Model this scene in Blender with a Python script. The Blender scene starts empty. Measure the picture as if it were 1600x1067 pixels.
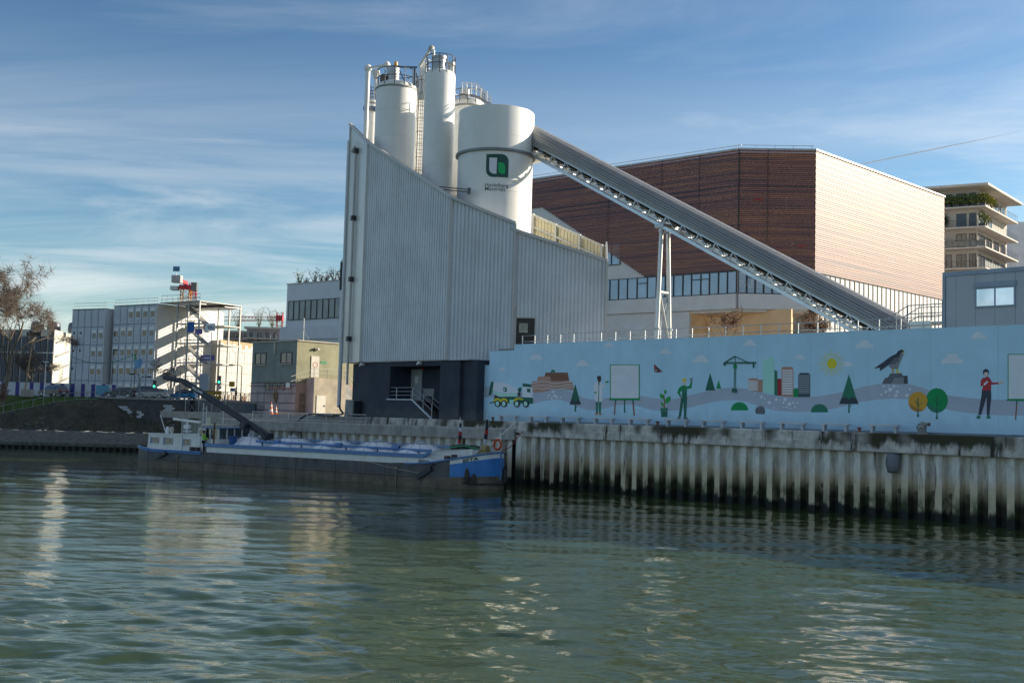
import bpy, math, random
import numpy as np
from mathutils import Vector, Matrix
from mathutils.geometry import tessellate_polygon
R = math.radians
random.seed(7); RNG = np.random.default_rng(11)
sc = bpy.context.scene
COL = sc.collection
# ------------------------------------------------------------------ camera
FPX, CX, CY, EYE = 1744.0, 800.0, 533.5, 5.25          # focal length in photo pixels, centre, eye height above the water
_U = np.array([700, 25533, -1744.]); _U /= np.linalg.norm(_U)
_F = np.array([0, 0, -1.]); _F -= _U * _F.dot(_U); _F /= np.linalg.norm(_F)
CM = np.array([np.cross(_F, _U), _F, _U])
cam = bpy.data.cameras.new('camera'); camo = bpy.data.objects.new('camera', cam); COL.objects.link(camo)
camo.matrix_world = Matrix([[*CM[0], 0], [*CM[1], 0], [*CM[2], EYE], [0, 0, 0, 1]])
cam.sensor_width = 36; cam.lens = FPX / 1600 * 36; cam.clip_start = .5; cam.clip_end = 30000
sc.camera = camo
# ------------------------------------------------------------------ sun and sky
SUN_EL, SUN_PHI = R(20), R(18)                         # phi: from +X towards +Y
SUN_DIR = Vector((math.cos(SUN_EL) * math.cos(SUN_PHI), math.cos(SUN_EL) * math.sin(SUN_PHI), math.sin(SUN_EL)))
sl = bpy.data.lights.new('sun', 'SUN'); sl.energy = 2.0; sl.angle = R(.53); sl.color = (1, .88, .70)
so = bpy.data.objects.new('sun', sl); COL.objects.link(so); so.rotation_euler = (-SUN_DIR).to_track_quat('-Z', 'Y').to_euler()
so.location = (60, 30, 80)
w = bpy.data.worlds.new('World'); sc.world = w; w.use_nodes = True
nt = w.node_tree; nd = nt.nodes; lk = nt.links
for n_ in list(nd): nd.remove(n_)
def N(t, **k):
    n_ = nd.new(t)
    for a_, b_ in k.items(): setattr(n_, a_, b_)
    return n_
out = N('ShaderNodeOutputWorld'); bg = N('ShaderNodeBackground'); bg.inputs[1].default_value = .15
sky = N('ShaderNodeTexSky', sky_type='NISHITA', sun_disc=False, sun_elevation=SUN_EL, sun_rotation=R(90) - SUN_PHI,
        altitude=50, air_density=1.0, dust_density=.6, ozone_density=1.5)
sk1 = N('ShaderNodeMix', data_type='RGBA', blend_type='MULTIPLY'); sk1.inputs[0].default_value = 1; sk1.inputs[7].default_value = (.258, .258, .258, 1); lk.new(sky.outputs[0], sk1.inputs[6])
gam = N('ShaderNodeGamma'); gam.inputs[1].default_value = 1.32; lk.new(sk1.outputs[2], gam.inputs[0])
hsv = N('ShaderNodeMix', data_type='RGBA', blend_type='MULTIPLY'); hsv.inputs[0].default_value = 1; hsv.inputs[7].default_value = (.57, .715, .765, 1); lk.new(gam.outputs[0], hsv.inputs[6])
tc = N('ShaderNodeTexCoord'); sep = N('ShaderNodeSeparateXYZ'); lk.new(tc.outputs['Generated'], sep.inputs[0])
zc = N('ShaderNodeMath', operation='ADD'); lk.new(sep.outputs[2], zc.inputs[0]); zc.inputs[1].default_value = .10
zm = N('ShaderNodeMath', operation='MAXIMUM'); lk.new(zc.outputs[0], zm.inputs[0]); zm.inputs[1].default_value = .03
dx = N('ShaderNodeMath', operation='DIVIDE'); dy = N('ShaderNodeMath', operation='DIVIDE')
lk.new(sep.outputs[0], dx.inputs[0]); lk.new(zm.outputs[0], dx.inputs[1]); lk.new(sep.outputs[1], dy.inputs[0]); lk.new(zm.outputs[0], dy.inputs[1])
cmb = N('ShaderNodeCombineXYZ'); lk.new(dx.outputs[0], cmb.inputs[0]); lk.new(dy.outputs[0], cmb.inputs[1])
def cloud(rot, scl, off, nscale, detail, lo, hi, dist):
    mp = N('ShaderNodeMapping'); mp.inputs['Rotation'].default_value = (0, 0, rot); mp.inputs['Scale'].default_value = scl; mp.inputs['Location'].default_value = off
    lk.new(cmb.outputs[0], mp.inputs[0])
    nz = N('ShaderNodeTexNoise'); nz.inputs['Scale'].default_value = nscale; nz.inputs['Detail'].default_value = detail; nz.inputs['Roughness'].default_value = .62; nz.inputs['Distortion'].default_value = dist
    lk.new(mp.outputs[0], nz.inputs['Vector'])
    mr = N('ShaderNodeMapRange', interpolation_type='SMOOTHSTEP'); mr.inputs[1].default_value = lo; mr.inputs[2].default_value = hi
    lk.new(nz.outputs[0], mr.inputs[0]); return mr
c1 = cloud(R(24), (.30, .75, 1), (14.3, 0.4, 8), 1.15, 10, .42, .70, 1.3)
c2 = cloud(R(-30), (.5, .7, 1), (7.1, 4.4, 2), .55, 7, .40, .62, .5)
mx = N('ShaderNodeMath', operation='MULTIPLY_ADD'); lk.new(c2.outputs[0], mx.inputs[0]); lk.new(c1.outputs[0], mx.inputs[1]); mx.inputs[2].default_value = .0
m2 = N('ShaderNodeMath', operation='MULTIPLY_ADD'); lk.new(c1.outputs[0], m2.inputs[0]); m2.inputs[1].default_value = .40; lk.new(mx.outputs[0], m2.inputs[2])
m3 = N('ShaderNodeMath', operation='MULTIPLY'); lk.new(m2.outputs[0], m3.inputs[0]); m3.inputs[1].default_value = .27; m3.use_clamp = True
hb = N('ShaderNodeMapRange', interpolation_type='SMOOTHSTEP'); lk.new(sep.outputs[2], hb.inputs[0]); hb.inputs[1].default_value = .36; hb.inputs[2].default_value = .0; hb.inputs[3].default_value = 0; hb.inputs[4].default_value = .78     # bank of thin cloud all round the horizon
c3 = cloud(R(10), (.30, .8, 1), (1.3, 8.2, 5), 1.1, 9, .32, .70, 1.1)
h2 = N('ShaderNodeMath', operation='MULTIPLY'); lk.new(hb.outputs[0], h2.inputs[0]); lk.new(c3.outputs[0], h2.inputs[1])
h3 = N('ShaderNodeMath', operation='MAXIMUM'); lk.new(m3.outputs[0], h3.inputs[0]); lk.new(h2.outputs[0], h3.inputs[1])
cm = N('ShaderNodeMix', data_type='RGBA'); lk.new(h3.outputs[0], cm.inputs[0]); lk.new(hsv.outputs[2], cm.inputs[6]); cm.inputs[7].default_value = (1.70, 1.70, 1.67, 1)
lk.new(cm.outputs[2], bg.inputs[0]); lk.new(bg.outputs[0], out.inputs[0])
sc.view_settings.view_transform = 'Standard'; sc.view_settings.look = 'None'; sc.view_settings.gamma = 1; sc.view_settings.use_curve_mapping = False
sc.view_settings.exposure = 2.08
sc.render.engine = 'CYCLES'; sc.cycles.max_bounces = 6; sc.cycles.caustics_reflective = False; sc.cycles.caustics_refractive = False
# ------------------------------------------------------------------ measuring helpers (photo pixel + a known plane -> a point in the place)
def ray(px, py): return CM @ np.array([(px - CX) / FPX, -(py - CY) / FPX, -1])
def atY(px, py, Y): d = ray(px, py); return d * Y / d[1] + np.array([0, 0, EYE])
def onZ(px, py, z): d = ray(px, py); return d * (z - EYE) / d[2] + np.array([0, 0, EYE])
class Fr:                                              # a flat frame: origin in plan and heading
    def __init__(s, ox, oy, deg):
        s.o = np.array([ox, oy, 0.]); s.a = R(deg); s.u = np.array([math.cos(s.a), math.sin(s.a), 0]); s.n = np.array([-s.u[1], s.u[0], 0])
    def W(s, p):
        p = np.asarray(p, float).reshape(-1, 3); return s.o + p[:, :1] * s.u + p[:, 1:2] * s.n + p[:, 2:3] * np.array([0, 0, 1.])
    def L(s, p):
        p = np.asarray(p, float).reshape(-1, 3) - s.o; return np.stack([p @ s.u, p @ s.n, p[:, 2]], 1)
    def at(s, px, py, t):                              # -> (x along, z) on the frame's plane y = t
        d = ray(px, py); C = np.array([0, 0, EYE]); k = s.n.dot(s.o + s.n * t - C) / s.n.dot(d); P = C + d * k
        return float((P - s.o) @ s.u), float(P[2])
def fr2(p0, p1): return Fr(p0[0], p0[1], math.degrees(math.atan2(p1[1] - p0[1], p1[0] - p0[0])))
WF = Fr(0, 0, 0)
Q = Fr(1.81, 87.95, -45.611)                           # the quay: x along it to the right, y inland, z = 0 the water
QZ, TZ = 4.95, 11.05                                   # quay top, terrace behind the painted wall
# ------------------------------------------------------------------ materials
MATS = {}
def mat(name, col, rough=.6, metal=0., var=.10, scale=.7, bump=0., bscale=14., streak=0., dirt=(.06, .055, .05), spec=.5, emit=0., splash=None, stretch=(1, 1, 1)):
    if name in MATS: return MATS[name]
    m = bpy.data.materials.new(name); m.use_nodes = True; MATS[name] = m
    t = m.node_tree; n = t.nodes; l = t.links; b = n['Principled BSDF']
    b.inputs['Roughness'].default_value = rough; b.inputs['Metallic'].default_value = metal; b.inputs['Specular IOR Level'].default_value = spec
    g = n.new('ShaderNodeNewGeometry'); mp = n.new('ShaderNodeMapping'); mp.inputs['Scale'].default_value = stretch; l.new(g.outputs['Position'], mp.inputs[0])
    nz = n.new('ShaderNodeTexNoise'); nz.inputs['Scale'].default_value = scale; nz.inputs['Detail'].default_value = 6; nz.inputs['Roughness'].default_value = .6; l.new(mp.outputs[0], nz.inputs['Vector'])
    mr = n.new('ShaderNodeMapRange'); mr.inputs[1].default_value = .3; mr.inputs[2].default_value = .7; mr.inputs[3].default_value = 1 - var; mr.inputs[4].default_value = 1 + var; l.new(nz.outputs[0], mr.inputs[0])
    mul = n.new('ShaderNodeMix'); mul.data_type = 'RGBA'; mul.blend_type = 'MULTIPLY'; mul.inputs[0].default_value = 1; mul.inputs[6].default_value = (*col, 1); l.new(mr.outputs[0], mul.inputs[7])
    o = mul.outputs[2]
    if streak:
        m2_ = n.new('ShaderNodeMapping'); m2_.inputs['Scale'].default_value = (1.6, 1.6, .09); l.new(g.outputs['Position'], m2_.inputs[0])
        n2 = n.new('ShaderNodeTexNoise'); n2.inputs['Scale'].default_value = 1.1; n2.inputs['Detail'].default_value = 8; n2.inputs['Roughness'].default_value = .7; l.new(m2_.outputs[0], n2.inputs['Vector'])
        r2 = n.new('ShaderNodeMapRange'); r2.inputs[1].default_value = .48; r2.inputs[2].default_value = .78; r2.inputs[4].default_value = streak; l.new(n2.outputs[0], r2.inputs[0])
        x2 = n.new('ShaderNodeMix'); x2.data_type = 'RGBA'; l.new(r2.outputs[0], x2.inputs[0]); l.new(o, x2.inputs[6]); x2.inputs[7].default_value = (*dirt, 1); o = x2.outputs[2]
    if splash is not None:                                   # splashed dirt along the foot of a wall
        sz = n.new('ShaderNodeSeparateXYZ'); l.new(g.outputs['Position'], sz.inputs[0]); n4 = n.new('ShaderNodeTexNoise'); n4.inputs['Scale'].default_value = 1.4; n4.inputs['Detail'].default_value = 7; l.new(g.outputs['Position'], n4.inputs['Vector'])
        ad = n.new('ShaderNodeMath'); ad.operation = 'MULTIPLY_ADD'; l.new(n4.outputs[0], ad.inputs[0]); ad.inputs[1].default_value = -1.6; l.new(sz.outputs[2], ad.inputs[2])
        r4 = n.new('ShaderNodeMapRange'); r4.interpolation_type = 'SMOOTHSTEP'; r4.inputs[1].default_value = splash + .3; r4.inputs[2].default_value = splash - .9; r4.inputs[4].default_value = .5; l.new(ad.outputs[0], r4.inputs[0])
        x4 = n.new('ShaderNodeMix'); x4.data_type = 'RGBA'; l.new(r4.outputs[0], x4.inputs[0]); l.new(o, x4.inputs[6]); x4.inputs[7].default_value = (*dirt, 1); o = x4.outputs[2]
    l.new(o, b.inputs['Base Color'])
    if bump:
        n3 = n.new('ShaderNodeTexNoise'); n3.inputs['Scale'].default_value = bscale; n3.inputs['Detail'].default_value = 5; l.new(mp.outputs[0], n3.inputs['Vector'])
        bp = n.new('ShaderNodeBump'); bp.inputs['Strength'].default_value = bump; bp.inputs['Distance'].default_value = .05; l.new(n3.outputs[0], bp.inputs['Height']); l.new(bp.outputs[0], b.inputs['Normal'])
    if emit:
        b.inputs['Emission Color'].default_value = (*col, 1); b.inputs['Emission Strength'].default_value = emit
    return m
# ------------------------------------------------------------------ mesh builder
XF = {}
def root_of(o):
    while o.parent: o = o.parent
    return o
class MB:
    def __init__(s, fr=None): s.v = []; s.f = []; s.mi = []; s.m = 0; s.fr = fr
    def add(s, vs, fs):
        k = len(s.v); s.v += [tuple(map(float, q)) for q in vs]; s.f += [tuple(k + i for i in q) for q in fs]; s.mi += [s.m] * len(fs); return s
    def box(s, x0, y0, z0, x1, y1, z1):
        if x0 > x1: x0, x1 = x1, x0
        if y0 > y1: y0, y1 = y1, y0
        if z0 > z1: z0, z1 = z1, z0
        return s.add([(x0, y0, z0), (x1, y0, z0), (x1, y1, z0), (x0, y1, z0), (x0, y0, z1), (x1, y0, z1), (x1, y1, z1), (x0, y1, z1)],
              [(0, 3, 2, 1), (4, 5, 6, 7), (0, 1, 5, 4), (1, 2, 6, 5), (2, 3, 7, 6), (3, 0, 4, 7)])
    def bar(s, p0, p1, w, h=None, up=(0, 0, 1)):
        h = h or w; p0 = Vector(p0); p1 = Vector(p1); d = (p1 - p0).normalized(); u = Vector(up)
        if abs(d.dot(u)) > .98: u = Vector((1, 0, 0))
        a = d.cross(u).normalized(); b = a.cross(d); vs = []
        for p in (p0, p1):
            for i, j in ((-1, -1), (1, -1), (1, 1), (-1, 1)): vs.append(p + a * i * w / 2 + b * j * h / 2)
        return s.add(vs, [(0, 3, 2, 1), (4, 5, 6, 7), (0, 1, 5, 4), (1, 2, 6, 5), (2, 3, 7, 6), (3, 0, 4, 7)])
    def path(s, pts, r, n=6, cap=True):
        pts = [Vector(p) for p in pts]; rs = r if isinstance(r, (list, tuple)) else [r] * len(pts); vs = []; fs = []
        for i, p in enumerate(pts):
            d = (pts[min(i + 1, len(pts) - 1)] - pts[max(i - 1, 0)]).normalized(); u = Vector((0, 0, 1)) if abs(d.z) < .95 else Vector((1, 0, 0))
            a = d.cross(u).normalized(); b = a.cross(d)
            for k in range(n):
                t = 2 * math.pi * k / n; vs.append(p + (a * math.cos(t) + b * math.sin(t)) * rs[i])
        for i in range(len(pts) - 1):
            for k in range(n): fs.append((i * n + k, i * n + (k + 1) % n, (i + 1) * n + (k + 1) % n, (i + 1) * n + k))
        if cap: fs += [tuple(range(n))[::-1], tuple(range((len(pts) - 1) * n, len(pts) * n))]
        return s.add(vs, fs)
    def tube(s, p0, p1, r, r1=None, n=8): return s.path([p0, p1], [r, r if r1 is None else r1], n)
    def prism(s, pts, vec):                            # flat outline (any plane, concave too) pushed along vec
        a = [Vector(p) for p in pts]; v = Vector(vec); n = len(a); b = [p + v for p in a]
        tr = [tuple(t) for t in tessellate_polygon([a])]
        return s.add(a + b, tr + [tuple(i + n for i in t[::-1]) for t in tr] + [(i, (i + 1) % n, n + (i + 1) % n, n + i) for i in range(n)])
    def lathe(s, prof, c, n=24, axis='z', a0=0, a1=2 * math.pi):
        full = abs(a1 - a0 - 2 * math.pi) < 1e-6; m = n if full else n + 1; vs = []; fs = []
        for r, z in prof:
            for k in range(m):
                t = a0 + (a1 - a0) * k / n; x, y = r * math.cos(t), r * math.sin(t)
                vs.append((c[0] + x, c[1] + y, c[2] + z) if axis == 'z' else (c[0] + x, c[1] + z, c[2] + y) if axis == 'y' else (c[0] + z, c[1] + x, c[2] + y))
        for i in range(len(prof) - 1):
            for k in range(n):
                k2 = (k + 1) % m; fs.append((i * m + k, i * m + k2, (i + 1) * m + k2, (i + 1) * m + k))
        return s.add(vs, fs)
    def grid(s, P):                                    # P[i][j] points
        n = len(P[0]); return s.add([p for r_ in P for p in r_], [(i * n + j, i * n + j + 1, (i + 1) * n + j + 1, (i + 1) * n + j) for i in range(len(P) - 1) for j in range(n - 1)])
    def blob(s, c, r, k=1, jit=.18, sq=(1, 1, 1)):
        t = (1 + 5 ** .5) / 2
        vs = [Vector(q).normalized() for q in [(-1, t, 0), (1, t, 0), (-1, -t, 0), (1, -t, 0), (0, -1, t), (0, 1, t), (0, -1, -t), (0, 1, -t), (t, 0, -1), (t, 0, 1), (-t, 0, -1), (-t, 0, 1)]]
        fs = [(0, 11, 5), (0, 5, 1), (0, 1, 7), (0, 7, 10), (0, 10, 11), (1, 5, 9), (5, 11, 4), (11, 10, 2), (10, 7, 6), (7, 1, 8), (3, 9, 4), (3, 4, 2), (3, 2, 6), (3, 6, 8), (3, 8, 9), (4, 9, 5), (2, 4, 11), (6, 2, 10), (8, 6, 7), (9, 8, 1)]
        for _ in range(k):
            e = {}; nf = []
            def mid(a, b):
                key = (min(a, b), max(a, b))
                if key not in e: vs.append(((vs[a] + vs[b]) / 2).normalized()); e[key] = len(vs) - 1
                return e[key]
            for a, b, c_ in fs: x, y, z = mid(a, b), mid(b, c_), mid(c_, a); nf += [(a, x, z), (b, y, x), (c_, z, y), (x, y, z)]
            fs = nf
        return s.add([(c[0] + p.x * r * sq[0] * q, c[1] + p.y * r * sq[1] * q, c[2] + p.z * r * sq[2] * q) for p in vs for q in [1 + random.uniform(-jit, jit)]], fs)
    def build(s, name, mats, parent=None, smooth=False, kind=None):
        mats = mats if isinstance(mats, (list, tuple)) else [mats]
        P = np.array(s.v, float).reshape(-1, 3)
        if s.fr: P = s.fr.W(P)
        if parent is not None:
            X = XF.get(root_of(parent).name)
            if X: P = X.L(P) - np.array([0, 0, X.z])
        me = bpy.data.meshes.new(name); me.from_pydata(P.tolist(), [], s.f)
        for m in mats: me.materials.append(m)
        if len(mats) > 1: me.polygons.foreach_set('material_index', s.mi)
        if smooth:
            me.polygons.foreach_set('use_smooth', [True] * len(me.polygons))
            if smooth != 'all': me.set_sharp_from_angle(angle=R(40))
        o = bpy.data.objects.new(name, me); COL.objects.link(o)
        if parent is not None: o.parent = parent
        if kind: o['kind'] = kind
        return o
def tag(o, label, cat, group=None):
    o['label'] = label; o['category'] = cat
    if group: o['group'] = group
    return o
def thing(name, label, cat, loc, deg=0, group=None):
    o = bpy.data.objects.new(name, None); COL.objects.link(o); o.empty_display_size = .3
    o.location = tuple(map(float, loc)); o.rotation_euler = (0, 0, R(deg))
    X = Fr(loc[0], loc[1], deg); X.z = float(loc[2]); XF[o.name] = X
    return tag(o, label, cat, group)
def qthing(name, label, cat, s_, t_, z_, group=None):
    p = Q.W([(s_, t_, z_)])[0]; return thing(name, label, cat, p, -45.611, group)
def copy_tree(o, loc, deg=None, label=None):
    def cp(x, par):
        c = x.copy(); COL.objects.link(c); c.parent = par
        for ch in x.children: cp(ch, c)
        return c
    c = cp(o, None); c.location = tuple(map(float, loc))
    if deg is not None: c.rotation_euler = (0, 0, R(deg))
    if label: c['label'] = label
    return c
def struct(o): o['kind'] = 'structure'; return o
def text_polys(txt, size, bold=0.):
    cu = bpy.data.curves.new('lettering', 'FONT'); cu.body = txt; cu.size = size; cu.offset = bold; cu.resolution_u = 3; cu.space_line = .82
    ob = bpy.data.objects.new('lettering', cu); COL.objects.link(ob); dg = bpy.context.evaluated_depsgraph_get()
    me = bpy.data.meshes.new_from_object(ob.evaluated_get(dg)); V = [tuple(v.co) for v in me.vertices]; F_ = [tuple(p.vertices) for p in me.polygons]
    bpy.data.objects.remove(ob); bpy.data.curves.remove(cu); bpy.data.meshes.remove(me); return V, F_
def letter(txt, width, org, ux, uz, parent, m, fr, bold=0., wrap=None, name='lettering', sz=1.):
    V, F_ = text_polys(txt, 1., bold); xs = [v[0] for v in V]; k = width / (max(xs) - min(xs)); x0 = min(xs)
    b = MB(fr); ux = np.array(ux, float); uz = np.array(uz, float)
    if wrap: vs = [wrap((v[0] - x0) * k, v[1] * k * sz) for v in V]
    else: vs = [np.array(org) + ux * (v[0] - x0) * k + uz * v[1] * k * sz for v in V]
    b.add(vs, F_); return b.build(name, m, parent)
# shared materials
M_conc = mat('weathered_concrete', (.34, .33, .31), .85, var=.25, scale=1.3, bump=.4, streak=.7, dirt=(.07, .075, .055))
M_white = mat('white_paint', (.78, .78, .76), .45, var=.05)
M_steel = mat('galvanised_steel', (.42, .44, .46), .4, .6, var=.12, scale=3)
M_dsteel = mat('dark_steel', (.05, .055, .06), .5, .3)
M_glass = mat('window_glass', (.05, .075, .10), .06, 0, var=.3, scale=.35, spec=.9)
M_dark = mat('dark_frame', (.03, .033, .038), .5)
M_asph = mat('asphalt', (.06, .06, .06), .9, var=.2, scale=1, bump=.3)
# ================================================================== water
def make_water():
    ny, nx = 760, 640
    a = np.linspace(R(-33), R(33), nx)
    k = np.linspace(1 / 9., 1 / 190., ny)                    # even steps down the view
    Yd = (1 / k)[:, None]; X = Yd * np.tan(a)[None, :]; Y = np.repeat(Yd, nx, 1)
    Z = np.zeros_like(X); step = np.maximum(Yd * (a[1] - a[0]), np.gradient(Yd, axis=0)); 
    gust = .75 + .35 * np.sin(X * .045 + Y * .031 + 1) * np.sin(Y * .083 - X * .02) + .22 * np.sin(X * .13 - Y * .19 + 2)
    nw = 150
    for i in range(nw):
        lam = math.exp(RNG.uniform(math.log(.3), math.log(7.5))); th = RNG.normal(R(84), R(27))
        slope = .0128 * (1.15 if .55 < lam < 2.6 else .7); amp = slope * lam / 6.283
        kx, ky = 6.283 / lam * math.cos(th), 6.283 / lam * math.sin(th)
        fade = np.clip(lam / (2.2 * step) - .4, 0, 1)
        ph = kx * X + ky * Y + RNG.uniform(0, 6.28); Z += amp * fade * gust * (np.sin(ph) + .22 * np.sin(2 * ph + 1.3))
    V = np.stack([X, Y, Z], 2).reshape(-1, 3)
    i = np.arange(ny - 1)[:, None] * nx + np.arange(nx - 1)[None, :]
    Fq = np.stack([i, i + 1, i + nx + 1, i + nx], 2).reshape(-1, 4)
    me = bpy.data.meshes.new('river'); me.vertices.add(len(V)); me.vertices.foreach_set('co', V.ravel()); me.loops.add(Fq.size); me.loops.foreach_set('vertex_index', Fq.ravel().astype(np.int32))
    me.polygons.add(len(Fq)); me.polygons.foreach_set('loop_start', np.arange(0, Fq.size, 4, dtype=np.int32)); me.polygons.foreach_set('use_smooth', np.ones(len(Fq), bool)); me.update(); me.validate()
    m = bpy.data.materials.new('river_water'); m.use_nodes = True; t = m.node_tree; n = t.nodes; l = t.links; b = n['Principled BSDF']
    b.inputs['Base Color'].default_value = (.047, .071, .023, 1); b.inputs['Roughness'].default_value = .0; b.inputs['IOR'].default_value = 1.5
    g = n.new('ShaderNodeNewGeometry'); mp = n.new('ShaderNodeMapping'); mp.inputs['Scale'].default_value = (.8, 1.6, 1); l.new(g.outputs['Position'], mp.inputs[0])
    z = n.new('ShaderNodeTexNoise'); z.inputs['Scale'].default_value = 3.6; z.inputs['Detail'].default_value = 4; z.inputs['Distortion'].default_value = .4; l.new(mp.outputs[0], z.inputs['Vector'])
    bp = n.new('ShaderNodeBump'); bp.inputs['Strength'].default_value = .22; bp.inputs['Distance'].default_value = .045; l.new(z.outputs[0], bp.inputs['Height']); l.new(bp.outputs[0], b.inputs['Normal'])
    me.materials.append(m); o = bpy.data.objects.new('water', me); COL.objects.link(o); struct(o)
    b2 = MB(); 
    for x0, x1, y0, y1 in ((-700, 700, -400, 9), ): b2.grid([[(x0, y0, -.02), (x1, y0, -.02)], [(x0, y1, -.02), (x1, y1, -.02)]])
    T = math.tan(R(33))
    for sg in (-1, 1): b2.add([(sg * 9 * T, 9, -.02), (sg * 700, 9, -.02), (sg * 700, 190, -.02), (sg * 190 * T, 190, -.02)], [(0, 1, 2, 3)])
    struct(b2.build('water', m))
make_water()
# ================================================================== ground
Kx, Ky = 1.0, 88.78                                         # knee of the quay; the left stretch turns away from it
WL = Fr(Kx, Ky, 180 - 32.5)                                 # left stretch: x runs left along the wall, y towards the water
LEND = 32.0
pe = WL.W([(LEND, 0, 0)])[0]
M_soil = mat('yard_ground', (.22, .20, .175), .95, var=.3, scale=.6, bump=.5)
g = MB(); z = 4.36
pr = Q.W([(0, .6, 0)])[0]; rr = Q.W([(420, .6, 0)])[0]
pin = WL.W([(LEND, -.3, 0)])[0]
def fan(b, pts): b.prism([(p[0], p[1], p[2]) for p in pts], (0, 0, -.4))
fan(g, [(pr[0], pr[1], z), (rr[0], rr[1], z), (4000, -300, z), (4000, 6000, z), (-4000, 6000, z), (-4000, 158, z), (-42, 158, z), (-41, 140, z), (pin[0], pin[1], z)])
struct(g.build('ground', M_soil))
yard = MB(Q); yard.box(-62, .25, 4.2, 60, 40, QZ - .02); struct(yard.build('quay_pavement', mat('quay_paving', (.36, .34, .31), .9, var=.2, scale=.8, bump=.3)))
terr = MB(Q); terr.box(-7, 2.75, 4.9, 160, 170, TZ); struct(terr.build('terrace', mat('terrace_paving', (.30, .29, .28), .9, var=.15)))
st = MB(); st.box(-900, 158, 4.0, -34, 900, 6.5); st.box(-54, 147, 4.0, -42, 158, 6.5); struct(st.build('street', M_asph))
# ================================================================== quay wall
M_pile = bpy.data.materials.new('stained_sheet_piling'); M_pile.use_nodes = True
def pile_mat(m, weed=0):
    t = m.node_tree; n = t.nodes; l = t.links; b = n['Principled BSDF']; b.inputs['Roughness'].default_value = .75
    g = n.new('ShaderNodeNewGeometry'); sp = n.new('ShaderNodeSeparateXYZ'); l.new(g.outputs['Position'], sp.inputs[0])
    def nz(sc_, scale, det=6):
        mp = n.new('ShaderNodeMapping'); mp.inputs['Scale'].default_value = sc_; l.new(g.outputs['Position'], mp.inputs[0]); z = n.new('ShaderNodeTexNoise'); z.inputs['Scale'].default_value = scale; z.inputs['Detail'].default_value = det; z.inputs['Roughness'].default_value = .65; l.new(mp.outputs[0], z.inputs['Vector']); return z.outputs[0]
    def rng(i, a, b_, c=0, d=1):
        r = n.new('ShaderNodeMapRange'); r.interpolation_type = 'SMOOTHSTEP'; l.new(i, r.inputs[0])
        for k, v in zip((1, 2, 3, 4), (a, b_, c, d)): r.inputs[k].default_value = v
        return r.outputs[0]
    def mixc(fac, A, B):
        x = n.new('ShaderNodeMix'); x.data_type = 'RGBA'; l.new(fac, x.inputs[0])
        for s_, v in ((6, A), (7, B)):
            if isinstance(v, tuple): x.inputs[s_].default_value = (*v, 1)
            else: l.new(v, x.inputs[s_])
        return x.outputs[2]
    zz = n.new('ShaderNodeMath'); zz.operation = 'MULTIPLY_ADD'; l.new(nz((1, 1, .35), 1.3), zz.inputs[0]); zz.inputs[1].default_value = 1.5; l.new(sp.outputs[2], zz.inputs[2])     # height + noise*1.5
    c = mixc(rng(nz((1, 1, .3), 2.2), .42, .62), (.80, .77, .70), (.58, .55, .50))
    c = mixc(rng(zz.outputs[0], 2.5, 3.6), (.66, .54, .37), c)                # rusty tan mid zone under the paint
    c = mixc(rng(nz((1.2, 1.2, .12), 1.5, 8), .57, .70), c, (.09, .055, .03))   # rust runs
    c = mixc(rng(nz((1, 1, 1), 5), .64, .72), c, (.06, .055, .06))            # flaked spots
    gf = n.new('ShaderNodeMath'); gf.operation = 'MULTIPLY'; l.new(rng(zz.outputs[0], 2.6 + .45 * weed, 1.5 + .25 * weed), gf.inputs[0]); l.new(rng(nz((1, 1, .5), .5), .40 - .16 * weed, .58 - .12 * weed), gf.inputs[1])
    c = mixc(gf.outputs[0], c, mixc(rng(nz((1, 1, .4), 1.1), .42, .58), (.045, .055, .018), (.045, .032, .022)) if weed else (.045, .055, .018))                            # algae; the recess copy also has shade worked into this tone
    c = mixc(rng(zz.outputs[0], 1.42, 1.1), c, (.012, .013, .010))           # wet band
    l.new(c, b.inputs['Base Color'])
    bp = n.new('ShaderNodeBump'); bp.inputs['Strength'].default_value = .5; bp.inputs['Distance'].default_value = .03; l.new(nz((1, 1, 1), 9), bp.inputs['Height']); l.new(bp.outputs[0], b.inputs['Normal'])
pile_mat(M_pile)
M_pile2 = bpy.data.materials.new('weedy_shaded_piling'); M_pile2.use_nodes = True; pile_mat(M_pile2, 1)  # recess faces and corner pile: algae, plus darkening painted in as recess shade
M_cap = bpy.data.materials.new('mossy_cap_concrete'); M_cap.use_nodes = True
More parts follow.
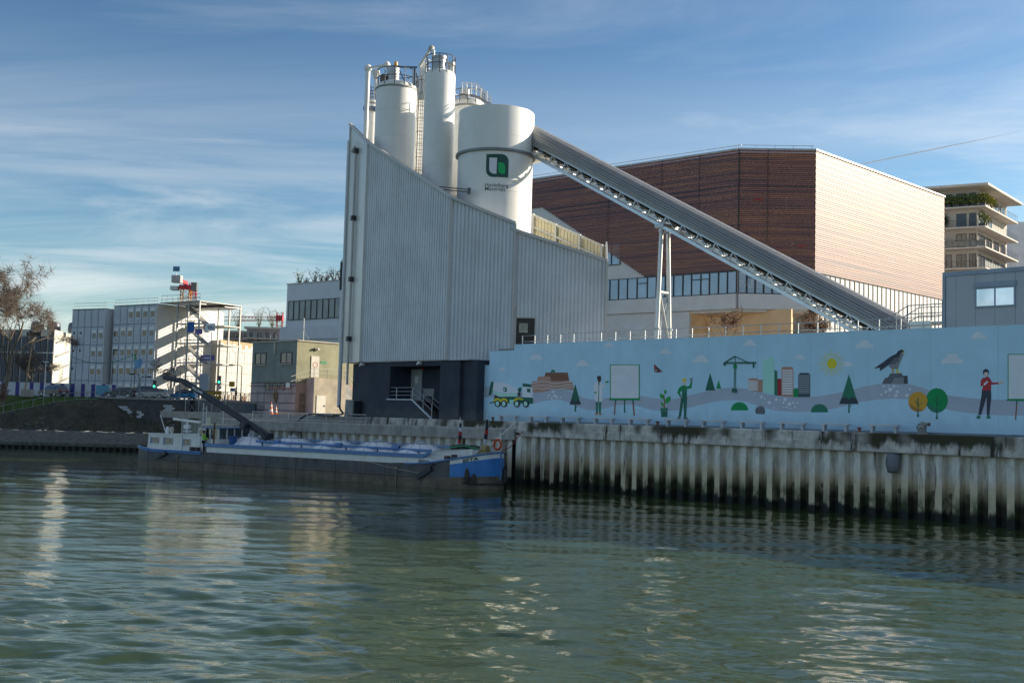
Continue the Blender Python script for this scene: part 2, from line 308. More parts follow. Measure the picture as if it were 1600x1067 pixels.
def cap_mat(m):
    t = m.node_tree; n = t.nodes; l = t.links; b = n['Principled BSDF']; b.inputs['Roughness'].default_value = .9
    g = n.new('ShaderNodeNewGeometry'); sp = n.new('ShaderNodeSeparateXYZ'); l.new(g.outputs['Position'], sp.inputs[0])
    def nz(sc_, scale, det=6):
        mp = n.new('ShaderNodeMapping'); mp.inputs['Scale'].default_value = sc_; l.new(g.outputs['Position'], mp.inputs[0]); z = n.new('ShaderNodeTexNoise'); z.inputs['Scale'].default_value = scale; z.inputs['Detail'].default_value = det; z.inputs['Roughness'].default_value = .65; l.new(mp.outputs[0], z.inputs['Vector']); return z.outputs[0]
    def rng(i, a, b_):
        r = n.new('ShaderNodeMapRange'); r.interpolation_type = 'SMOOTHSTEP'; l.new(i, r.inputs[0]); r.inputs[1].default_value = a; r.inputs[2].default_value = b_; return r.outputs[0]
    def mixc(fac, A, B):
        x = n.new('ShaderNodeMix'); x.data_type = 'RGBA'; l.new(fac, x.inputs[0])
        for s_, v in ((6, A), (7, B)):
            if isinstance(v, tuple): x.inputs[s_].default_value = (*v, 1)
            else: l.new(v, x.inputs[s_])
        return x.outputs[2]
    c = mixc(rng(nz((1, 1, 1), 1.5), .35, .65), (.70, .66, .60), (.46, .43, .39))
    zf = n.new('ShaderNodeMath'); zf.operation = 'MULTIPLY_ADD'; l.new(nz((1, 1, .25), .9, 8), zf.inputs[0]); zf.inputs[1].default_value = 2.6; l.new(sp.outputs[2], zf.inputs[2])
    mo = n.new('ShaderNodeMath'); mo.operation = 'MULTIPLY'; l.new(rng(zf.outputs[0], 5.3, 5.8), mo.inputs[0]); l.new(rng(nz((1, 1, .6), .21, 3), .41, .54), mo.inputs[1])
    c = mixc(mo.outputs[0], c, (.055, .052, .026))
    c = mixc(rng(nz((1.4, 1.4, .16), 1.0, 8), .55, .66), c, (.04, .037, .03))
    l.new(c, b.inputs['Base Color'])
    bp = n.new('ShaderNodeBump'); bp.inputs['Strength'].default_value = .6; bp.inputs['Distance'].default_value = .04; l.new(nz((1, 1, 1), 7), bp.inputs['Height']); l.new(bp.outputs[0], b.inputs['Normal'])
cap_mat(M_cap)
def wall_of_piles(root, fr, x0, x1, ztop, sgn, period=1.02):
    me = None; k = int((x1 - x0) / period)
    for i in range(k):
        x = x0 + i * period
        if me is None:
            d = .46; h = period; pr_ = [(0, 0), (.40 * h, 0), (.52 * h, d), (.88 * h, d), (1.0 * h, 0)]
            b = MB(); b.fr = None
            b.grid([[(p, sgn * q, -1.2) for p, q in pr_], [(p, sgn * q, ztop) for p, q in pr_]])
            q2 = [(p, q + .012) for p, q in pr_]; 
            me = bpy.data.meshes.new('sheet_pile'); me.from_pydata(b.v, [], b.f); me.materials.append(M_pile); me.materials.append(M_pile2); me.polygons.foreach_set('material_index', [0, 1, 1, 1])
        o = bpy.data.objects.new('sheet_pile', me); COL.objects.link(o); o.parent = root
        W = fr.W([(x, 0, 0)])[0]; X = XF[root.name]; L_ = X.L([W])[0]; o.location = (L_[0], L_[1], L_[2] - X.z); o.rotation_euler = (0, 0, fr.a - X.a)
b = MB(); b.lathe([(.62, -1.2), (.62, 3.9)], (1.15, 89.15, 0), 12); CORNER = b
qw = qthing('quay_wall', 'long quay wall of stained sheet piling under a mossy concrete cap, below the mural', 'quay wall', 0, 0, 0)
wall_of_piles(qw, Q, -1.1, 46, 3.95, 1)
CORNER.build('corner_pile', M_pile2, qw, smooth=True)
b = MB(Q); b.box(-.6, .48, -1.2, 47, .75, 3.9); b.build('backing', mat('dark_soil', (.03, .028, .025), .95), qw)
edges = [-1.1, 8.2, 20.5, 29.6, 38.5, 47]
for i in range(5):
    b = MB(Q); e0, e1 = edges[i] + .012, edges[i + 1] - .012
    pr_ = [(-.30, 3.80), (-.34, 3.84), (-.34, 4.36), (-.30, 4.40), (-.30, 4.88), (-.23, QZ), (1.0, QZ), (1.0, 3.80)]
    b.prism([(e0, y, z_) for y, z_ in pr_], (e1 - e0, 0, 0)); b.build('cap_beam', M_cap, qw)
# hanging outfall plate and tie-rod plates
s_, z_ = Q.at(1396, 708, -.3)
b = MB(Q); pts = []
for i in range(7):
    a_ = i / 6; zz_ = z_ - 1.15 * a_; hw = .42 if a_ < .5 else .42 - .16 * (a_ - .5) * 2; bul = .22 * math.sin(a_ * 2.2)
    pts.append([(s_ - hw, -.22 - bul, zz_), (s_, -.28 - bul, zz_), (s_ + hw, -.22 - bul + .1, zz_)])
b.grid(pts); o = b.build('outfall_flap', mat('dented_grey_plate', (.16, .17, .19), .6, .2, var=.3, scale=2), qw, smooth=True)
md = o.modifiers.new('thick', 'SOLIDIFY'); md.thickness = .05
for i in range(12):
    sx = 22.2 + i * 1.02 * (1 if i < 4 else 1); x = -1.1 + 1.02 * (23 + i) + .72
    b = MB(Q); b.lathe([(.0, -.09), (.10, -.09), (.14, -.03), (.16, 0)], (x, .46 , 1.55 + random.uniform(-.1, .1)), 10, 'y'); b.build('tie_bolt', mat('rusty_bolt', (.15, .11, .075), .9, var=.4, scale=8), qw, smooth=True)
lw = thing('quay_wall', 'older quay wall with projecting concrete ledge behind the moored barge', 'quay wall', (Kx, Ky, 0), 147.5)
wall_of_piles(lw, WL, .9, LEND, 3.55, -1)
b = MB(WL); b.box(.9, -.78, -1.2, LEND, -.5, 3.5); b.build('backing', MATS['dark_soil'], lw)
ed = [.55, 9, 17.5, 25, LEND + .1]
for i in range(4):
    b = MB(WL); e0, e1 = ed[i] + .012, ed[i + 1] - .012
    b.prism([(e0, y, z_) for y, z_ in [(.32, 3.5), (.34, 4.28), (.28, 4.40), (-.6, 4.40), (-.6, 3.5)]], (e1 - e0, 0, 0)); b.build('ledge_beam', mat('pale_ledge_concrete', (.42, .40, .37), .9, var=.25, scale=1.1, bump=.4, streak=.55, dirt=(.09, .085, .07)), lw)
b = MB(); pe2 = (-41., 140.); d_ = np.array([pe2[0] - pe[0], pe2[1] - pe[1]]); F2 = fr2(pe[:2], pe2); b.fr = F2
b.box(0, -.5, -1.2, np.linalg.norm(d_), .05, 4.38); b.build('return_wall', M_conc, lw)
ub = qthing('kerb_wall', 'low weathered concrete upstand along the yard edge below the dark plinth', 'wall', -30, 0, 4.3)
e = [-46, -38, -29.5, -20.5, -12, -1.12]
for i in range(5):
    b = MB(Q); b.prism([(e[i] + .01, y, z_) for y, z_ in [(-.30, 4.1), (-.27, 4.86), (-.2, 4.96), (.24, 4.96), (.24, 4.1)]], (e[i + 1] - e[i] - .02, 0, 0)); b.build('cap_beam', M_cap if i > 2 else M_conc, ub)
# ================================================================== plant building
M_clad = mat('grey_profiled_metal', (.66, .68, .71), .5, .0, var=.10, scale=.35, streak=.45, dirt=(.46, .47, .48))
M_trim = mat('grey_metal_trim', (.50, .49, .48), .4, .1, var=.06)
M_clad_l = mat('smooth_grey_metal', (.66, .65, .63), .30, .2, var=.06, scale=.5, streak=.2, dirt=(.25, .25, .25))
M_navy = mat('navy_render', (.034, .046, .068), .8, splash=QZ + .2, dirt=(.12, .12, .115), var=.25, scale=.8, bump=.25, bscale=20)
A = Q.W([(-23.7, .7, 0)])[0][:2]; B_ = Q.W([(-11.4, .7, 0)])[0][:2]; Cc = np.array([.0, 95.6]); Dd = np.array([7.95, 95.0]); L0 = np.array([-16.7, 109.9])
def zt(px, py, p):                                          # height of a roof corner seen at a photo pixel over a plan point
    return float(atY(px, py, p[1])[2])
zA, zB, zC, zD, zL = zt(574, 222, A), zt(702, 308, B_), zt(803, 349, Cc), zt(948, 408, Dd), zt(547, 194, L0)
CB = 10.12
pb = thing('concrete_plant', 'tall grey corrugated concrete plant building with sloping roofline on dark navy plinth', 'building', (A[0] + 6, A[1] + 2, QZ))
def corr(p0, p1, zb, z0, z1, pitch=.33, dep=.085, zb1=None):
    fr = fr2(p0, p1); L = float(np.linalg.norm(np.array(p1) - np.array(p0))); n = max(2, int(round(L / pitch))); pt = L / n; top = []; bot = []
    zb1 = zb if zb1 is None else zb1
    for i in range(n):
        for a_, d_ in ((0, 0), (.60, 0), (.66, dep), (.92, dep)):
            x = (i + a_) * pt; top.append((x, d_, z0 + (z1 - z0) * x / L)); bot.append((x, d_, zb + (zb1 - zb) * x / L))
    top.append((L, 0, z1)); bot.append((L, 0, zb1)); b = MB(fr); b.grid([bot, top]); return b
corr(A, B_, CB, zA, zB).build('ribbed_cladding', M_clad, pb, kind='stuff')
corr(B_, Cc, CB, zB, zC).build('ribbed_cladding', M_clad, pb, kind='stuff')
Ce = np.array([-.30, 95.78])
corr(Ce, Dd, TZ - .3, zC - .45, zD).build('ribbed_cladding', M_clad, pb, kind='stuff')
corr(L0, A, CB, zL, zA, .9, .015).build('smooth_cladding', M_clad_l, pb)
# sheet laps and fixings
def laps(p0, p1, zs, ztop):
    fr = fr2(p0, p1); L = float(np.linalg.norm(np.array(p1) - np.array(p0)))
    for z in zs:
        x1 = L if z < ztop[1] else L * (ztop[0] - z) / (ztop[0] - ztop[1])
        if x1 < .5: continue
        b = MB(fr); b.box(0, -.014, z, x1 - .1, -.002, z + .035); b.build('sheet_lap', M_clad, pb)
laps(A, B_, (15.2, 20.4, 25.6), (zA, zB)); laps(B_, Cc, (15.2, 20.4), (zB, zC)); laps(Ce, Dd, (15.2,), (zC, zD))
# flashings
def edge(p0, z0, p1, z1, w=.26, name='roof_flashing', m=M_trim, off=-.06):
    fr = fr2(p0, p1); L = float(np.linalg.norm(np.array(p1) - np.array(p0))); b = MB(fr); b.bar((-.05, off, z0), (L + .05, off, z1), w, w); b.build(name, m, pb)
edge(A, zA, B_, zB); edge(B_, zB, Cc, zC); edge(Ce, zC - .45, Dd, zD); edge(L0, zL, A, zA)
for p, za, zb_ in ((A, CB, zA), (B_, CB, zB), (Cc, CB, zC), (Dd, TZ, zD), (L0, CB, zL)):
    b = MB(); b.box(p[0] - .11, p[1] - .11, za, p[0] + .11, p[1] + .11, zb_); b.build('corner_flashing', M_trim, pb)
# body behind the cladding, far walls, roof
inw = lambda p, d: (p[0] + d[0], p[1] + d[1])
back = [np.array([10.8, 106.5]), np.array([-2, 118]), np.array([-12, 119])]
b = MB(); ins = [(L0[0] + .3, L0[1] + .25), (A[0] + .3, A[1] + .3), (B_[0] + .2, B_[1] + .35), (Cc[0] - .1, Cc[1] + .35)]
rz = [zL - 1.2, zA - 1.2, zB - 1.2, zC - 1.2]
vs = [(p[0], p[1], CB + .05) for p in ins] + [(p[0], p[1], z) for p, z in zip(ins, rz)]
bk = [(-1.5, 104.), (-12., 116.)]; bz = [zC + 1.5, zL - 2.]
vs += [(p[0], p[1], CB + .05) for p in bk] + [(p[0], p[1], z) for p, z in zip(bk, bz)]
b.add(vs, [(4, 5, 6, 7), (4, 7, 10, 11), (7, 3, 8, 10), (11, 9, 0, 4), (10, 8, 9, 11), (0, 9, 8, 3, 2, 1)]); b.build('roof', mat('dark_roof_sheet', (.10, .10, .105), .7), pb)
# third block: open top, sunlit inner side of the far wall with its frame
E1 = np.array([8.35, 102.0]); E0 = np.array([1.7, 106.0])
zE0, zE1 = zt(832, 334, E0), zt(930, 384, E1)
corr(E0, E1, TZ, zE0, zE1, .36, .06).build('inner_cladding', mat('cream_inner_cladding', (.66, .60, .42), .6, var=.1), pb, kind='stuff')
b = MB(fr2(E0, E1)); LE = float(np.linalg.norm(E1 - E0))
for f_ in (.02, .34, .67, .97):
    z = zE0 + (zE1 - zE0) * f_; b.box(LE * f_ - .1, -.34, TZ, LE * f_ + .1, -.14, z)
for dz in (.12, 1.25, 2.4, 3.6): b.bar((0, -.24, zE0 - dz), (LE, -.24, zE1 - dz * .95), .13, .16)
b.build('steel_frame', mat('primed_steel', (.52, .53, .50), .5), pb)
b = MB(); b.prism([(Dd[0] + .02, Dd[1] + .2, zD + .05), (Dd[0] + .02, Dd[1] + .2, TZ), (E1[0], E1[1], TZ), (E1[0], E1[1], zE1 + .1), (E1[0] - .12, E1[1] - 2.2, zE1 + .05)], (.12, .02, 0)); b.build('end_panel', M_clad_l, pb)
# blank door opening in the third block
fD = fr2(Ce, Dd); x0, z1_ = fD.at(807, 497, 0); x1, z0_ = fD.at(835, 533, 0)
b = MB(fD); b.box(x0, -.03, TZ, x1, .10, z1_); b.build('doorway', mat('doorway_dark', (.055, .048, .04), .8, var=.3), pb)
b = MB(fD); b.box(x0 - .1, -.10, z1_, x1 + .1, -.035, z1_ + .09); b.box(x1, -.10, TZ, x1 + .09, -.035, z1_); b.box(x0 - .45, -.09, TZ, x0, -.035, z1_ + 1.); b.build('door_frame', M_trim, pb)
b = MB(fD); b.box(x0 + .25, -.07, z1_ - 1.25, x0 + 1.0, -.035, z1_ - .45); b.build('notice_board', mat('notice_paper', (.38, .36, .30), .8, var=.4, scale=6), pb)
# soffit and plinth
b = MB(Q); b.box(-23.3, .85, CB - .06, -8.6, 6, CB + .02); b.build('soffit', M_trim, pb)
tN = 1.0
def qx(px, t=tN, py=620): return Q.at(px, py, t)[0]
x0, x1 = Q.at(610, 571, tN)[0], Q.at(688, 572, tN)[0]
zr = Q.at(640, 572, tN)[1]; zl = Q.at(625, 623.5, tN)[1]
xl, xr = -22.7, Q.at(741, 610, tN)[0]
sx0, sx1 = Q.at(644, 624, tN)[0], Q.at(675, 653, tN)[0]
b = MB(Q); b.box(xl, tN, QZ - .1, x0, 5, CB - .06); b.build('plinth_wall', M_navy, pb)
b = MB(Q); b.box(x1, tN, QZ - .1, x1 + 2.6, 5, CB - .06); b.build('plinth_wall', M_navy, pb)
b = MB(Q); b.box(x1 + 2.6, tN + .35, QZ - .1, xr - .05, 5, CB - .06); b.build('plinth_wall', M_navy, pb)
b = MB(Q); b.box(x0, tN, zr, x1, 5, CB - .06); b.build('plinth_wall', M_navy, pb)
b = MB(Q); b.box(x0, 3.6, QZ - .1, x1, 5, zr); b.build('plinth_wall', M_navy, pb)
b = MB(Q); b.prism([(x0, tN, QZ - .1), (sx1, tN, QZ - .1), (sx0, tN, zl - .06), (x0, tN, zl - .06)], (0, .25, 0)); b.build('landing_wall', M_navy, pb)
b = MB(); pL = Q.W([(xl, tN, 0)])[0]; pM = pL + np.array([-2.0, 3.6, 0]); b.prism([(pL[0], pL[1], QZ - .1), (pM[0], pM[1], QZ - .1), (pM[0] + 4, pM[1] + 4, QZ - .1), (pL[0] + 3, pL[1] + 3, QZ - .1)], (0, 0, CB - QZ)); b.build('plinth_wall', M_navy, pb)
b = MB(Q); b.box(x0, tN + .25, zl - .2, sx0 + .1, 3.6, zl - .07); b.build('landing_slab', M_conc, pb)
b = MB(Q); b.bar((x0 - .3, tN - .02, zl - .03), (sx0, tN - .02, zl - .03), .16, .09); b.bar((sx0, tN - .02, zl - .03), (sx1, tN - .02, QZ), .16, .10); b.build('white_nosing', mat('pale_blue_white_paint', (.62, .68, .74), .5), pb)
n_st = 9
for i in range(n_st):
    f0 = i / n_st; z = zl - .1 - (zl - QZ) * (i + 1) / (n_st + 1) ; xa = sx0 + .1 + (sx1 - sx0) * 1.05 * f0; xb = sx0 + .1 + (sx1 - sx0) * 1.05 * (i + 1) / n_st
    b = MB(Q); b.box(xa, tN + .26, QZ - .05, xb - .003, 2.3, z); b.build('step', mat('step_concrete', (.13, .135, .14), .85, var=.2), pb)
dx0, dz0 = Q.at(633, 577, 3.55); dx1, _ = Q.at(660, 577, 3.55)
mid = (dx0 + dx1) / 2
for k, (a0, a1) in enumerate(((dx0, mid - .012), (mid + .012, dx1))):
    b = MB(Q); b.box(a0, 3.50, zl - .06, a1, 3.595, dz0); d = b.build('door_leaf', mat('grey_steel_door', (.40, .42, .44), .5, var=.08), pb)
    b = MB(Q); b.box(a0 + .3, 3.47, zl + 1.55, a0 + .75, 3.498, zl + 2.2); b.build('notice', mat('notice_white', (.62, .64, .70), .7) if k == 0 else M_white, d)
    if k == 0: b = MB(Q); b.box(a1 - .16, 3.42, zl + .95, a1 - .04, 3.498, zl + 1.15); b.build('handle', M_dsteel, d)
bx0, bz1 = Q.at(661.5, 607, 3.55); bx1, bz0 = Q.at(678, 619, 3.55)
b = MB(Q); b.box(bx0, 3.52, bz0, bx1, 3.595, bz1); b.build('vent_panel', mat('brushed_panel', (.30, .30, .29), .5, .3), pb)
b = MB(Q); b.box(dx1 + .05, 3.42, dz0 - .1, dx1 + .3, 3.59, dz0 + .25); b.build('alarm_beacon', mat('red_plastic', (.42, .03, .02), .4), pb)
b = MB(Q); ty = tN + .12
for x in (x0 + .9, sx0 - .12): b.tube((x, ty, zl - .05), (x, ty, zl + 1.05), .035)
for h in (1.05, .7, .36): b.tube((x0 + .02, ty, zl + h), (sx0 - .1, ty, zl + h), .03)
b.build('handrail', M_steel, pb)
b = MB(Q)
for yy in (ty, 2.2):
    for h in (1.0, .5): b.path([(sx0 - .1, yy, zl + h), (sx0 + .3, yy, zl + h - .1), (sx1 - .2, yy, QZ + .25 + h)], .03)
    b.tube((sx1 - .2, yy, QZ), (sx1 - .2, yy, QZ + 1.25), .035); b.tube(((sx0 + sx1) / 2, yy, (zl + QZ) / 2), ((sx0 + sx1) / 2, yy, (zl + QZ) / 2 + 1.15), .03)
b.build('stair_rail', M_steel, pb)
for px in (566.5, 656):
    x, z = Q.at(px, 567, .8); b = MB(Q); b.box(x - .12, .6, CB - .35, x + .12, .95, CB - .1); b.box(x - .05, .45, CB - .42, x + .05, .6, CB - .25); b.build('floodlight', M_white, pb)
# service pipes on the left flank
fL = fr2(L0, A); xx = 2.0
b = MB(fL); zt1 = fL.at(553, 235, -.2)[1]; zb1 = 8.0
b.tube((2.3, -.22, zb1), (2.3, -.22, zt1), .12); b.path([(2.3, -.22, zt1), (2.3, -.3, zt1 + .25), (1.4, -.3, zt1 - .1)], .1); b.build('riser_pipe', M_trim, pb, smooth=True)
for z in (zt1 - .4, 24, 18, 12.2):
    b = MB(fL); b.box(2.05, -.42, z, 2.55, -.02, z + .45); b.build('pipe_bracket', M_dsteel, pb)
b = MB(fL); b.tube((1.0, -.5, 5.8), (1.0, -.5, 13), .2); b.tube((1.0, -.5, 12.6), (1.0, -.5, zL - 2), .16); b.build('delivery_pipe', mat('pale_grey_pipe', (.55, .57, .60), .4, .2), pb, smooth=True)
# ================================================================== silos
M_silo = mat('silo_white', (.80, .80, .78), .42, var=.035, scale=.5, streak=.24, dirt=(.58, .54, .46))
M_rail = mat('painted_rail', (.13, .135, .14), .5, .3)
def ring_rail(b, c, r, z, h=1.1, posts=10, a0=0, a1=2 * math.pi, rr=.045):
    for hh in (h, h * .55):
        pts = [(c[0] + r * math.cos(a0 + (a1 - a0) * i / 28), c[1] + r * math.sin(a0 + (a1 - a0) * i / 28), z + hh) for i in range(29)]; b.path(pts, rr, 5, False)
    for i in range(posts + 1):
        a_ = a0 + (a1 - a0) * i / posts; p = (c[0] + r * math.cos(a_), c[1] + r * math.sin(a_)); b.tube((*p, z), (*p, z + h), rr, n=5)
def silo(pxl, pxr, pyt, Y, zb, label, rail=1.1, dome=.5, hat=True, seams=(), eave=.08):
    c = atY((pxl + pxr) / 2, pyt, Y); r = (pxr - pxl) / 2 / FPX * Y * .998; z = float(c[2])
    s_ = thing('silo', label, 'silo', (c[0], c[1], zb), 0, 'silos of the concrete plant')
    b = MB(); b.lathe([(r, zb), (r, z - dome), (r * .97, z - dome * .45), (r * .8, z - dome * .12), (r * .4, z), (.01, z + .02)], (c[0], c[1], 0), 56); b.build('shell', M_silo, s_, smooth=True)
    if eave: b = MB(); b.lathe([(r, z - dome - .1), (r + eave, z - dome - .05), (r + eave, z - dome + .06), (r, z - dome + .1)], (c[0], c[1], 0), 56); b.build('top_rim', mat('rim_grey', (.30, .30, .28), .6), s_, smooth=True)
    seams = seams or list(np.arange(zb + 2.2, z - 1.2, 2.7))
    for zz_ in seams: b = MB(); b.lathe([(r - .01, zz_ - .03), (r + .02, zz_ - .02), (r + .02, zz_ + .02), (r - .01, zz_ + .03)], (c[0], c[1], 0), 56); b.build('weld_seam', M_silo, s_, smooth=True)
    if rail: b = MB(); ring_rail(b, c, r - .05, z - dome + .05, rail + dome * .5, 12); b.build('guard_rail', M_rail, s_)
    return s_, c, r, z
s1, c1_, r1, z1 = silo(587.5, 652, 131, 108, 11, 'wide white silo with top railing, second from the left edge of the plant', 1.45, .7)
b = MB(); b.lathe([(.62, 0), (.62, 1.5), (.66, 1.5), (.66, 1.62), (.2, 1.72), (.01, 1.74)], (c1_[0] - .35, c1_[1] - .3, z1 - .1), 20); b.build('filter', mat('steel_filter', (.45, .45, .44), .35, .6), s1, smooth=True)
b = MB(); b.lathe([(.32, 0), (.32, 1.0), (.2, 1.1), (.01, 1.1)], (c1_[0] - 1.25, c1_[1] - .6, z1 - .4), 14); b.build('vent_pot', mat('vent_brown', (.16, .14, .12), .6), s1, smooth=True)
b = MB(); b.lathe([(.16, 0), (.2, .2), (.16, .42), (.01, .5)], (c1_[0] - .1, c1_[1] - .3, z1 + 1.65), 12); b.build('beacon', mat('amber_lamp', (.75, .36, .03), .3), s1, smooth=True)
b = MB(); b.box(c1_[0] + .1, c1_[1] - 1.2, z1 + 1.25, c1_[0] + 2.1, c1_[1] - 1.05, z1 + 1.4); b.box(c1_[0] + 1.75, c1_[1] - 1.25, z1 - .5, c1_[0] + 1.95, c1_[1] - 1.05, z1 + 1.3); b.bar((c1_[0] + .35, c1_[1] - 1.1, z1 + 1.0), (c1_[0] + 1.0, c1_[1] - 1.1, z1 - .35), .1); b.build('gantry', mat('blue_grey_steel', (.09, .13, .20), .5), s1)
s0_, c0, r0, z0 = silo(570.5, 591, 157, 113.5, 14, 'narrow white silo at the far left, half hidden behind the wide one', 1.35, .4)
b = MB(); b.box(c0[0] - r0 - .05, c0[1] - r0 - .2, z0 - 1.25, c0[0] + r0, c0[1] - r0 + .3, z0 - .85); b.build('platform', mat('blue_grey_steel', (.09, .13, .20)), s0_)
s3, c3, r3, z3 = silo(664, 712.5, 112, 103, 10, 'tall slim white silo with caged platform on its top', 1.55, .6, eave=0)
b = MB(); b.lathe([(.62, 0), (.62, 1.1), (.60, 1.1), (.60, 1.3), (.68, 1.3), (.68, 1.5), (.1, 1.56), (.01, 1.56)], (c3[0] - .1, c3[1] - .4, z3 - .25), 22); b.build('filter', MATS['steel_filter'], s3, smooth=True)
b = MB(); b.lathe([(.28, 0), (.28, 1.0), (.36, 1.05), (.36, 1.3), (.01, 1.4)], (c3[0] + 1.0, c3[1] - .2, z3 - .5), 14); b.build('vent_pot', MATS['silo_white'], s3, smooth=True)
s2, c2_, r2, z2_ = silo(646, 671, 139, 110.5, 14, 'slim white silo behind the ladder, between wide and tall slim silos', 1.2, .4)
s4, c4, r4, z4 = silo(706, 758, 156, 108, 14, 'white silo with domed top half hidden behind the logo silo', 1.1, .9)
b = MB(); b.lathe([(.42, 0), (.42, 1.0), (.01, 1.1)], (c4[0] - .3, c4[1] - .4, z4 - .2), 16); b.build('filter', MATS['steel_filter'], s4, smooth=True)
# logo silo: a drum with a wider collar at the joint
lc = atY(776.6, 160, 101); lr = 60.2 / FPX * 101; lz = float(atY(777, 163, 101 - lr)[2])
s5 = thing('silo', 'largest white silo carrying the green square emblem and dark lettering', 'silo', (lc[0], lc[1], 10.2), 0, 'silos of the concrete plant')
zj = float(atY(777, 233, 101 - lr)[2])
b = MB(); b.lathe([(lr * .985, 10.2), (lr * .985, zj)], (lc[0], lc[1], 0), 72); b.build('lower_shell', M_silo, s5, smooth=True)
b = MB(); b.lathe([(lr, zj), (lr, lz), (lr - .08, lz + .03), (lr - .12, lz - .3)], (lc[0], lc[1], 0), 72); b.build('upper_shell', M_silo, s5, smooth=True)
b = MB(); b.lathe([(lr - .1, lz - .25), (.01, lz - .1)], (lc[0], lc[1], 0), 40); b.build('cover', M_silo, s5, smooth=True)
b = MB(); b.lathe([(lr, zj - .12), (lr + .16, zj - .10), (lr + .16, zj + .12), (lr, zj + .14)], (lc[0], lc[1], 0), 72); b.build('ring_beam', mat('ring_grey', (.20, .21, .22), .45, .4), s5, smooth=True)
for yy in (208, 296):
    zz_ = float(atY(777, yy, 101 - lr)[2]); q = lr if zz_ > zj else lr * .985
    b = MB(); b.lathe([(q - .01, zz_ - .025), (q + .012, zz_ - .015), (q + .012, zz_ + .015), (q - .01, zz_ + .025)], (lc[0], lc[1], 0), 72); b.build('weld_seam', M_silo, s5, smooth=True)
def cyl_pt(px, py, rad):                                    # where a sight line meets the drum
    d = ray(px, py); o = np.array([0, 0, EYE]); ax = o[:2] - lc[:2]; a_ = d[:2] @ d[:2]; b_ = 2 * ax @ d[:2]; c_ = ax @ ax - rad * rad; k = (-b_ - math.sqrt(b_ * b_ - 4 * a_ * c_)) / (2 * a_); P = o + d * k
    return math.atan2(P[1] - lc[1], P[0] - lc[0]), float(P[2])
def on_drum(poly, rad, m, name, par):                       # printed shape given as outline in photo pixels
    b = MB(); n = 14
    pts = [cyl_pt(*p, rad) for p in poly]; tri = tessellate_polygon([[Vector((a_ * rad, z, 0)) for a_, z in pts]])
    vs = []; fs = []
    def emit(t, lev):
        if lev == 0: k = len(vs); vs.extend(t); fs.append((k, k + 1, k + 2)); return
        a_, b_, c_ = t; ab, bc, ca = [((p[0] + q[0]) / 2, (p[1] + q[1]) / 2) for p, q in ((a_, b_), (b_, c_), (c_, a_))]
        for q in ((a_, ab, ca), (ab, b_, bc), (ca, bc, c_), (ab, bc, ca)): emit(q, lev - 1)
    for t in tri: emit(tuple(pts[i] for i in t), 3)
    b.add([(lc[0] + rad * math.cos(a_), lc[1] + rad * math.sin(a_), z) for a_, z in vs], fs); return b.build(name, m, par)
def arc(cx, cy, rx, ry, a0, a1, n=8): return [(cx + rx * math.cos(R(a0 + (a1 - a0) * i / n)), cy + ry * math.sin(R(a0 + (a1 - a0) * i / n))) for i in range(n + 1)]
k_ = 130 / 1387.; LX = lambda x: 720 + x * k_; LY = lambda y: 220 + y * k_
def LP(pts): return [(LX(x), LY(y)) for x, y in pts]
rd = lr * .985
emb = on_drum(LP([(428, 225)] + arc(680, 345, 118, 120, -90, 0) + [(797, 420), (790, 618)] + arc(535, 495, 115, 112, 90, 180) + [(420, 420)]), rd + .012, mat('emblem_dark_green', (.012, .075, .055), .5), 'emblem', s5)
on_drum(LP([(478, 283), (606, 287), (594, 552)] + arc(560, 470, 86, 82, 100, 180, 6)), rd + .02, mat('emblem_white', (.72, .72, .80), .5), 'emblem_bar', emb)
on_drum(LP([(624, 360), (660, 362)] + arc(668, 440, 74, 78, -80, 0, 6) + [(738, 556), (715, 556)] + arc(690, 480, 66, 74, 95, 180, 6)), rd + .02, mat('emblem_green', (.0, .42, .12), .5), 'emblem_leaf', emb)
for txt, xa, xb, yb in (('Heidelberg', 404, 790, 768), ('Materials', 404, 738, 832)):
    a0, zz_ = cyl_pt(LX(xa), LY(yb), rd); a1, _ = cyl_pt(LX(xb), LY(yb), rd); wd = (a1 - a0) * rd
    letter(txt, wd, 0, 0, 0, s5, mat('lettering_dark', (.02, .05, .05), .5), None, .003, wrap=lambda x, z, a0=a0, zz_=zz_: (lc[0] + (rd + .012) * math.cos(a0 + x / rd), lc[1] + (rd + .012) * math.sin(a0 + x / rd), zz_ + z))
# caged ladder between the silos
ld = thing('caged_ladder', 'caged access ladder running up between the two left silos', 'ladder', (*atY(657, 265, 105.4)[:2], 22), 0)
lx, ly = atY(657, 200, 105.4)[:2]; b = MB(); zt_ = z3 + .2
for dx_ in (-.3, .3): b.tube((lx + dx_, ly, 22), (lx + dx_, ly, zt_), .035, n=5)
z = 22.2
while z < zt_: b.tube((lx - .3, ly, z), (lx + .3, ly, z), .018, n=4); z += .35
b.build('rails', M_rail, ld)
z = 23.5
while z < zt_:
    b = MB(); b.path([(lx + .42 * math.cos(R(a_)), ly - .1 + .5 * math.sin(R(a_)), z) for a_ in range(-200, 21, 20)], .025, 4, False); b.build('hoop', M_rail, ld); z += 1.25
b = MB()
for a_ in (-160, -120, -90, -60, -20): b.tube((lx + .42 * math.cos(R(a_)), ly - .1 + .5 * math.sin(R(a_)), 23.5), (lx + .42 * math.cos(R(a_)), ly - .1 + .5 * math.sin(R(a_)), zt_), .018, n=4)
b.build('cage_strips', M_rail, ld)
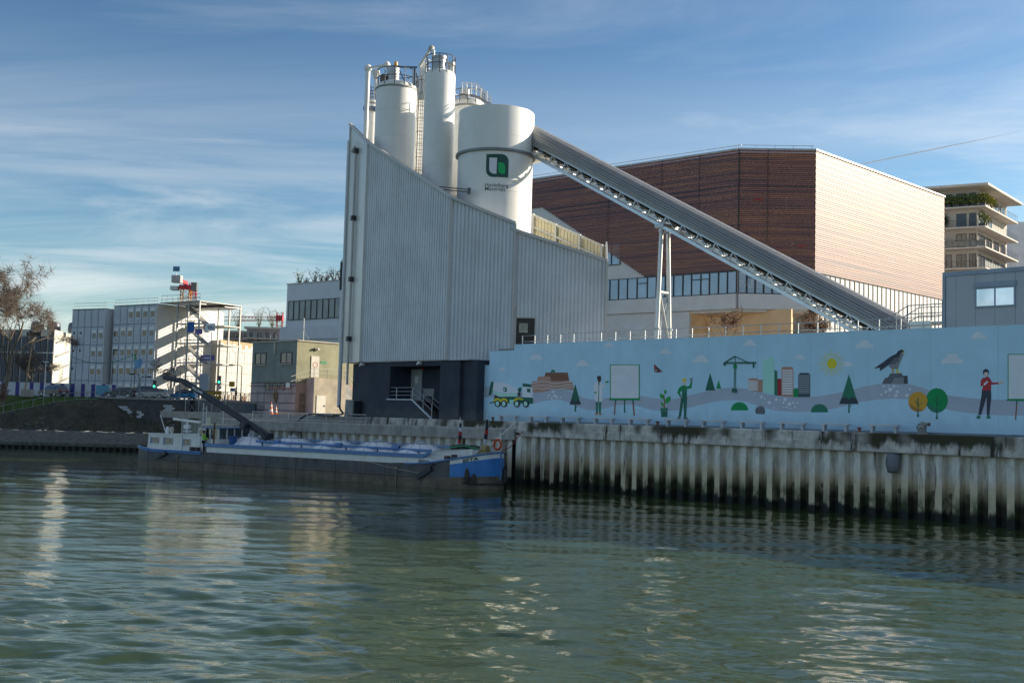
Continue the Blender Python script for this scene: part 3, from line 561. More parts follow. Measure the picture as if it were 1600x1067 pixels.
# filling pipes over the left silos
fp = thing('filling_pipe', 'white filling pipe with ball elbows rising at the left of the silos', 'pipe', (*atY(574, 200, 112)[:2], 24), 0)
p0 = atY(573, 225, 112); p1 = atY(575, 107, 112); p2 = atY(604.5, 101.5, 110); p3 = atY(587, 117, 111.5); p4 = atY(587, 140, 111.5)
b = MB(); b.tube((p1[0], p1[1], 24), p1, .24, n=14); b.build('riser', M_silo, fp, smooth=True)
b = MB(); b.tube(p1, p2, .13, n=10); b.build('cross_pipe', M_silo, fp, smooth=True)
for p, r_ in ((p1, .40), (p2, .34)): b = MB(); b.blob(p, r_, 2, 0); b.build('ball_elbow', M_silo, fp, smooth='all')
b = MB(); b.lathe([(.02, -.6), (.16, -.5), (.4, .1), (.4, .4), (.01, .5)], p3, 16); b.tube(p3, (p4[0], p4[1], p4[2] - .3), .15, n=10); b.bar(p1, p3, .1); b.build('hopper', M_silo, fp, smooth=True)
fp2 = thing('filling_pipe', 'curved filling pipe arching over the tall slim silo', 'pipe', (*atY(656, 105, 104.5)[:2], 36), 0)
q0 = atY(655, 104, 105); q1 = atY(671, 79, 104); q2 = atY(674, 76, 104); q3 = atY(677, 80, 103.5); q4 = atY(677, 112, 103.5)
b = MB(); b.path([q0, q1, q2, q3, q4], [.12, .14, .2, .17, .15], 10); b.build('pipe', M_silo, fp2, smooth=True)
b = MB(); b.blob(q2, .3, 2, 0); b.build('elbow', mat('worn_elbow', (.45, .43, .38), .6), fp2, smooth='all')
b = MB(); e0_ = atY(660.5, 106, 105.5); b.box(e0_[0] - .3, e0_[1] - .3, 35.5, e0_[0] + .35, e0_[1] + .3, float(e0_[2]) + .5); b.build('dust_box', M_silo, fp2)
# walkway from the rear silo to the logo silo
wk = thing('walkway', 'sloping railed walkway behind the logo silo top', 'walkway', (c4[0] + 2, c4[1] - 1.5, z4 - 1), 0)
W0 = atY(722, 148, 106.5); W1 = atY(744, 150, 105); W2 = atY(768, 165, 103)
b = MB(); b.bar(W0, W1, .7, .08); b.bar(W1, W2, .7, .08); b.build('deck', M_rail, wk)
b = MB()
for o_ in (-.35, .35):
    for h in (.55, 1.1): b.path([W0 + [0, o_, h], W1 + [0, o_, h], W2 + [0, o_, h * .55]], .035, 5)
    for f_ in (0, .33, .66, 1): p = W0 + (W1 - W0) * f_ + [0, o_, 0]; b.tube(p, p + [0, 0, 1.1], .035, n=5)
    for f_ in (.3, .7): p = W1 + (W2 - W1) * f_ + [0, o_, 0]; b.tube(p, p + [0, 0, 1.0], .035, n=5)
b.build('railing', mat('bright_galvanised', (.6, .6, .58), .35, .5), wk)
# stay between the building and the logo silo
b = MB(); pz = atY(733, 296.5, 97.5); pl = atY(686, 292, 98)
for dz in (0, .22): b.tube((pl[0], pl[1], pl[2] - dz), (pz[0], pz[1], pz[2] - dz), .05)
b.box(pz[0] - .15, pz[1] - .1, pz[2] - .4, pz[0] + .15, pz[1] + .15, pz[2] + .15); b.build('stay_bracket', M_rail, s5)
# ================================================================== conveyor
cv = qthing('conveyor', 'long inclined grey covered conveyor running from the logo silo down to the terrace', 'conveyor', 8, 9, TZ)
tc0 = 8.0; Wd = 2.0
def cvp(px, py): return Q.at(px, py, tc0)
xa, za = cvp(819.6, 217); xb, zb = cvp(1379.4, 517)              # lower edge of the cover
sl_ = (zb - za) / (xb - xa)
xe = Q.at(1438, 512, tc0)[0]
def cz(x): return za + sl_ * (x - xa)
Lx0, Lx1 = xa - .12, xe
M_cov = mat('grey_conveyor_cover', (.30, .30, .30), .42, .1, var=.1, scale=.6, streak=.15, dirt=(.13, .13, .13))
M_rib = mat('cover_joint', (.05, .055, .06), .5)
prof = [(0, 0), (-.02, .42), (.08, .86), (.36, 1.22), (.85, 1.42), (1.4, 1.44), (1.95, 1.2), (2.2, .8), (2.2, 0)]
pn_ = [(y, z) for y, z in prof]
# each cover strip is a part; joints are recessed between them
strip = [(0, 1), (1, 2), (2, 3), (3, 4), (4, 5), (5, 6), (6, 7), (7, 8)]
for i0, i1 in strip:
    (y0, z0), (y1, z1) = pn_[i0], pn_[i1]; sub = 2 if i0 < 5 else 1
    for k in range(sub):
        a0, a1 = k / sub + .03, (k + 1) / sub - .05; ya, yb_ = y0 + (y1 - y0) * a0, y0 + (y1 - y0) * a1; zA_, zB_ = z0 + (z1 - z0) * a0, z0 + (z1 - z0) * a1
        b = MB(Q); nv = Vector((0, -(z1 - z0), (y1 - y0))).normalized() * .05
        P_ = []
        for x in (Lx0, Lx1):
            for yy, zz_ in ((ya, zA_), (yb_, zB_)): P_.append((x, tc0 + yy, cz(x) + zz_))
        Pn = [(p[0], p[1] + nv[1], p[2] + nv[2]) for p in P_]
        b.add(P_ + Pn, [(0, 1, 3, 2), (4, 6, 7, 5), (0, 4, 5, 1), (2, 3, 7, 6), (0, 2, 6, 4), (1, 5, 7, 3)]); b.build('cover_strip', M_cov, cv)
b = MB(Q); b.grid([[(x, tc0 + y + .02, cz(x) + z - .03) for y, z in pn_] for x in (Lx0 + .02, Lx1 - .02)]); b.build('cover_lining', M_rib, cv)
b = MB(Q)
for x in (Lx0, Lx1): b = MB(Q); b.prism([(x, tc0 + y * .97 + .03, cz(x) + z * .97) for y, z in pn_], (.04, 0, 0)); b.build('end_plate', M_cov, cv)
# truss under the cover
dep = 1.12
b = MB(Q)
for yy in (.08, 2.05):
    b.bar((xa - .5, tc0 + yy, cz(xa - .5) - dep), (xe - 2.2, tc0 + yy, cz(xe - 2.2) - dep), .20, .26)
b.build('bottom_chord', mat('bright_steel', (.58, .62, .66), .35, .5), cv)
b = MB(Q)
for yy in (.08, 2.05): b.bar((xa - .5, tc0 + yy, cz(xa - .5) - .12), (xe - .6, tc0 + yy, cz(xe - .6) - .12), .14, .16)
b.build('top_chord', M_steel, cv)
npan = 22; stp = (xe - 2.4 - xa) / npan
for i in range(npan + 1):
    x = xa + i * stp; b = MB(Q)
    for yy in (.08, 2.05):
        b.bar((x + .35, tc0 + yy, cz(x + .35) - .15), (x - .12, tc0 + yy, cz(x - .12) - dep), .11)
        if i < npan: b.bar((x + .35, tc0 + yy, cz(x + .35) - .15), (x + stp - .12, tc0 + yy, cz(x + stp - .12) - dep), .06)
    b.bar((x, tc0 + .1, cz(x) - dep), (x, tc0 + 2.05, cz(x) - dep), .09); b.build('web_member', M_steel, cv)
b = MB(Q); b.bar((xa, tc0 + 1.15, cz(xa) - .55), (xe - 1.5, tc0 + 1.15, cz(xe - 1.5) - .55), 1.15, .10); b.build('belt', mat('belt_tan', (.30, .25, .18), .8, var=.4, scale=2), cv)
b = MB(Q); b.bar((xa, tc0 + 1.9, cz(xa) - .45), (xe - 1.5, tc0 + 1.9, cz(xe - 1.5) - .45), .05, .45); b.build('side_board', mat('pale_side_board', (.52, .47, .38), .7, var=.45, scale=.6), cv)
for i in range(44):
    x = xa + .4 + i * stp / 2; b = MB(Q); b.tube((x, tc0 + .55, cz(x) - .70), (x, tc0 + 1.75, cz(x) - .70), .07, n=6); b.build('idler', M_dsteel, cv)
# head box at the silo
b = MB(Q); b.box(xa - .9, tc0 + .05, cz(xa) - 1.1, xa - .15, tc0 + 2.1, cz(xa) - .02); b.build('head_box', mat('pale_head_box', (.60, .66, .72), .4), cv)
b = MB(Q); b.box(xa - 1.6, tc0 - .2, cz(xa) - 1.75, xa + 2.2, tc0 + 2.4, cz(xa) - 1.6); b.build('head_platform', M_silo, cv)
# trestle
tx, tz = Q.at(1037, 345, tc0 + .5); b = MB(Q)
lt, lb = tx, TZ
for i, (y0_, y1_) in enumerate(((.25, -.20), (1.10, 1.55))):
    b = MB(Q); b.path([(tx, tc0 + y1_, TZ), (tx, tc0 + y0_, tz - .55)], [.19, .17], 12); b.build('leg', mat('bright_galvanised', (.6, .6, .58)), cv, smooth=True)
    b = MB(Q); b.lathe([(.28, 0), (.28, .12)], (tx, tc0 + y1_ * .84 + y0_ * .16, TZ + 1.6), 12); b.lathe([(.26, 0), (.26, .12)], (tx, tc0 + y0_, tz - 1.0), 12); b.build('flange', M_steel, cv)
zc_ = TZ + (tz - TZ) * .44; b = MB(Q); b.tube((tx, tc0 + .05, zc_), (tx, tc0 + 1.32, zc_), .13); b.build('cross_bar', MATS['bright_galvanised'], cv)
for q0_, q1_, o_ in ((-.12, 1.3, -.06), (1.48, .05, .06)):
    b = MB(Q); b.tube((tx + o_, tc0 + q0_, TZ + .4), (tx + o_, tc0 + q1_, zc_), .09); b.build('brace', M_steel, cv)
b = MB(Q); b.box(tx - .45, tc0 - .1, tz - .62, tx + .45, tc0 + 2.1, tz - .35); b.build('saddle', M_steel, cv)
# ================================================================== painted wall
TW = 2.2
mw = qthing('mural_wall', 'long pale blue wall painted with a frieze of hills, figures, trees and city', 'mural wall', 14, TW + .15, QZ)
M_blue = mat('mural_sky_blue', (.55, .80, .96), .7, var=.06, scale=.5, streak=.14, dirt=(.40, .52, .60), splash=QZ + .35)
sA, sB, sC = Q.at(742, 610, TW)[0], Q.at(765, 560, TW)[0], Q.at(803, 560, TW)[0]
zS1, zS2, zS3 = Q.at(755, 570.5, TW)[1], Q.at(785, 548, TW)[1], 11.28
b = MB(Q); b.prism([(sA, TW, QZ - .06), (47, TW, QZ - .06), (47, TW, zS3), (sC, TW, zS3), (sC, TW, zS2), (sB, TW, zS2), (sB, TW, zS1), (sA, TW, zS1)], (0, .35, 0)); b.build('wall_face', M_blue, mw)
b = MB(Q); b.box(sC, TW - .01, zS3, 47, TW + .37, zS3 + .06); b.build('coping', mat('mural_coping', (.56, .78, .94), .6), mw)
b = MB(Q); b.box(-1.1, 1.01, QZ - .03, 47, TW - .01, QZ + .12); b.build('footing', mat('footing_blue_grey', (.19, .25, .31), .8, var=.15), mw)
for i in range(13):
    x = -5.2 + 4.05 * i; b = MB(Q); b.box(x - .011, TW - .0012, QZ + .1, x + .011, TW + .01, zS3 - .02 if x > sC else zS2 - .02); b.build('panel_joint', mat('mural_joint', (.40, .57, .72), .8), mw)
LAY = [0]
PC = {}
def pc(key):
    pal = dict(hill=(.50, .54, .64), white=(.84, .86, .90), cloud=(.80, .86, .93), dg=(0.019, 0.155, 0.101), dg2=(0.031, 0.217, 0.132), green=(0.031, 0.403, 0.078), g2=(0.000, 0.310, 0.093), lg=(0.512, 0.860, 0.728), mint=(0.465, 0.860, 0.744), terra=(0.558, 0.310, 0.232),
               terra2=(0.264, 0.116, 0.070), red=(0.527, 0.046, 0.054), black=(0.031, 0.043, 0.062), yellow=(0.860, 0.698, 0.031), orange=(0.775, 0.388, 0.046), orange2=(0.527, 0.232, 0.046), skin=(0.860, 0.651, 0.558), skin2=(0.093, 0.043, 0.028), grey=(0.155, 0.163, 0.186), grey2=(0.295, 0.295, 0.326), grey3=(0.078, 0.078, 0.093),
               brown=(0.341, 0.124, 0.046), stripe=(0.070, 0.101, 0.124), sun=(0.853, 0.713, 0.031), rock=(0.698, 0.775, 0.860), dred=(0.419, 0.031, 0.046), dgrey=(0.054, 0.062, 0.085), navy=(0.046, 0.062, 0.078))
    if key not in PC: PC[key] = mat('paint_' + key, pal[key], .7, var=.05, scale=1.2)
    return PC[key]
class Art:                                                  # painted motif: outlines in photo pixels, laid on the wall as thin coats
    def __init__(s, name): s.name = name; s.b = MB(Q); s.keys = []; s.k = 0; LAY[0] += 1; s.base = .0015 if 'hills' in name else .006 + .0006 * (LAY[0] % 5)
    def poly(s, key, pts, lift=None):
        if key not in s.keys: s.keys.append(key)
        s.b.m = s.keys.index(key); s.k += 1; t = TW - s.base - (0 if 'hills' in s.name else .003 * s.k)
        P_ = [Q.at(px, py, TW) for px, py in pts]; a = [Vector((x, t, z)) for x, z in P_]
        n = len(a); tr = [tuple(q) for q in tessellate_polygon([a])]; back_ = [Vector((p.x, TW - .0005, p.z)) for p in a]
        s.b.add(a + back_, tr + [(i, (i + 1) % n, n + (i + 1) % n, n + i) for i in range(n)]); return s
    def line(s, key, pts, w):
        for (x0, y0), (x1, y1) in zip(pts[:-1], pts[1:]):
            L = math.hypot(x1 - x0, y1 - y0) or 1; nx, ny = -(y1 - y0) / L * w / 2, (x1 - x0) / L * w / 2
            k = s.k; s.poly(key, [(x0 + nx, y0 + ny), (x1 + nx, y1 + ny), (x1 - nx, y1 - ny), (x0 - nx, y0 - ny)]); s.k = k
        s.k += 1; return s
    def done(s): return s.b.build(s.name, [pc(k) for k in s.keys], mw)
def Z1(pts): return [(740 + x / 5, 510 + y / 5) for x, y in pts]
def Z2(pts): return [(1000 + x / 5, 510 + y / 5) for x, y in pts]
def Z3(pts): return [(1280 + x / 5, 500 + y / 5) for x, y in pts]
def scal(c, rx, ry, n, bump, a0=0, a1=360, m=4):            # scalloped outline
    o = []
    for i in range(n):
        for j in range(m):
            t = a0 + (a1 - a0) * (i + j / m) / n; k = 1 + bump * math.sin(math.pi * j / m); o.append((c[0] + rx * k * math.cos(R(t)), c[1] + ry * k * math.sin(R(t))))
    if a1 - a0 < 359: o.append((c[0] + rx * math.cos(R(a1)), c[1] + ry * math.sin(R(a1))))
    return o
# the long grey hill band
top = [(742, 606), (752, 604.5), (766, 604), (790, 608), (815, 613), (832, 615), (850, 610), (866, 607.5), (882, 608), (896, 614), (910, 621), (925, 624), (940, 623), (960, 620), (985, 617.5), (1000, 618), (1016, 621), (1035, 624), (1056, 623), (1080, 617), (1100, 612), (1125, 607), (1145, 605.5), (1165, 607), (1190, 613), (1215, 619), (1245, 621), (1275, 619.5), (1300, 616), (1325, 610), (1350, 604), (1372, 600), (1395, 599.5), (1420, 600), (1440, 605), (1460, 612), (1480, 617), (1510, 621.5), (1545, 624), (1580, 624.5), (1640, 625)]
bot = [(1640, 649), (1580, 649), (1545, 648), (1510, 645), (1485, 641), (1460, 634), (1440, 627), (1420, 623.5), (1395, 622.5), (1372, 624), (1345, 628), (1320, 634), (1300, 639), (1275, 642), (1245, 643.5), (1215, 642), (1190, 636), (1165, 627), (1145, 625), (1125, 626), (1100, 631), (1080, 636), (1056, 641), (1035, 642.5), (1016, 640), (1000, 635), (985, 632), (965, 633), (945, 638), (930, 641), (915, 640), (900, 635), (885, 627), (870, 624), (850, 626), (832, 631), (815, 630), (790, 624), (766, 620), (752, 622), (742, 625)]
a = Art('painted_hills'); 
for i in range(len(top) - 1):                               # quads between matching stretches
    pass
a.poly('hill', top + bot); a.done()
def cloud_art(cx, cy, w):
    h = w * .45; pts = [(cx - w / 2, cy)] + [(cx - w * .42, cy - h * .45), (cx - w * .30, cy - h * .50), (cx - w * .24, cy - h * .80), (cx - w * .10, cy - h), (cx + w * .02, cy - h * .85), (cx + w * .10, cy - h * 1.0), (cx + w * .22, cy - h * .85), (cx + w * .28, cy - h * .5), (cx + w * .42, cy - h * .42), (cx + w / 2, cy)]
    Art('painted_cloud').poly('cloud', pts).done()
for c_ in ((785, 579, 13), (838, 562, 21), (910, 572, 22), (952, 542, 17), (1039.6, 553, 19), (1095, 566, 26), (1171.5, 540.5, 21), (1249, 561, 17), (1324, 572.5, 18), (1351, 544, 29), (1488, 568, 36), (1529, 529.5, 26)): cloud_art(*c_)
# mixer lorry
a = Art('painted_mixer_lorry')
a.poly('dg', Z1([(160, 552), (465, 552), (465, 602), (160, 596)])); a.poly('black', Z1([(165, 530), (200, 545), (350, 550), (350, 556), (165, 556)]))
a.poly('white', Z1([(148, 448), (165, 438), (235, 436), (345, 490), (350, 545), (205, 550), (160, 530), (146, 500)])); a.poly('lg', Z1([(146, 500), (230, 520), (350, 520), (350, 547), (205, 550), (160, 530)]))
a.poly('dg', Z1([(138, 432), (158, 432), (150, 500), (135, 538), (118, 535), (128, 480)])); a.poly('dg', Z1([(355, 478), (375, 476), (372, 510), (355, 516), (346, 495)])); a.poly('black', Z1([(345, 515), (365, 515), (368, 545), (345, 545)]))
a.poly('dg2', Z1([(233, 474), (258, 476), (262, 508), (236, 510)])); a.poly('white', Z1([(240, 482), (247, 482), (246, 504), (240, 502)]))
a.poly('white', Z1([(386, 470), (462, 475), (466, 556), (386, 552)])); a.poly('dg', Z1([(386, 444), (450, 452), (454, 474), (386, 470)])); a.poly('dg', Z1([(420, 484), (446, 486), (446, 516), (420, 512)]))
for x in (187, 239): a.poly('yellow', Z1(scal((x, 590), 30, 30, 6, 0, 180, 360)))
a.poly('yellow', Z1([(316, 590), (322, 566), (345, 556), (390, 566), (388, 574), (350, 568), (330, 580)])); a.poly('mint', Z1([(285, 572), (318, 572), (312, 604), (285, 604)]))
a.line('dg', Z1([(130, 597), (165, 588)]), 1.6)
for x, y in ((190, 602), (240, 603), (341, 604), (411, 604)): a.poly('black', Z1(scal((x, y), 23, 27, 12, 0))); a.poly('lg', Z1(scal((x, y), 14, 19, 12, 0)))
a.done()
a = Art('painted_quarry'); a.poly('dg2', Z1(scal((620, 358), 17, 20, 8, .05, 180, 360))); a.poly('terra2', Z1([(562, 360), (735, 360), (748, 426), (545, 426)]))
a.poly('terra', Z1([(505, 390), (598, 390), (608, 426), (770, 428), (785, 500), (700, 488), (620, 492), (540, 512), (468, 518), (452, 500), (458, 428), (496, 428)]))
for k, y in enumerate((444, 468, 490)): a.line('white', Z1([(460, y), (500, y - 8), (545, y - 16 + k * 8), (580, y - 10), (630, y + 2), (690, y - 4), (730, y - 14), (770, y - 12)]), .7)
a.done()
def stones(pts, name='painted_stones'):
    a = Art(name)
    for x, y, r_ in pts:
        n = random.randint(4, 6); t0 = random.uniform(0, 90); k = a.k; a.poly('white', [(x + r_ * random.uniform(.7, 1.15) * math.cos(R(t0 + 360 * i / n)), y + r_ * random.uniform(.7, 1.15) * math.sin(R(t0 + 360 * i / n))) for i in range(n)]); a.k = k
    a.done()
stones([(748, 616, 2.4), (755, 609, 1.8), (756, 614, 1.5), (751, 620, 1.7), (745, 621, 1.2), (757, 622, 1.2)])
stones([(864, 612, 3), (858, 617, 2.2), (866, 618, 2.4), (870, 620, 2.6), (862, 622, 1.8), (876, 621, 2), (856, 621, 1.4)])
stones([(1190, 619.5, 3.4), (1202.5, 629, 3.2), (1213, 624.5, 3), (1227, 624, 3.4), (1234, 631, 3.6), (1195, 623, 1.8), (1179, 615, 1.5), (1224, 629, 2), (1239, 629, 2), (1246.5, 629.5, 2), (1242, 636, 2), (1229, 636, 2), (1209.5, 636.5, 1.6), (1235, 638, 1.3), (1193, 628.5, 1.2), (1219, 625, 1.2), (1224, 636, 1.2)])
stones([(1381, 603.5, 2.2), (1397, 603, 2.6), (1403, 604, 1.6), (1391, 608.5, 4), (1384, 612, 2.8), (1402, 612, 2.6), (1377, 616.5, 2), (1400, 618, 4), (1417, 617.5, 3.6), (1422, 608, 2.6), (1389, 618, 1.6), (1409, 617.5, 1.2), (1388, 602, 1.2)])
def conifer(x, yt, yb, hw, key, trunk=None, skirt=None):
    a = Art('painted_conifer'); n = 9; L = [(x, yt)]; Rr = []
    for i in range(1, n + 1):
        f_ = i / n; y = yt + (yb - yt) * f_; L.append((x - hw * f_, y)); L.append((x - hw * f_ * .88, y)) if i < n else 0; Rr.append((x + hw * f_, y)); Rr.append((x + hw * f_ * .88, y)) if i < n else 0
    if trunk: a.poly('dg', [(x - .9, yb - 1), (x + .9, yb - 1), (x + 1.2, trunk), (x - 1.2, trunk)]); a.line('dg', [(x, yb + 6), (x + 4, yb + 1)], .8)
    a.poly(key, L + Rr[::-1])
    if skirt: f_ = .80; y = yt + (yb - yt) * f_; a.poly(skirt, [(x - hw * f_, y + 1), (x - hw * .4, y - 2), (x, y + 2), (x + hw * .4, y - 2), (x + hw * f_, y + 1), (x + hw, yb), (x - hw, yb)])
    a.done()
conifer(899, 600, 632, 9, 'dg', 643, 'navy'); conifer(1109.8, 582.6, 610, 8.2, 'dg'); conifer(1123, 594, 607, 4, 'g2'); conifer(1326.5, 585, 631, 15, 'dg2', 645, 'navy')
# scientist
a = Art('painted_scientist'); a.poly('dg2', Z1([(955, 580), (975, 580), (970, 675), (956, 675)])); a.poly('dg2', Z1([(978, 580), (998, 580), (994, 675), (980, 675)]))
a.poly('orange2', Z1([(950, 678), (972, 672), (972, 690), (950, 690)])); a.poly('orange2', Z1([(980, 672), (1000, 680), (1000, 690), (980, 690)]))
a.poly('dg2', Z1([(968, 430), (996, 430), (990, 590), (972, 590)])); a.poly('white', Z1([(952, 438), (974, 430), (978, 470), (974, 590), (955, 585), (945, 560), (950, 520), (940, 505), (944, 460)]))
a.poly('white', Z1([(988, 432), (1004, 440), (1015, 472), (1030, 440), (1036, 447), (1022, 486), (1008, 480), (1010, 560), (1004, 585), (982, 592), (982, 480)])); a.poly('skin2', Z1([(970, 390), (994, 388), (997, 415), (988, 432), (975, 430), (968, 410)])); a.poly('black', Z1([(968, 388), (994, 385), (994, 396), (975, 398), (972, 415), (967, 408)]))
a.poly('green', Z1([(945, 510), (955, 508), (964, 520), (950, 526)])); a.poly('green', Z1([(1030, 428), (1055, 426), (1050, 438), (1034, 440)])); a.line('white', Z1([(1042, 412), (1042, 428)]), .8); a.done()
def easel(x0, x1, yt, yb, legs):
    a = Art('painted_easel')
    for (xa_, ya_), (xb_, yb_) in legs: a.line('dg', [(xa_, ya_), (xa_ + (xb_ - xa_) * .25, ya_ + (yb_ - ya_) * .25)], 2); a.line('brown' if abs(xa_ - xb_) > .6 else 'dg', [(xa_ + (xb_ - xa_) * .25, ya_ + (yb_ - ya_) * .25), (xb_, yb_)], 1.8)
    a.poly('g2', [(x0, yt), (x1, yt), (x1, yb), (x0, yb)]); a.poly('white', [(x0 + 1.3, yt + 1.2), (x1 - 1.2, yt + 1.2), (x1 - 1.2, yb - 2), (x0 + 1.3, yb - 2)]); a.line('g2', [(x0 - 1.5, yb), (x1 + .6, yb)], 2.2); a.done()
easel(953.5, 999.5, 569.3, 624, (((962, 624), (960, 648)), ((976, 624), (976, 645)), ((989, 624), (991, 649))))
easel(1574.8, 1640, 553, 625, (((1589, 625), (1586.8, 656)), ((1632, 625), (1634, 657))))
a = Art('painted_butterfly'); a.poly('black', Z1([(1410, 292), (1476, 354), (1440, 360), (1412, 356)])); a.poly('red', Z1([(1412, 300), (1436, 326), (1416, 332)])); a.poly('red', Z1([(1442, 334), (1470, 353), (1446, 352)])); a.poly('terra', Z1([(1416, 336), (1432, 334), (1438, 352), (1416, 354)])); a.done()
a = Art('painted_potted_plant')
a.line('brown', Z2([(190, 640), (192, 570), (186, 530)]), 1.4); a.line('brown', Z2([(192, 600), (215, 572)]), .9)
for pts in ([(190, 512), (188, 500), (200, 493), (210, 508), (205, 525), (194, 528)], [(156, 545), (155, 528), (170, 524), (184, 540), (186, 568), (168, 564)], [(200, 600), (198, 575), (212, 552), (238, 544), (240, 566), (228, 592)], [(164, 605), (163, 592), (176, 590), (184, 606), (184, 626), (170, 622)]): a.poly('green', Z2(pts))
a.poly('dg2', Z2([(163, 636), (218, 636), (216, 660), (163, 660)])); a.poly('dg', Z2([(166, 662), (215, 662), (212, 706), (168, 706)])); a.done()
a = Art('painted_worker'); a.poly('dg', Z2([(330, 500), (365, 500), (368, 560), (362, 705), (343, 705), (342, 580), (320, 705), (303, 700), (320, 560), (328, 540)]))
a.poly('g2', Z2([(322, 466), (345, 458), (368, 468), (368, 505), (330, 505), (328, 500), (312, 515), (326, 545), (318, 552), (292, 518), (305, 480)])); a.poly('g2', Z2([(366, 470), (388, 464), (398, 430), (408, 433), (402, 482), (372, 486)])); a.poly('dg2', Z2([(330, 475), (336, 462), (342, 462), (342, 498), (354, 498), (360, 462), (366, 468), (366, 520), (328, 520)]))
a.poly('skin', Z2([(335, 424), (358, 424), (358, 448), (350, 460), (340, 458)])); a.poly('yellow', Z2(scal((346, 428), 15, 24, 8, 0, 180, 360))); a.poly('grey2', Z2([(392, 408), (402, 400), (411, 405), (408, 432), (396, 430)])); a.poly('grey2', Z2([(308, 544), (330, 540), (334, 554), (316, 556)]))
a.poly('grey', Z2([(294, 715), (304, 700), (316, 706), (316, 722), (294, 722)])); a.poly('grey', Z2([(342, 702), (360, 706), (374, 716), (374, 724), (342, 724)])); a.done()
# tower crane, city, sun
a = Art('painted_tower_crane'); a.line('dg', Z2([(733, 485), (738, 300)]), .7); a.line('dg', Z2([(748, 485), (750, 300)]), .7); a.line('dg', Z2([(744, 300), (744, 230)]), 1.1)
for i in range(11): a.line('dg', Z2([(734 + i * .4, 480 - i * 16), (749, 466 - i * 16)]), .6)
a.line('dg', Z2([(654, 290), (910, 288)]), .7); a.line('dg', Z2([(680, 280), (905, 278)]), .7)
for i in range(15): a.line('dg', Z2([(660 + i * 17, 289), (668 + i * 17, 279)]), .5)
a.line('dg', Z2([(744, 232), (664, 282)]), .7); a.line('dg', Z2([(744, 232), (845, 280)]), .7); a.poly('g2', Z2([(734, 296), (756, 296), (754, 330), (736, 330)])); a.poly('dg', Z2([(655, 285), (672, 285), (668, 306), (662, 306)])); a.line('dg', Z2([(890, 288), (890, 322)]), 1); a.poly('dg', Z2([(722, 512), (728, 484), (753, 484), (760, 514)])); a.done()
def tower(key, pts, win=None):
    a = Art('painted_tower'); a.poly(key, Z2(pts))
    if win:
        k, x0, x1, y0, y1, n, fill = win
        for i in range(n): y = y0 + (y1 - y0) * i / n; a.poly(k, Z2([(x0, y), (x1, y), (x1, y + (y1 - y0) / n * fill), (x0, y + (y1 - y0) / n * fill)])); a.k -= 1
    a.done()
tower('terra', [(924, 415), (958, 415), (958, 514), (924, 510)]); tower('terra', [(848, 405), (920, 405), (924, 412), (924, 510), (846, 494)], ('white', 848, 922, 424, 504, 5, .6)); tower('dg2', [(1050, 340), (1073, 348), (1073, 540), (1050, 536)])
tower('mint', [(961, 256), (1010, 254), (1012, 240), (1032, 238), (1036, 254), (1050, 256), (1050, 534), (960, 516)], ('lg', 963, 1048, 275, 525, 13, .35)); tower('dred', [(1074, 408), (1104, 408), (1104, 542), (1074, 540)])
tower('g2', [(1199, 490), (1212, 482), (1235, 482), (1247, 492), (1247, 552), (1199, 552)]); tower('terra', [(1105, 330), (1118, 315), (1185, 315), (1199, 330), (1199, 552), (1105, 544)], ('white', 1112, 1193, 340, 536, 10, .62)); tower('stripe', [(1236, 376), (1246, 372), (1246, 362), (1320, 362), (1320, 372), (1329, 372), (1329, 552), (1236, 552)], ('white', 1240, 1325, 384, 530, 10, .22))
a = Art('painted_sun')
for i in range(24):
    t = R(i * 15); r0_, r1_ = 10, 21 if i % 2 == 0 else 17; a.line('sun', [(1299.8 + r0_ * math.cos(t), 568 + r0_ * math.sin(t)), (1299.8 + r1_ * math.cos(t), 568 + r1_ * math.sin(t))], .8); a.k -= 1
a.poly('sun', scal((1299.8, 568), 7.8, 8.3, 18, 0)); a.done()
def bush(cx, yb, w, h, key): Art('painted_bush').poly(key, [(cx - w / 2, yb)] + scal((cx, yb), w / 2, h, 13, .06, 180, 360, 3)).done()
bush(1155.5, 641, 26, 12.5, 'g2'); bush(1280.5, 644, 26, 12.5, 'dg2')
Art('painted_boulder').poly('grey', Z2([(905, 682), (900, 650), (915, 628), (945, 618), (970, 630), (978, 660), (974, 685)])).line('grey2', Z2([(920, 634), (945, 626), (968, 638)]), 1.2).done()
# falcon on a rock
a = Art('painted_falcon'); a.poly('grey', Z3([(490, 498), (515, 452), (538, 448), (556, 416), (648, 416), (652, 434), (690, 434), (692, 498)])); a.poly('grey2', Z3([(560, 498), (590, 452), (660, 450), (662, 498)])); a.poly('grey3', Z3([(668, 440), (690, 434), (692, 498), (664, 498)]))
a.poly('orange', Z3([(568, 380), (582, 382), (580, 412), (570, 412)])); a.poly('yellow', Z3([(600, 382), (612, 384), (620, 408), (650, 414), (608, 414)]))
a.poly('grey2', Z3([(545, 360), (600, 300), (618, 255), (660, 262), (640, 310), (612, 382), (566, 380)])); a.poly('dgrey', Z3([(430, 378), (500, 330), (560, 285), (605, 262), (620, 240), (645, 230), (664, 240), (662, 252), (640, 256), (628, 290), (600, 330), (540, 352), (475, 398), (478, 372)])); a.poly('grey', Z3([(550, 345), (590, 296), (628, 288), (622, 322), (588, 346)])); a.poly('yellow', Z3([(655, 246), (668, 246), (666, 258), (656, 256)])); a.done()
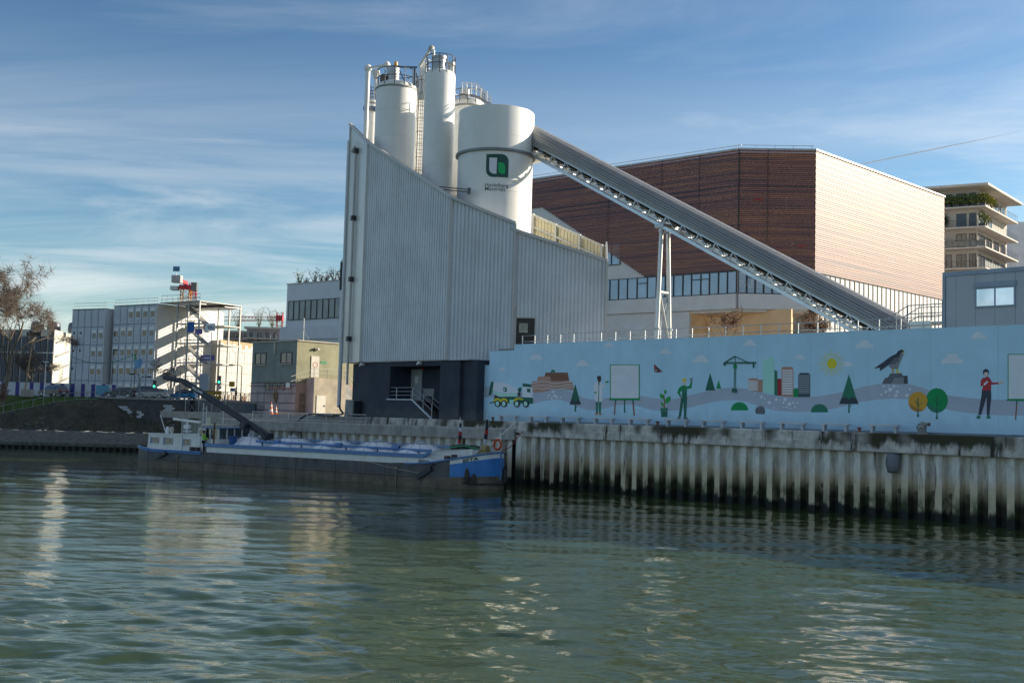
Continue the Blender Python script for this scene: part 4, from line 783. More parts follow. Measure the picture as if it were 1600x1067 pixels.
def round_tree(cx, cy, rx, ry, k1, k2, yb):
    a = Art('painted_round_tree'); a.poly(k1, scal((cx, cy), rx, ry, 22, .05)); a.poly(k2, [(cx - rx * .98, cy + ry * .15)] + [(cx - rx * .5, cy + ry * .42), (cx, cy + ry * .72), (cx + rx * .5, cy + ry * .8)] + scal((cx, cy), rx * .99, ry * .99, 8, .04, 60, 170, 3)); a.line('dg', [(cx, yb), (cx, cy - ry * .35)], 1.7); a.line('dg', [(cx, cy + ry * .3), (cx - rx * .3, cy - ry * .1)], 1); a.line('dg', [(cx, cy + ry * .45), (cx + rx * .45, cy + ry * .1)], 1); a.poly('dg', [(cx - 1.8, yb), (cx - .9, yb - 4), (cx + .9, yb - 4), (cx + 1.8, yb)]); a.done()
round_tree(1434.5, 627.5, 14.6, 15.2, 'orange', 'orange2', 651); round_tree(1464, 625.5, 16.6, 18.6, 'g2', 'dg2', 654.5)
a = Art('painted_presenter'); a.poly('dgrey', Z3([(1272, 545), (1342, 545), (1345, 600), (1330, 742), (1310, 742), (1308, 600), (1265, 740), (1243, 738), (1268, 590)])); a.poly('red', Z3([(1278, 452), (1300, 448), (1318, 440), (1335, 456), (1352, 488), (1400, 486), (1402, 500), (1344, 504), (1342, 550), (1272, 550), (1282, 510), (1262, 520), (1262, 475)]))
a.poly('skin', Z3([(1288, 400), (1318, 398), (1318, 425), (1308, 444), (1294, 440)])); a.poly('black', Z3(scal((1303, 408), 23, 26, 10, 0, 180, 360) + [(1322, 425), (1316, 405), (1292, 408), (1286, 428)])); a.poly('skin', Z3([(1402, 484), (1425, 474), (1444, 478), (1440, 490), (1404, 498)])); a.poly('white', Z3([(1284, 500), (1312, 474), (1322, 482), (1294, 512)]))
a.poly('dg2', Z3([(1228, 768), (1238, 742), (1258, 746), (1258, 768)])); a.poly('dg2', Z3([(1310, 768), (1310, 746), (1330, 742), (1340, 766)])); a.done()
# ================================================================== guard rail on the wall
gr = qthing('guard_rail', 'galvanised guard rail running along the top of the mural wall', 'railing', sC, 2.9, TZ)
s1_ = Q.at(1470, 505, 2.95)[0]; b = MB(Q)
for h in (1.05, .55, .2): b.tube((sC + .1, 2.95, TZ + h), (s1_, 2.95, TZ + h), .028, n=6)
b.build('rails', M_steel, gr)
x = sC + .2; k = 0
while x < s1_:
    b = MB(Q); b.box(x - .03, 2.92, TZ, x + .03, 2.98, TZ + 1.06); b.build('post', M_steel, gr); x += 1.45
# steel platform and stairs at the conveyor foot
pf = qthing('access_platform', 'galvanised platform with railings beside the conveyor foot and grey cabin', 'platform', 30, 6, TZ)
px0 = Q.at(1425, 490, 6)[0]; px1 = Q.at(1471, 490, 6)[0]; zp = TZ + 1.0
b = MB(Q); b.box(px0, 5.4, zp - .1, px1 + .4, 7.0, zp); b.build('deck', M_steel, pf)
for yy in (5.45, 6.95):
    b = MB(Q)
    for h in (1.1, .55): b.path([(px0 - 1.6, yy, TZ + .1 + h), (px0, yy, zp + h), (px1 + .4, yy, zp + h)], .035, 6)
    for x in (px0 - .8, px0, px0 + .9, px0 + 1.8): b.tube((x, yy, TZ), (x, yy, zp + 1.1 if x >= px0 else TZ + 1.6), .04, n=6)
    b.build('railing', M_steel, pf)
b = MB(Q); b.box(px0 + .2, 5.3, TZ, px0 + 1.6, 5.38, zp + .05); b.build('skirt_plate', mat('bright_galvanised', (.6, .6, .58)), pf)
# ================================================================== benches and small quay things
M_ben = mat('bench_pale_grey', (.58, .58, .60), .7, var=.12, scale=3)
bp_ = [(780, 808.6, 651), (827, 857, 651.3), (876, 907.6, 652), (928, 960, 653), (982, 1016, 654), (1040.6, 1076, 655.5), (1096, 1133.6, 657), (1156, 1194.6, 658.5), (1218, 1259, 660), (1284, 1327, 661.3), (1359, 1405, 663.2)]
lab = ['low grey bench below the painted lorry, first along the quay', 'low grey bench below the painted quarry, second along the quay', 'low grey bench by the small painted conifer, third along the quay', 'low grey bench below the painted scientist, fourth along the quay', 'low grey bench below the first painted easel, fifth along the quay', 'low grey bench under the painted worker in dungarees', 'low grey bench just right of the painted worker', 'low grey bench below the painted boulder', 'low grey bench below the painted stones and dark bush', 'low grey bench left of the big painted conifer foot', 'low grey bench nearest the mooring machine, last along the quay']
for i, (xa_, xb_, py) in enumerate(bp_):
    s0, _ = Q.at(xa_, py, 1.15); s1b, _ = Q.at(xb_, py, 1.15); L = s1b - s0; z0_ = QZ
    t = qthing('bench', lab[i], 'bench', (s0 + s1b) / 2, 1.15, z0_, 'benches along the mural quay')
    b = MB(Q); b.box(s0, .95, z0_ + .40, s1b, 1.40, z0_ + .50); b.build('seat', M_ben, t)
    for x in (s0 + L * .10, s1b - L * .10): b = MB(Q); b.box(x - .07, 1.0, z0_ + .0, x + .07, 1.35, z0_ + .398); b.build('leg', M_ben, t)
s_, _ = Q.at(1441, 672, .5); t = qthing('mooring_machine', 'stubby grey mooring machine with a side nozzle standing on the quay edge', 'mooring machine', s_, .55, QZ)
b = MB(Q); b.lathe([(.30, 0), (.30, .08), (.22, .12), (.20, .3), (.24, .34), (.24, .42), (.19, .46), (.17, .62), (.10, .72), (.01, .75)], (s_, .55, QZ), 16); b.build('body', mat('worn_grey_iron', (.30, .30, .28), .7, .2, var=.4, scale=6), t, smooth=True)
b = MB(Q); b.path([(s_ + .1, .5, QZ + .52), (s_ + .3, .45, QZ + .6), (s_ + .42, .42, QZ + .58)], [.12, .1, .09], 10); b.build('nozzle', MATS['worn_grey_iron'], t, smooth=True)
b = MB(Q); b.lathe([(.11, 0), (.11, .06)], (s_ + .44, .41, QZ + .575), 10, 'x'); b.build('nozzle_cap', mat('rust_brown', (.14, .07, .04), .8), t)
b = MB(Q); b.path([(s_ - .16, .4, QZ + .12), (s_ - .26, .35, QZ + .4), (s_ - .14, .4, QZ + .6)], .05, 8); b.build('lever', MATS['worn_grey_iron'], t, smooth=True)
def bollard(px, py, tt, h, m, label, cat='bollard'):
    s_, _ = Q.at(px, py, tt); t = qthing('bollard', label, cat, s_, tt, QZ)
    b = MB(Q); b.lathe([(.10 * h / .3, 0), (.08 * h / .3, h * .12), (.07 * h / .3, h * .6), (.12 * h / .3, h * .7), (.13 * h / .3, h * .95), (.1 * h / .3, h), (.01, h)], (s_, tt, QZ), 14); b.build('post', m, t, smooth=True)
    b = MB(Q); b.lathe([(.16 * h / .3, 0), (.16 * h / .3, h * .07), (.01, h * .08)], (s_, tt, QZ), 14); b.build('base_plate', m, t)
bollard(1343, 671, .5, .30, mat('red_paint_worn', (.30, .035, .025), .6, var=.3, scale=8), 'small red bollard between the last two benches')
bollard(1027.5, 663, .5, .34, mat('rust_brown', (.14, .07, .04), .8), 'small rusty bollard between the fifth and sixth benches')
bollard(770, 657, .5, .32, MATS['rust_brown'], 'small rusty bollard by the left end of the mural')
# ================================================================== windows
def window(parent, fr, x0, x1, z0, z1, y, frame_m=M_dark, glass_m=M_glass, w=.07, mull=0, sill=None, name='window'):
    """frame proud of the wall face (which faces -y), pane set back in it"""
    b = MB(fr); d0, d1 = y - .07, y + .02
    b.box(x0, d0, z0, x1, d1, z0 + w); b.box(x0, d0, z1 - w, x1, d1, z1); b.box(x0, d0, z0 + w, x0 + w, d1, z1 - w); b.box(x1 - w, d0, z0 + w, x1, d1, z1 - w)
    for i in range(mull):
        xm = x0 + (x1 - x0) * (i + 1) / (mull + 1); b.box(xm - w * .4, d0 + .005, z0 + w, xm + w * .4, d1, z1 - w)
    o = b.build(name, frame_m, parent)
    g = MB(fr); g.box(x0 + w, y - .03, z0 + w, x1 - w, y - .012, z1 - w); g.build('pane', glass_m, o)
    if sill: s_ = MB(fr); s_.box(x0 - .08, y - .16, z0 - .1, x1 + .08, y - .004, z0 - .005); s_.build('sill', sill, o)
    return o
# ================================================================== hall with slatted cladding
HS = 1.16
def hz(z): return EYE + (z - EYE) * HS
F_ = atY(1152, 458, 125.5 * HS); G_ = atY(1272, 422, 125. * HS); H_ = atY(1474, 465, 148.5 * HS)
F_, G_, H_ = F_[:2], G_[:2], H_[:2]
E_ = atY(835, 280, 144.5 * HS)[:2]; E_ = F_ + (E_ - F_) * 1.06
HZ, HB = hz(36.4), hz(22.55)
hall = thing('slatted_hall', 'huge hall clad in dark brown horizontal slats with a sunlit pale end', 'building', (F_[0], F_[1] + 12, TZ))
def slat_mat(name, cols, gloss):
    m = bpy.data.materials.new(name); m.use_nodes = True; t = m.node_tree; n = t.nodes; l = t.links; b = n['Principled BSDF']; b.inputs['Roughness'].default_value = gloss
    g = n.new('ShaderNodeNewGeometry'); mp = n.new('ShaderNodeMapping'); mp.inputs['Scale'].default_value = (.022, .022, 2.2); l.new(g.outputs['Position'], mp.inputs[0])
    z = n.new('ShaderNodeTexNoise'); z.inputs['Scale'].default_value = 1.0; z.inputs['Detail'].default_value = 2.5; z.inputs['Roughness'].default_value = .7; l.new(mp.outputs[0], z.inputs['Vector'])
    r = n.new('ShaderNodeValToRGB'); l.new(z.outputs[0], r.inputs[0]); cr = r.color_ramp
    cr.elements.remove(cr.elements[-1]); cr.elements[0].position = cols[0][0]; cr.elements[0].color = (*cols[0][1], 1)
    for p, c in cols[1:]: cr.elements.new(p).color = (*c, 1)
    l.new(r.outputs[0], b.inputs['Base Color']); return m
M_slat = slat_mat('brown_slats', [(.34, (.06, .045, .055)), (.41, (.17, .075, .08)), (.47, (.25, .11, .095)), (.52, (.16, .075, .075)), (.57, (.36, .155, .09)), (.61, (.24, .10, .085)), (.68, (.09, .06, .07)), (.74, (.27, .115, .10))], .50)
M_hw = mat('hall_white_render', (.66, .66, .65), .7, var=.06, streak=.12, dirt=(.45, .44, .42))
def slats(p0, p1, zb, zt, m, cut=None, rows=62):
    fr = fr2(p0, p1); L = float(np.linalg.norm(np.array(p1) - np.array(p0))); b = MB(fr); h = (zt - zb) / rows
    for i in range(rows):
        z0 = zb + i * h; x0 = cut(z0 + h / 2) if cut else 0
        if x0 < L - .2: b.box(x0, -.12 - .02 * ((i * 7) % 3), z0 + .02, L, .0, z0 + h * .88)
    return b.build('slat_cladding', m, hall, kind='stuff'), fr, L
frE = fr2(E_, F_); LE_ = float(np.linalg.norm(F_ - E_))
xc0, zc0 = frE.at(1004, 430, -.1); xc1, zc1 = frE.at(930, 380, -.1)
def cutf(z): return 0 if z > zc0 + (zc1 - zc0) * 2.2 else max(0, xc0 + (xc1 - xc0) * (z - zc0) / (zc1 - zc0))
slats(E_, F_, HB, HZ, M_slat, cutf); slats(F_, G_, HB, HZ, M_slat); slats(G_, H_, HB, HZ, M_slat)
# body
bk1 = H_ + (F_ - E_) / LE_ * -40 + np.array([6., 8.]); 
b = MB(); body = [E_, F_, G_, H_, H_ + np.array([-28., 28.]), E_ + np.array([8., 26.])]
cen = np.mean(body, 0); bd = [p + (cen - p) / np.linalg.norm(cen - p) * .12 for p in body]
b.prism([(p[0], p[1], hz(17.9)) for p in bd], (0, 0, HZ - .25 - hz(17.9))); b.build('upper_body', M_hw, hall)
b = MB(); 
for p0, p1 in ((E_, F_), (F_, G_), (G_, H_)): 
    fr = fr2(p0, p1); L = float(np.linalg.norm(p1 - p0)); b = MB(fr); b.box(-.1, -.3, HZ, L + .1, .5, HZ + .22); b.build('roof_edge', mat('roof_edge_grey', (.40, .42, .44), .4, .3), hall)
    b = MB(fr); b.tube((0, .6, HZ + .8), (L, .6, HZ + .8), .04, n=5); k = 0
    while k < L: b.tube((k, .6, HZ + .1), (k, .6, HZ + .8), .04, n=5); k += 2.4
    if p0 is not G_: b.build('roof_rail', M_steel, hall)
# vertical joints in the cladding
for px in (1152.3,):
    b = MB(fr2(F_, G_)); b.box(-.05, -.3, HB, .05, -.03, HZ); b.build('corner_strip', M_dark, hall)
for fr, xs in ((frE, [frE.at(p, 400, 0)[0] for p in (950, 1033, 1092)]), (fr2(F_, G_), [fr2(F_, G_).at(1198, 400, 0)[0]])):
    for x in xs: b = MB(fr); b.box(x - .03, -.275, HB + 4, x + .03, -.25, HZ); b.build('joint', M_dark, hall)
for px, py, fr, L in ((1185, 312, fr2(F_, G_), 1.2), (1253, 384, fr2(F_, G_), 1.2), (995, 334, frE, .9)):
    x, z = fr.at(px, py, -.3); b = MB(fr); b.box(x - L / 2, -.32, z - .08, x + L / 2, -.28, z + .08); b.build('red_slat', mat('red_plastic', (.42, .03, .02)), hall)
# window strip with mullions, transom lights and the room behind
M_strip = mat('strip_glass', (.30, .42, .54), .08, 0, var=.22, scale=.25, spec=.9)
WB = hz(19.95)
pxs = [940, 953.5, 967, 981, 996, 1012, 1026, 1040, 1053, 1067.5, 1081, 1095.5, 1109, 1123, 1137, 1151.3]
xs = [frE.at(p, 445, -.1)[0] for p in pxs]
for i in range(len(xs) - 1): 
    o = window(hall, frE, xs[i] + .02, xs[i + 1] - .02, WB, HB - .05, -.12, M_dark, M_strip, .09)
    if i in (4, 10, 11): b = MB(frE); b.box(xs[i] + .1, -.20, HB - .95, xs[i + 1] - .1, -.15, HB - .83); b.build('transom', M_dark, o)
fFG = fr2(F_, G_); LFG = float(np.linalg.norm(G_ - F_))
n = 9
for i in range(n):
    o = window(hall, fFG, .1 + LFG * i / n, .06 + LFG * (i + 1) / n, WB, HB - .05, -.12, M_dark, M_strip, .09)
    if i in (1, 5): b = MB(fFG); b.box(.2 + LFG * i / n, -.2, HB - .95, LFG * (i + 1) / n, -.15, HB - .83); b.build('transom', M_dark, o)
x0, z0 = fFG.at(1153, 449, -.14); x1, _ = fFG.at(1191, 449, -.14)
letter('PARIS', x1 - x0, (max(x0, .2), -.155, z0), (1, 0, 0), (0, 0, 1), hall, mat('faint_window_lettering', (.42, .50, .57), .5), fFG, .02)
xq = [frE.at(p, 400, -.1)[0] for p in (925, 941, 955.5, 969, 984)]
zq0, zq1 = frE.at(955, 414.5, -.1)[1], frE.at(955, 380, -.1)[1]
for i in range(3): window(hall, frE, xq[i] + .02, xq[i + 1] - .02, zq0, zq1, -.04, M_dark, M_strip, .08)
# fascia, facets and the undercroft
for p0, p1 in ((E_, F_), (F_, G_)):
    fr = fr2(p0, p1); L = float(np.linalg.norm(p1 - p0)); b = MB(fr); b.box(0 if p0 is E_ else .12, -.45, hz(18.2), L, .1, WB - .06); b.build('white_fascia', M_hw, hall)
xu = frE.at(1078, 500, 0)[0]
b = MB(frE); b.box(0, -.2, TZ, xu, .35, hz(18.15)); b.build('lower_wall', M_hw, hall)
xt = frE.at(968, 500, -.2)[0]; b = MB(frE); b.add([(xt, -.21, hz(12.9)), (xt, -.21, hz(16.9)), (xt + 2.9, -.75, hz(15.7)), (xt + .05, -.2, hz(14.5))], [(0, 1, 2), ]); b.add([(xt, -.21, hz(12.9)), (xt + 2.9, -.75, hz(15.7)), (xt + 5.5, -.22, hz(14.2))], [(0, 1, 2)]); b.add([(xt, -.21, hz(16.9)), (xt + 5.5, -.22, hz(17.2)), (xt + 2.9, -.75, hz(15.7))], [(0, 1, 2)]); b.add([(xt + 2.9, -.75, hz(15.7)), (xt + 5.5, -.22, hz(17.2)), (xt + 5.5, -.22, hz(14.2))], [(0, 1, 2)]); b.build('facet', M_hw, hall)
M_tan = mat('tan_timber_soffit', (.80, .52, .28), .7, var=.12, scale=.5)
b = MB(frE); b.prism([(xu, -.15, hz(18.15)), (xu - 1.2, -.15, hz(15.5)), (xu - 3.5, -.15, 11.1), (xu + 1.0, 2.5, 11.1), (xu + 1.5, 2.5, hz(18.15))], (0, .2, 0)); b.build('curved_return', M_tan, hall)
b = MB(frE); Lx = LE_ + LFG * .9
b.box(xu - .5, 2.4, TZ, LE_ + 6.5, 2.9, hz(18.15)); b.build('undercroft_wall', M_tan, hall)
b = MB(frE); b.add([(xu + 1.0, 2.3, hz(18.0)), (xu + 6.5, 2.3, hz(18.0)), (xu + 3.2, 1.3, hz(15.2))], [(0, 1, 2)]); b.add([(xu + 1.0, 2.3, hz(18.0)), (xu + 3.2, 1.3, hz(15.2)), (xu + 1.8, 2.3, hz(12.5))], [(0, 1, 2)]); b.add([(xu + 6.5, 2.3, hz(18.0)), (xu + 4.5, 2.3, hz(13.5)), (xu + 3.2, 1.3, hz(15.2))], [(0, 1, 2)]); b.build('soffit_facet', M_tan, hall)
for px in (1105, 1228): x = frE.at(px, 500, 2.3)[0]; b = MB(frE); b.box(x, 2.3, TZ, x + 1.1, 2.395, hz(14.6)); b.build('service_door', mat('tan_door', (.50, .31, .17), .6), hall)
for px, w_ in ((1279, .55), (1337, .5)):
    p = atY(px, 505, 126.5 * HS); b = MB(); b.tube((p[0], p[1], TZ), (p[0], p[1], hz(18.15)), w_ * .6, n=14); b.build('column', M_white, hall, smooth=True)
b = MB(); s_ = [F_ + [.2, .5], G_ + [-.2, .2], G_ + [9., 9.], F_ + [4., 12.]]; b.prism([(p[0], p[1], hz(18.0)) for p in s_], (0, 0, .18)); b.build('soffit_slab', M_tan, hall)
fGH = fr2(G_, H_); LGH = float(np.linalg.norm(H_ - G_))
b = MB(fGH); b.box(.3, .12, hz(16.), LGH, .6, HB - .02); b.build('end_wall', mat('end_wall_white', (.74, .71, .64), .7, var=.06), hall)
n = 30
for i in range(n):
    x = .5 + (LGH - .7) * i / (n - 1); b = MB(fGH); b.box(x - .085, .02, hz(16.2), x + .085, .115, HB - .04); b.build('fin', mat('fin_brown', (.06, .045, .035), .5), hall)
b = MB(fGH); b.box(.3, -.3, hz(15.9), LGH, .115, hz(16.17)); b.build('end_ledge', MATS['end_wall_white'], hall)
# ================================================================== grey cabin on the terrace
of = qthing('site_cabin', 'grey panelled site cabin with a wide double window above the mural', 'cabin', 36, 5.5, TZ)
x0, zt_ = Q.at(1473, 426, 4.); xE = x0 + 12; zb_ = TZ
M_cab = mat('cabin_grey_panel', (.48, .49, .51), .5, .0, var=.05)
M_cabf = mat('cabin_blue_grey_frame', (.32, .38, .46), .45)
b = MB(Q); b.box(x0 + .06, 4.05, zb_, xE, 6.9, zt_ - .1); b.build('body', M_dark, of)
wx0, wz1 = Q.at(1523.5, 442, 4.); wx1, wz0 = Q.at(1587, 478, 4.)
cuts = [x0 + .2] + [Q.at(p, 470, 4.)[0] for p in (1493.5, 1524, 1554.5, 1586.5)] + [x0 + 6.1, x0 + 8, x0 + 10, xE]
for i in range(len(cuts) - 1):
    a0, a1 = cuts[i] + .008, cuts[i + 1] - .008
    if i in (2, 3):
        b = MB(Q); b.box(a0, 4.0, zb_ + .22, a1, 4.045, wz0 - .01); b.build('wall_panel', M_cab, of); b = MB(Q); b.box(a0, 4.0, wz1 + .01, a1, 4.045, zt_ - .28); b.build('wall_panel', M_cab, of)
    else: b = MB(Q); b.box(a0, 4.0, zb_ + .22, a1, 4.045, zt_ - .28); b.build('wall_panel', M_cab, of)
b = MB(Q); b.box(x0, 3.96, zt_ - .26, xE, 4.04, zt_); b.box(x0, 3.96, zb_, xE, 4.04, zb_ + .2); b.box(x0, 3.95, zb_ + .2, x0 + .18, 4.04, zt_ - .26); b.box(x0, 4.0, zt_ - .1, xE, 7., zt_ - .01); b.build('frame', M_cabf, of)
M_glb = mat('sky_glass', (.55, .62, .68), .03, .85, var=.2, spec=1.)
wo = window(of, Q, wx0, wx1, wz0, wz1 - .32, 4.0, M_cabf, M_glb, .09, 1)
b = MB(Q); b.box(wx0 - .04, 3.88, wz1 - .32, wx1 + .04, 4.0, wz1); b.build('shutter_box', M_cabf, wo)
# ================================================================== apartment block with balconies
AY = 182; Ap = atY(1540, 330, AY)[:2]; AL = np.array([Ap[0] - 16., Ap[1] + 9.5]); AR = np.array([Ap[0] + 12.2, Ap[1] + 15.])
ap = thing('apartment_block', 'cream apartment block with planted wraparound balconies behind the slatted hall', 'building', (Ap[0], Ap[1] + 5, TZ))
fAL = fr2(AL, Ap); fAR = fr2(Ap, AR); LL = float(np.linalg.norm(Ap - AL)); LR = float(np.linalg.norm(AR - Ap))
M_apw = mat('pale_concrete_panel', (.44, .41, .37), .8, var=.08, scale=.4)
zr_ = float(atY(1540, 287, AY)[2]); st_ = 3.42
b = MB(); rr_ = [AL, Ap, AR, AR + [-14, 10], AL + [2, 16]]; inn = [AL + [.6, 1.8], Ap + [-.4, 2.2], AR + [-1.6, 1.], AR + [-14, 9], AL + [2, 15]]
b.prism([(p[0], p[1], TZ) for p in inn], (0, 0, zr_ - .35 - TZ)); b.build('walls', M_apw, ap)
b = MB(); b.prism([(p[0], p[1], zr_ - .38) for p in [AL + [-1, -1.2], Ap + [0, -1.0], AR + [1.0, .2], AR + [-14, 10], AL + [2, 16]]], (0, 0, .38)); b.build('roof_slab', mat('pale_slab', (.55, .50, .45), .8, var=.08), ap)
iL = fr2(inn[0], inn[1]); iR = fr2(inn[1], inn[2]); ILL = float(np.linalg.norm(inn[1] - inn[0])); ILR = float(np.linalg.norm(inn[2] - inn[1]))
M_leaf = mat('leaf_green', (.10, .14, .03), .6, var=.5, scale=2.5); M_leafy = mat('leaf_yellow_green', (.26, .25, .03), .6, var=.4, scale=2.5); M_leafd = mat('leaf_dark', (.03, .05, .02), .6, var=.4, scale=2.5)
def foliage(b, c, rad, n, size=.22):
    for _ in range(n):
        d = RNG.normal(size=3); d /= np.linalg.norm(d); q = np.array(c) + d * np.array(rad) * RNG.uniform(.35, 1) ** .6; a_ = RNG.normal(size=3); a_ /= np.linalg.norm(a_); e_ = np.cross(a_, RNG.normal(size=3)); e_ /= np.linalg.norm(e_); s_ = size * RNG.uniform(.6, 1.3)
        b.add([q - a_ * s_, q + e_ * s_ * .45, q + a_ * s_, q - e_ * s_ * .45], [(0, 1, 2, 3)])
for f_ in range(5):
    zf = zr_ - .38 - st_ * (f_ + 1)
    if zf < TZ + 3: break
    b = MB(); b.prism([(p[0], p[1], zf) for p in [AL, Ap, AR, AR + [-3, 2], inn[1] + [0, .3], AL + [.5, 2.]]], (0, 0, .24)); b.build('balcony_slab', mat('pale_slab', (.55, .50, .45)), ap)
    for fr, L in ((fAL, LL), (fAR, LR)):
        b = MB(fr); b.tube((.05, .1, zf + 1.35), (L - .05, .1, zf + 1.35), .03, n=5); k = .1
        while k < L: b.tube((k, .1, zf + .3), (k, .1, zf + 1.35), .02, n=4); k += .95
        b.build('balcony_rail', M_dsteel, ap)
        b = MB(fr); b.box(.1, .12, zf + .38, L - .1, .14, zf + 1.28); b.build('balcony_screen', mat('dim_screen', (.15, .15, .145), .35, var=.3, scale=1.2), ap) if f_ in (2, 3) and (f_ + (fr is fAR)) % 2 == 0 else None
    for fr, L, spots in ((iL, ILL, ((.44, .09), (.58, .10), (.72, .10), (.855, .09), (.955, .06))), (iR, ILR, ((.13, .22), (.37, .19), (.62, .19), (.86, .17)))):
        for q, w_ in spots:
            if random.random() < .12: continue
            xw = L * (q - w_ / 2); window(ap, fr, xw, xw + L * w_, zf + .32, zf + 2.75, 0, mat('bronze_frame', (.06, .05, .045), .5), mat('dim_glass', (.035, .035, .04), .1, var=.5, scale=.5, spec=.7), .1, 1)
for nm, fr, xs_, dz, rad, n, m in (('hedge', fAL, [LL - 7.5, LL - 6, LL - 4.6, LL - 3.2, LL - 1.8, LL - .6], 0, (.95, .5, .75), 130, M_leaf), ('hedge', fAR, [.6, 2., 3.4, 5.], 0, (.9, .5, .8), 130, M_leafy), ('potted_shrub', fAL, [LL - 7.6, LL - 6.8], 1, (.9, .6, .9), 150, M_leafd), ('potted_shrub', fAL, [LL - .6], 1, (.5, .5, 1.), 90, M_leaf), ('potted_shrub', fAR, [2.4], 1, (.6, .5, .8), 90, M_leafy), ('potted_shrub', fAL, [LL - 11.5, LL - 10.2, LL - 9], 0, (.7, .4, .55), 100, M_leafd)):
    zf = zr_ - .38 - st_ * (dz + 1)
    for i, x in enumerate(xs_):
        p = fr.W([(x, .55, zf + 1.1)])[0]
        t = thing('balcony_plant', {'hedge': 'leafy hedge plant in the planter row on the top balcony of the apartment block', 'potted_shrub': 'potted shrub on an apartment block balcony'}[nm], 'plant', (p[0], p[1], zf + .31), 0, nm + ' on the apartment balconies')
        t['label'] = ('leafy yellow green hedge plant' if m is M_leafy else 'dark bushy shrub' if m is M_leafd else 'green hedge plant') + (' on the top apartment balcony' if dz == 0 else ' on the second apartment balcony') + (', sunny side' if fr is fAR else ', shaded side') + ('' if len(xs_) == 1 else ', %s of its row' % ['leftmost', 'second', 'third', 'fourth', 'fifth', 'sixth'][i])
        b = MB(); foliage(b, (p[0], p[1], zf + .75 + rad[2]), [q * 1.2 for q in rad], n * 2, .2); b.build('foliage', m, t)
        b = MB(fr); b.box(x - .5, .3, zf + .31, x + .5, .8, zf + .75); b.build('planter', M_dark, t)
fb = thing('far_block', 'plain pale tower wall at the right edge behind the apartment block', 'building', (*atY(1610, 420, 215)[:2], TZ)); p = atY(1590, 385, 215); zt_ = float(atY(1590, 348, 215)[2])
b = MB(); b.box(p[0] - 1.5, 214, TZ, p[0] + 25, 235, zt_); b.build('walls', mat('far_pale_wall', (.74, .75, .77), .8), fb)
for i in range(5): window(fb, WF, p[0] + 4, p[0] + 6, zt_ - 3.5 - 3.1 * i, zt_ - 1.8 - 3.1 * i, 214)
# ================================================================== barge
BF = Fr(-32.8, 103.2, -33.0)                                # x from stern to bow, y towards the quay
bg_ = thing('barge', 'long black, white and blue river tank barge moored beside the quay', 'barge', (*BF.W([(19, 0, 0)])[0][:2], 0), -33)
def BX(px, py, y=-2.53): return BF.at(px, py, y)
M_hull = mat('black_hull', (.07, .073, .082), .55, var=.4, scale=.9, bump=.25, bscale=4, streak=.75, dirt=(.17, .15, .13))
M_rust = mat('brown_wet_hull', (.16, .12, .09), .65, var=.45, scale=.9, bump=.3, streak=.6, dirt=(.03, .028, .027))
M_bblue = mat('barge_blue', (.04, .22, .60), .42, var=.15, scale=1.5, streak=.35, dirt=(.05, .12, .26))
M_sblue = mat('barge_stripe_blue', (.10, .22, .46), .45, var=.12, scale=1.5, streak=.2, dirt=(.12, .15, .2))
M_bw = mat('barge_white', (.80, .79, .77), .45, var=.07, scale=1.2, streak=.45, dirt=(.46, .38, .29))
M_deck = mat('barge_deck', (.16, .17, .18), .8, var=.2)
HB2 = 2.53; BL = 38.4
def half(x):                                                # half breadth at deck
    if x < 3.2: t = x / 3.2; return HB2 * (.62 + .38 * math.sin(t * math.pi / 2))
    if x > 33.4: t = (x - 33.4) / (BL - 33.4); return HB2 * max(0, 1 - t ** 3.6) ** .60
    return HB2
def sheer(x):                                               # top of black hull / bulwark
    if x < 3: return 1.62 + .22 * (1 - x / 3)
    if x > 31.5: t = (x - 31.5) / (BL - 31.5); return 1.62 + 1.10 * t ** 1.5
    return 1.62
xs = [0, .25, .7, 1.3, 2.1, 3.2, 6, 10, 14, 18, 22, 26, 30, 33.4, 34.5, 35.5, 36.4, 37.1, 37.7, 38.05, 38.3, 38.4]
def ring(x, z, k=1.):                                       # port and starboard points of one waterline
    rake = -.35 * max(0, (z) / 2.5) if False else 0
    return half(x) * k
def skin(b, x0, x1, f0, f1, ks=(1, 1), proud=0., both=True, n=3):
    X = sorted(set([x for x in xs if x0 < x < x1] + [x0, x1]))
    for sg in ((-1, 1) if both else (-1,)):
        P = []
        for i in range(n + 1):
            q = i / n; row = []
            for x in X: z = f0(x) + (f1(x) - f0(x)) * q; k = ks[0] + (ks[1] - ks[0]) * q; row.append((x, sg * (half(x) * k + proud), z))
            P.append(row if sg < 0 else row[::-1])
        b.grid(P)
wl = lambda x: .62 + (.35 * max(0, (x - 31.5) / 7))
b = MB(BF); skin(b, 0, BL, lambda x: -.5, wl, (.99, 1)); b.build('hull_bottom', M_rust, bg_, smooth=True)
b = MB(BF); skin(b, 0, 35.6, wl, sheer); 
h0 = half(0); b.add([(0, -h0, -.5), (0, h0, -.5), (0, h0, sheer(0)), (0, -h0, sheer(0))], [(0, 1, 2, 3)]); b.build('hull_side', M_hull, bg_, smooth=True)
mid_ = lambda x: wl(x) + (sheer(x) - wl(x)) * (.70 + .06 * min(1, (x - 35.6) / 2.8))
b = MB(BF); skin(b, 35.6, BL, wl, mid_, proud=.004); b.build('bow_blue', M_bblue, bg_, smooth=True)
b = MB(BF); skin(b, 35.6, BL, mid_, lambda x: sheer(x) - .08, proud=.004); b.build('bow_white', M_bw, bg_, smooth=True)
b = MB(BF)
for sg in (-1, 1):
    X = [x for x in xs if x >= 31.5]; b.path([(x, sg * (half(x) + .02), sheer(x) - .03) for x in [31.5] + X], .075, 6)
b.build('bow_rail', M_sblue, bg_, smooth=True)
